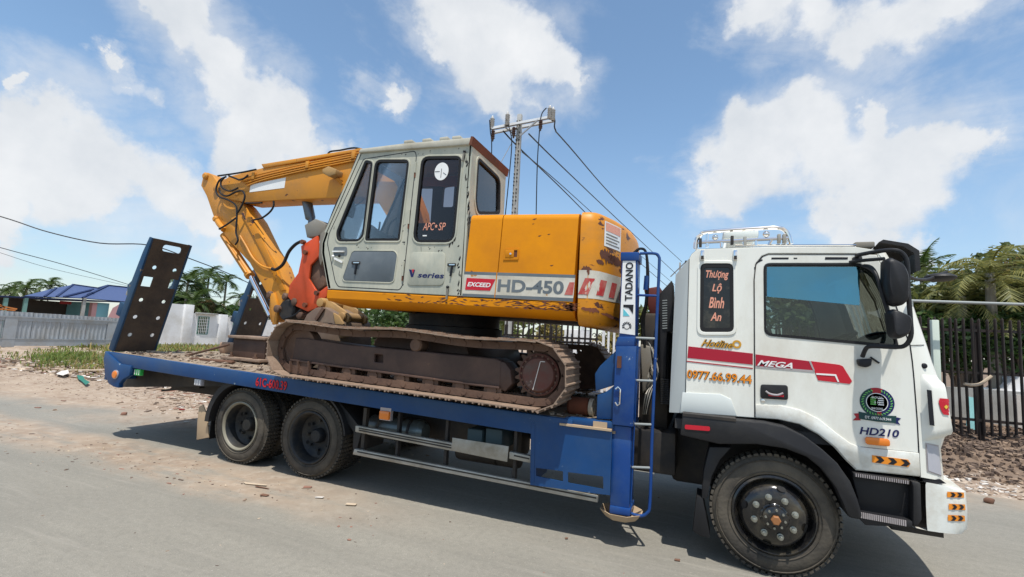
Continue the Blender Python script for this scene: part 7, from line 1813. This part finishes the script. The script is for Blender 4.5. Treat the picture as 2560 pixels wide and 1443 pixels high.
lmp = MB().prism(P2([(815, 428), (830, 420), (850, 428), (848, 440), (832, 446), (816, 438)], YB0 - .1), YB0 - .18, YB0 - .03).build('boom_lamp', 'ochre', bo_, bevel=.012)
MB().tube([SY(842, 446, YB0 - .08), SY(855, 460, YB0)], .025, 8).build('lamp_bracket', 'yellow_boom', lmp)
MB().tube(spline([SY(818, 392, YB0), SY(824, 380, YB0), (SY(850, 376, YB0)), SY(885, 370, YB0), SY(908, 375, YB0)], 4), .013, 7).build('hose', 'hose', bo_)
# ---- arm
ya0, ya1 = 1.04, 1.30
ap = P2([(509, 434), (518, 431), (530, 437), (548, 462), (606, 510), (635, 549), (667, 617), (696, 664), (720, 733), (714, 750), (697, 770), (687, 800), (677, 806), (672, 780), (674, 747), (624, 657), (575, 605), (548, 571), (534, 542), (516, 490), (502, 464)], ya0)
ar = MB().prism(ap, ya0, ya1).build('arm', 'yellow_boom', exc, bevel=.012)
for px, py, r_ in ((516, 441, .06), (545, 470, .08), (541, 548, .05), (599, 483, .07), (677, 738, .06), (715, 742, .055)):
    q = SY(px, py, ya0); MB().lathe([(0, -.05), (r_ * .6, -.05), (r_, -.03), (r_, ya1 - ya0 + .03), (r_ * .6, ya1 - ya0 + .05), (0, ya1 - ya0 + .05)], (q.x, ya0, q.z), 'Y', 18).build('pivot_pin', 'yellow_boom' if px < 600 else 'track_steel', ar)
MB().prism(P2([(618, 520), (632, 545), (664, 614), (716, 725), (704, 728), (652, 622), (606, 535)], ya0), ya0 - .022, ya0).build('arm_flange', 'yellow_worn', ar, bevel=.004)
c0_, c1_ = SY(560, 588, 1.10), SY(626, 690, 1.10)
cy_ = MB().tube([c0_, c0_.lerp(c1_, .93), c0_.lerp(c1_, .94), c1_], [.062, .062, .075, .075], 16).build('bucket_cylinder', 'yellow_boom', exc)
MB().tube([c1_, SY(675, 790, 1.10)], .036, 14).build('cylinder_rod', 'chrome', cy_)
MB().tube([SY(556, 590, 1.03), SY(616, 682, 1.03)], .014, 7).build('pipe', 'yellow_boom', cy_)
MB().tube([SY(560, 575, 1.03), SY(548, 560, 1.03), SY(541, 548, 1.05)], .045, 10).build('cylinder_eye', 'yellow_boom', cy_)
MB().prism(P2([(674, 735), (684, 732), (694, 770), (690, 810), (680, 812), (677, 775)], 1.0), 1.0, 1.05).build('bucket_link', 'yellow_boom', exc, bevel=.008)
MB().tube(spline([SY(600, 590, ya0 - .02), SY(615, 615, ya0 - .03), SY(632, 645, ya0 - .03), SY(655, 665, ya0 - .03), SY(680, 672, ya0 - .03)], 4), .016, 8).build('pipe', 'yellow_boom', ar)
# hoses round the elbow
hosep = [
    [(565, 442), (548, 452), (540, 475), (548, 492), (570, 500), (590, 515), (592, 545), (590, 580), (595, 600), (588, 612)],
    [(548, 470), (552, 484), (568, 490), (590, 480), (606, 478), (612, 492), (604, 515), (592, 535)],
    [(560, 445), (552, 456), (556, 470), (575, 478), (595, 470)],
    [(572, 440), (588, 446), (600, 450), (612, 445), (620, 438)],
    [(548, 573), (560, 566), (575, 556), (590, 545)],
    [(615, 508), (640, 508), (655, 507)],
    [(634, 550), (655, 545), (675, 530), (684, 515), (684, 503)],
    [(545, 440), (600, 432), (640, 424)]]
for hp in hosep:
    MB().tube(spline([SY(x, y, .94) for x, y in hp], 5), .0145, 8).build('hose', 'hose', exc)
MB().tube(spline([SY(x, y, .96) for x, y in ((680, 672), (690, 674), (708, 660), (722, 630), (738, 612), (752, 604))], 5), .024, 8).build('hose', 'hose', exc)
# ---- hydraulic breaker folded under the boom
yb0, yb1 = .96, 1.40
rbk = P2([(752, 615), (793, 589), (797, 640), (776, 663), (771, 697), (794, 733), (817, 715), (816, 741), (790, 770), (768, 779), (740, 766), (719, 742), (724, 712), (745, 683), (754, 640)], yb0)
bk1 = MB().prism(rbk, yb0, yb0 + .04).build('breaker_bracket', 'red_orange', exc, bevel=.008)
MB().prism(rbk, yb1 - .04, yb1).build('bracket_plate', 'red_orange', bk1, bevel=.008)
MB().prism(P2([(776, 663), (797, 640), (815, 700), (815, 716), (794, 733), (771, 697)], yb0 + .1), yb0 + .06, yb1 - .06).build('breaker_body', 'track_steel', bk1, bevel=.02)
MB().prism(P2([(745, 690), (772, 700), (790, 735), (765, 770), (735, 760), (726, 730)], yb0 + .05), yb0 + .06, yb1 - .06).build('bracket_web', 'red_orange', bk1, bevel=.02)
for px, py in ((759, 606), (766, 632), (794, 733), (765, 763)):
    q = SY(px, py, yb0); MB().lathe([(0, -.04), (.035, -.04), (.035, .02)], (q.x, yb0, q.z), 'Y', 10).build('bracket_bolt', 'rust', bk1)
MB().prism(P2([(761, 563), (788, 547), (814, 560), (813, 580), (794, 590), (767, 594)], yb0 + .02), yb0 + .02, yb1 - .02).build('breaker_head', 'breaker_grey', bk1, bevel=.008)
MB().prism(P2([(800, 585), (813, 572), (812, 640), (800, 665), (796, 640)], yb0 + .0), yb0, yb0 + .05).build('side_rod', 'breaker_grey', bk1, bevel=.01)
t0, t1 = SY(771, 556, 1.18), SY(757, 497, 1.18)
MB().tube([SY(790, 590, 1.18), SY(780, 560, 1.18), SY(779, 550, 1.18), SY(776, 545, 1.18), SY(766, 497, 1.18), SY(764, 488, 1.18)], [.065, .065, .05, .075, .075, .07], 18).build('chisel', 'chisel_steel', bk1)
# coupler drum between arm and bracket
q = SY(715, 775, 1.0)
MB().lathe([(0, 0), (.14, 0), (.16, .02), (.16, .32), (.14, .34), (0, .34)], (q.x, 1.0, q.z), 'Y', 26).build('coupler', 'dark_steel', bk1)
for px, py in ((693, 772), (750, 788), (737, 755)):
    q = SY(px, py, .97); MB().lathe([(0, -.03), (.04, -.03), (.055, -.02), (.055, .4), (0, .4)], (q.x, .97, q.z), 'Y', 16).build('coupler_pin', 'track_steel', bk1)
MB().tube(spline([SY(x, y, .95) for x, y in ((752, 775), (742, 785), (728, 792), (712, 796))], 4), .016, 7).build('hose', 'hose', bk1)

# excavator scaled about the camera: the whole stands 5 % smaller and nearer the rail
exc.scale = (.948,) * 3; exc.location = (2.251, .844, 1.064)

# ================================================================== loose gear on the bed
yk0, yk1 = .36, .94
bkp = P2([(756, 806), (766, 786), (788, 769), (812, 768), (836, 782), (852, 806), (866, 838), (840, 856), (800, 850), (770, 842)], yk0)
def onbed(o): return o
bkt = thing('bucket', 'brown digging bucket with ochre ears lying between the tracks', 'bucket', (.4, .65, deckz(.4)))
MB().prism([(x, max(z, deckz(x) + .01)) for x, z in bkp] if False else bkp[:6] + [(bkp[6][0], deckz(.7) + .01), (bkp[9][0] - .05, deckz(.1) + .01)], yk0, yk1).build('shell', 'bucket_brown', bkt, bevel=.02)
MB().prism(P2([(834, 782), (848, 790), (858, 806), (872, 842), (852, 846), (838, 806)], yk0), yk0 - .012, yk0 + .02).build('side_cutter', 'ochre', bkt, bevel=.005)
MB().beam(SY(810, 770, yk0 - .01), SY(790, 800, yk0 - .01), .03, .04).build('stiffener', 'track_steel', bkt)
for y in (yk0 + .1, yk1 - .16):
    MB().prism(P2([(795, 760), (803, 748), (818, 748), (862, 778), (874, 792), (870, 806), (850, 806), (828, 790), (806, 776)], yk0 + .1), y, y + .05).build('ear', 'ochre', bkt, bevel=.01)
for px, py in ((806, 757), (858, 793)):
    q = SY(px, py, yk0 + .1); MB().lathe([(0, -.03), (.03, -.03), (.055, -.025), (.06, 0), (.06, .42), (0, .42)], (q.x, yk0 + .08, q.z), 'Y', 18).build('ear_boss', 'ochre', bkt)
MB().tube([SY(866, 795, .75), SY(900, 800, .85)], .045, 12).build('pin', 'track_steel', bkt)
# steel box with a flat lid
bx0, bx1 = -1.44, -.74
zb_ = deckz(-1.1)
sb_ = thing('steel_box', 'rusty brown steel box with a flat lid lying on the bed before the track', 'box', (-1.1, .95, zb_))
MB().box(bx0 + .05, bx1, .72, 1.30, zb_ + .06, zb_ + .33).build('body', 'frame_brown', sb_, bevel=.012)
MB().box(bx0, bx1 + .05, .66, 1.34, zb_ + .33, zb_ + .37).build('lid', 'shoe_steel', sb_, bevel=.006)
MB().box(bx0 - .02, bx1 + .06, .60, 1.36, zb_ + .02, zb_ + .06).build('base_plate', 'shoe_steel', sb_, bevel=.006)
for x in (bx0 + .12, bx1 - .1):
    MB().lathe([(.035, .06), (.035, .085), (.018, .085), (.018, .13), (0, .13)], (x, .66, zb_), 'Z', 6).build('bolt', 'track_steel', sb_)
    MB().box(x - .05, x + .05, .64, .70, zb_ + .0, zb_ + .02).build('shim', 'track_steel', sb_)
a_, b_ = SY(572, 862, .62), SY(468, 889, .62)
bar = MB(); bar.tube([a_, b_], .017, 8); bar.ball(b_, .026, 8)
solo(bar, 'pry_bar', ['track_steel'], 'thin dark iron bar leaning from the bed onto the steel box', 'bar')
q = SY(560, 872, 1.4)
pt = MB().lathe([(0, 0), (.09, 0), (.12, .06), (.11, .16), (.09, .18), (.08, .17), (0, .15)], (q.x, 1.45, deckz(q.x)), 'Z', 14)
solo(pt, 'clay_block', ['clay_pot'], 'pale brown lump standing on the bed behind the steel box', 'block')
# earth and chips left on the bed
rr = random.Random(3); mb = MB()
def chunk(mb, p, s_, rr, mi=0, flat=.5):
    v = []
    for k in range(8):
        v.append((p[0] + s_ * ((k & 1) * 2 - 1) * rr.uniform(.35, 1), p[1] + s_ * ((k >> 1 & 1) * 2 - 1) * rr.uniform(.35, 1), p[2] + s_ * flat * ((k >> 2) * 2 - 1) * rr.uniform(.3, 1)))
    mb.add(v, [(0, 2, 3, 1), (4, 5, 7, 6), (0, 1, 5, 4), (1, 3, 7, 5), (3, 2, 6, 7), (2, 0, 4, 6)], mi)
for k in range(1500):
    x = rr.uniform(-2.9, .9) if k % 3 else rr.uniform(.9, 4.1); y = rr.random() ** 1.5 * 2.3 + .03
    s_ = rr.random() ** 3 * .035 + .006
    chunk(mb, (x, y, deckz(x) + s_ * .2), s_, rr, rr.choice((0, 0, 0, 1, 2)), .4)
o = mb.build('bed_dirt', ['soil_pale', 'soil', 'soil_dark'], None, smooth=0, fix=False)
kind(o, 'stuff'); tag(o, 'loose earth and chips scattered over the truck bed', 'dirt')
for (px, py, m, w_) in ((520, 902, 'wood_dark', .35), (545, 899, 'wood_dark', .2)):
    q = SY(px, py, .3); mb = MB(); mb.obox((q.x, .35, deckz(q.x) + .015), (1, .15, 0), (-.15, 1, 0), (0, 0, 1), w_, .03, .014)
    solo(mb, 'wood_strip', [m], 'flat dark strip of wood on the bed near the rail' if w_ > .3 else 'short dark sliver of wood on the bed near the steel box', 'wood', bevel=.003)
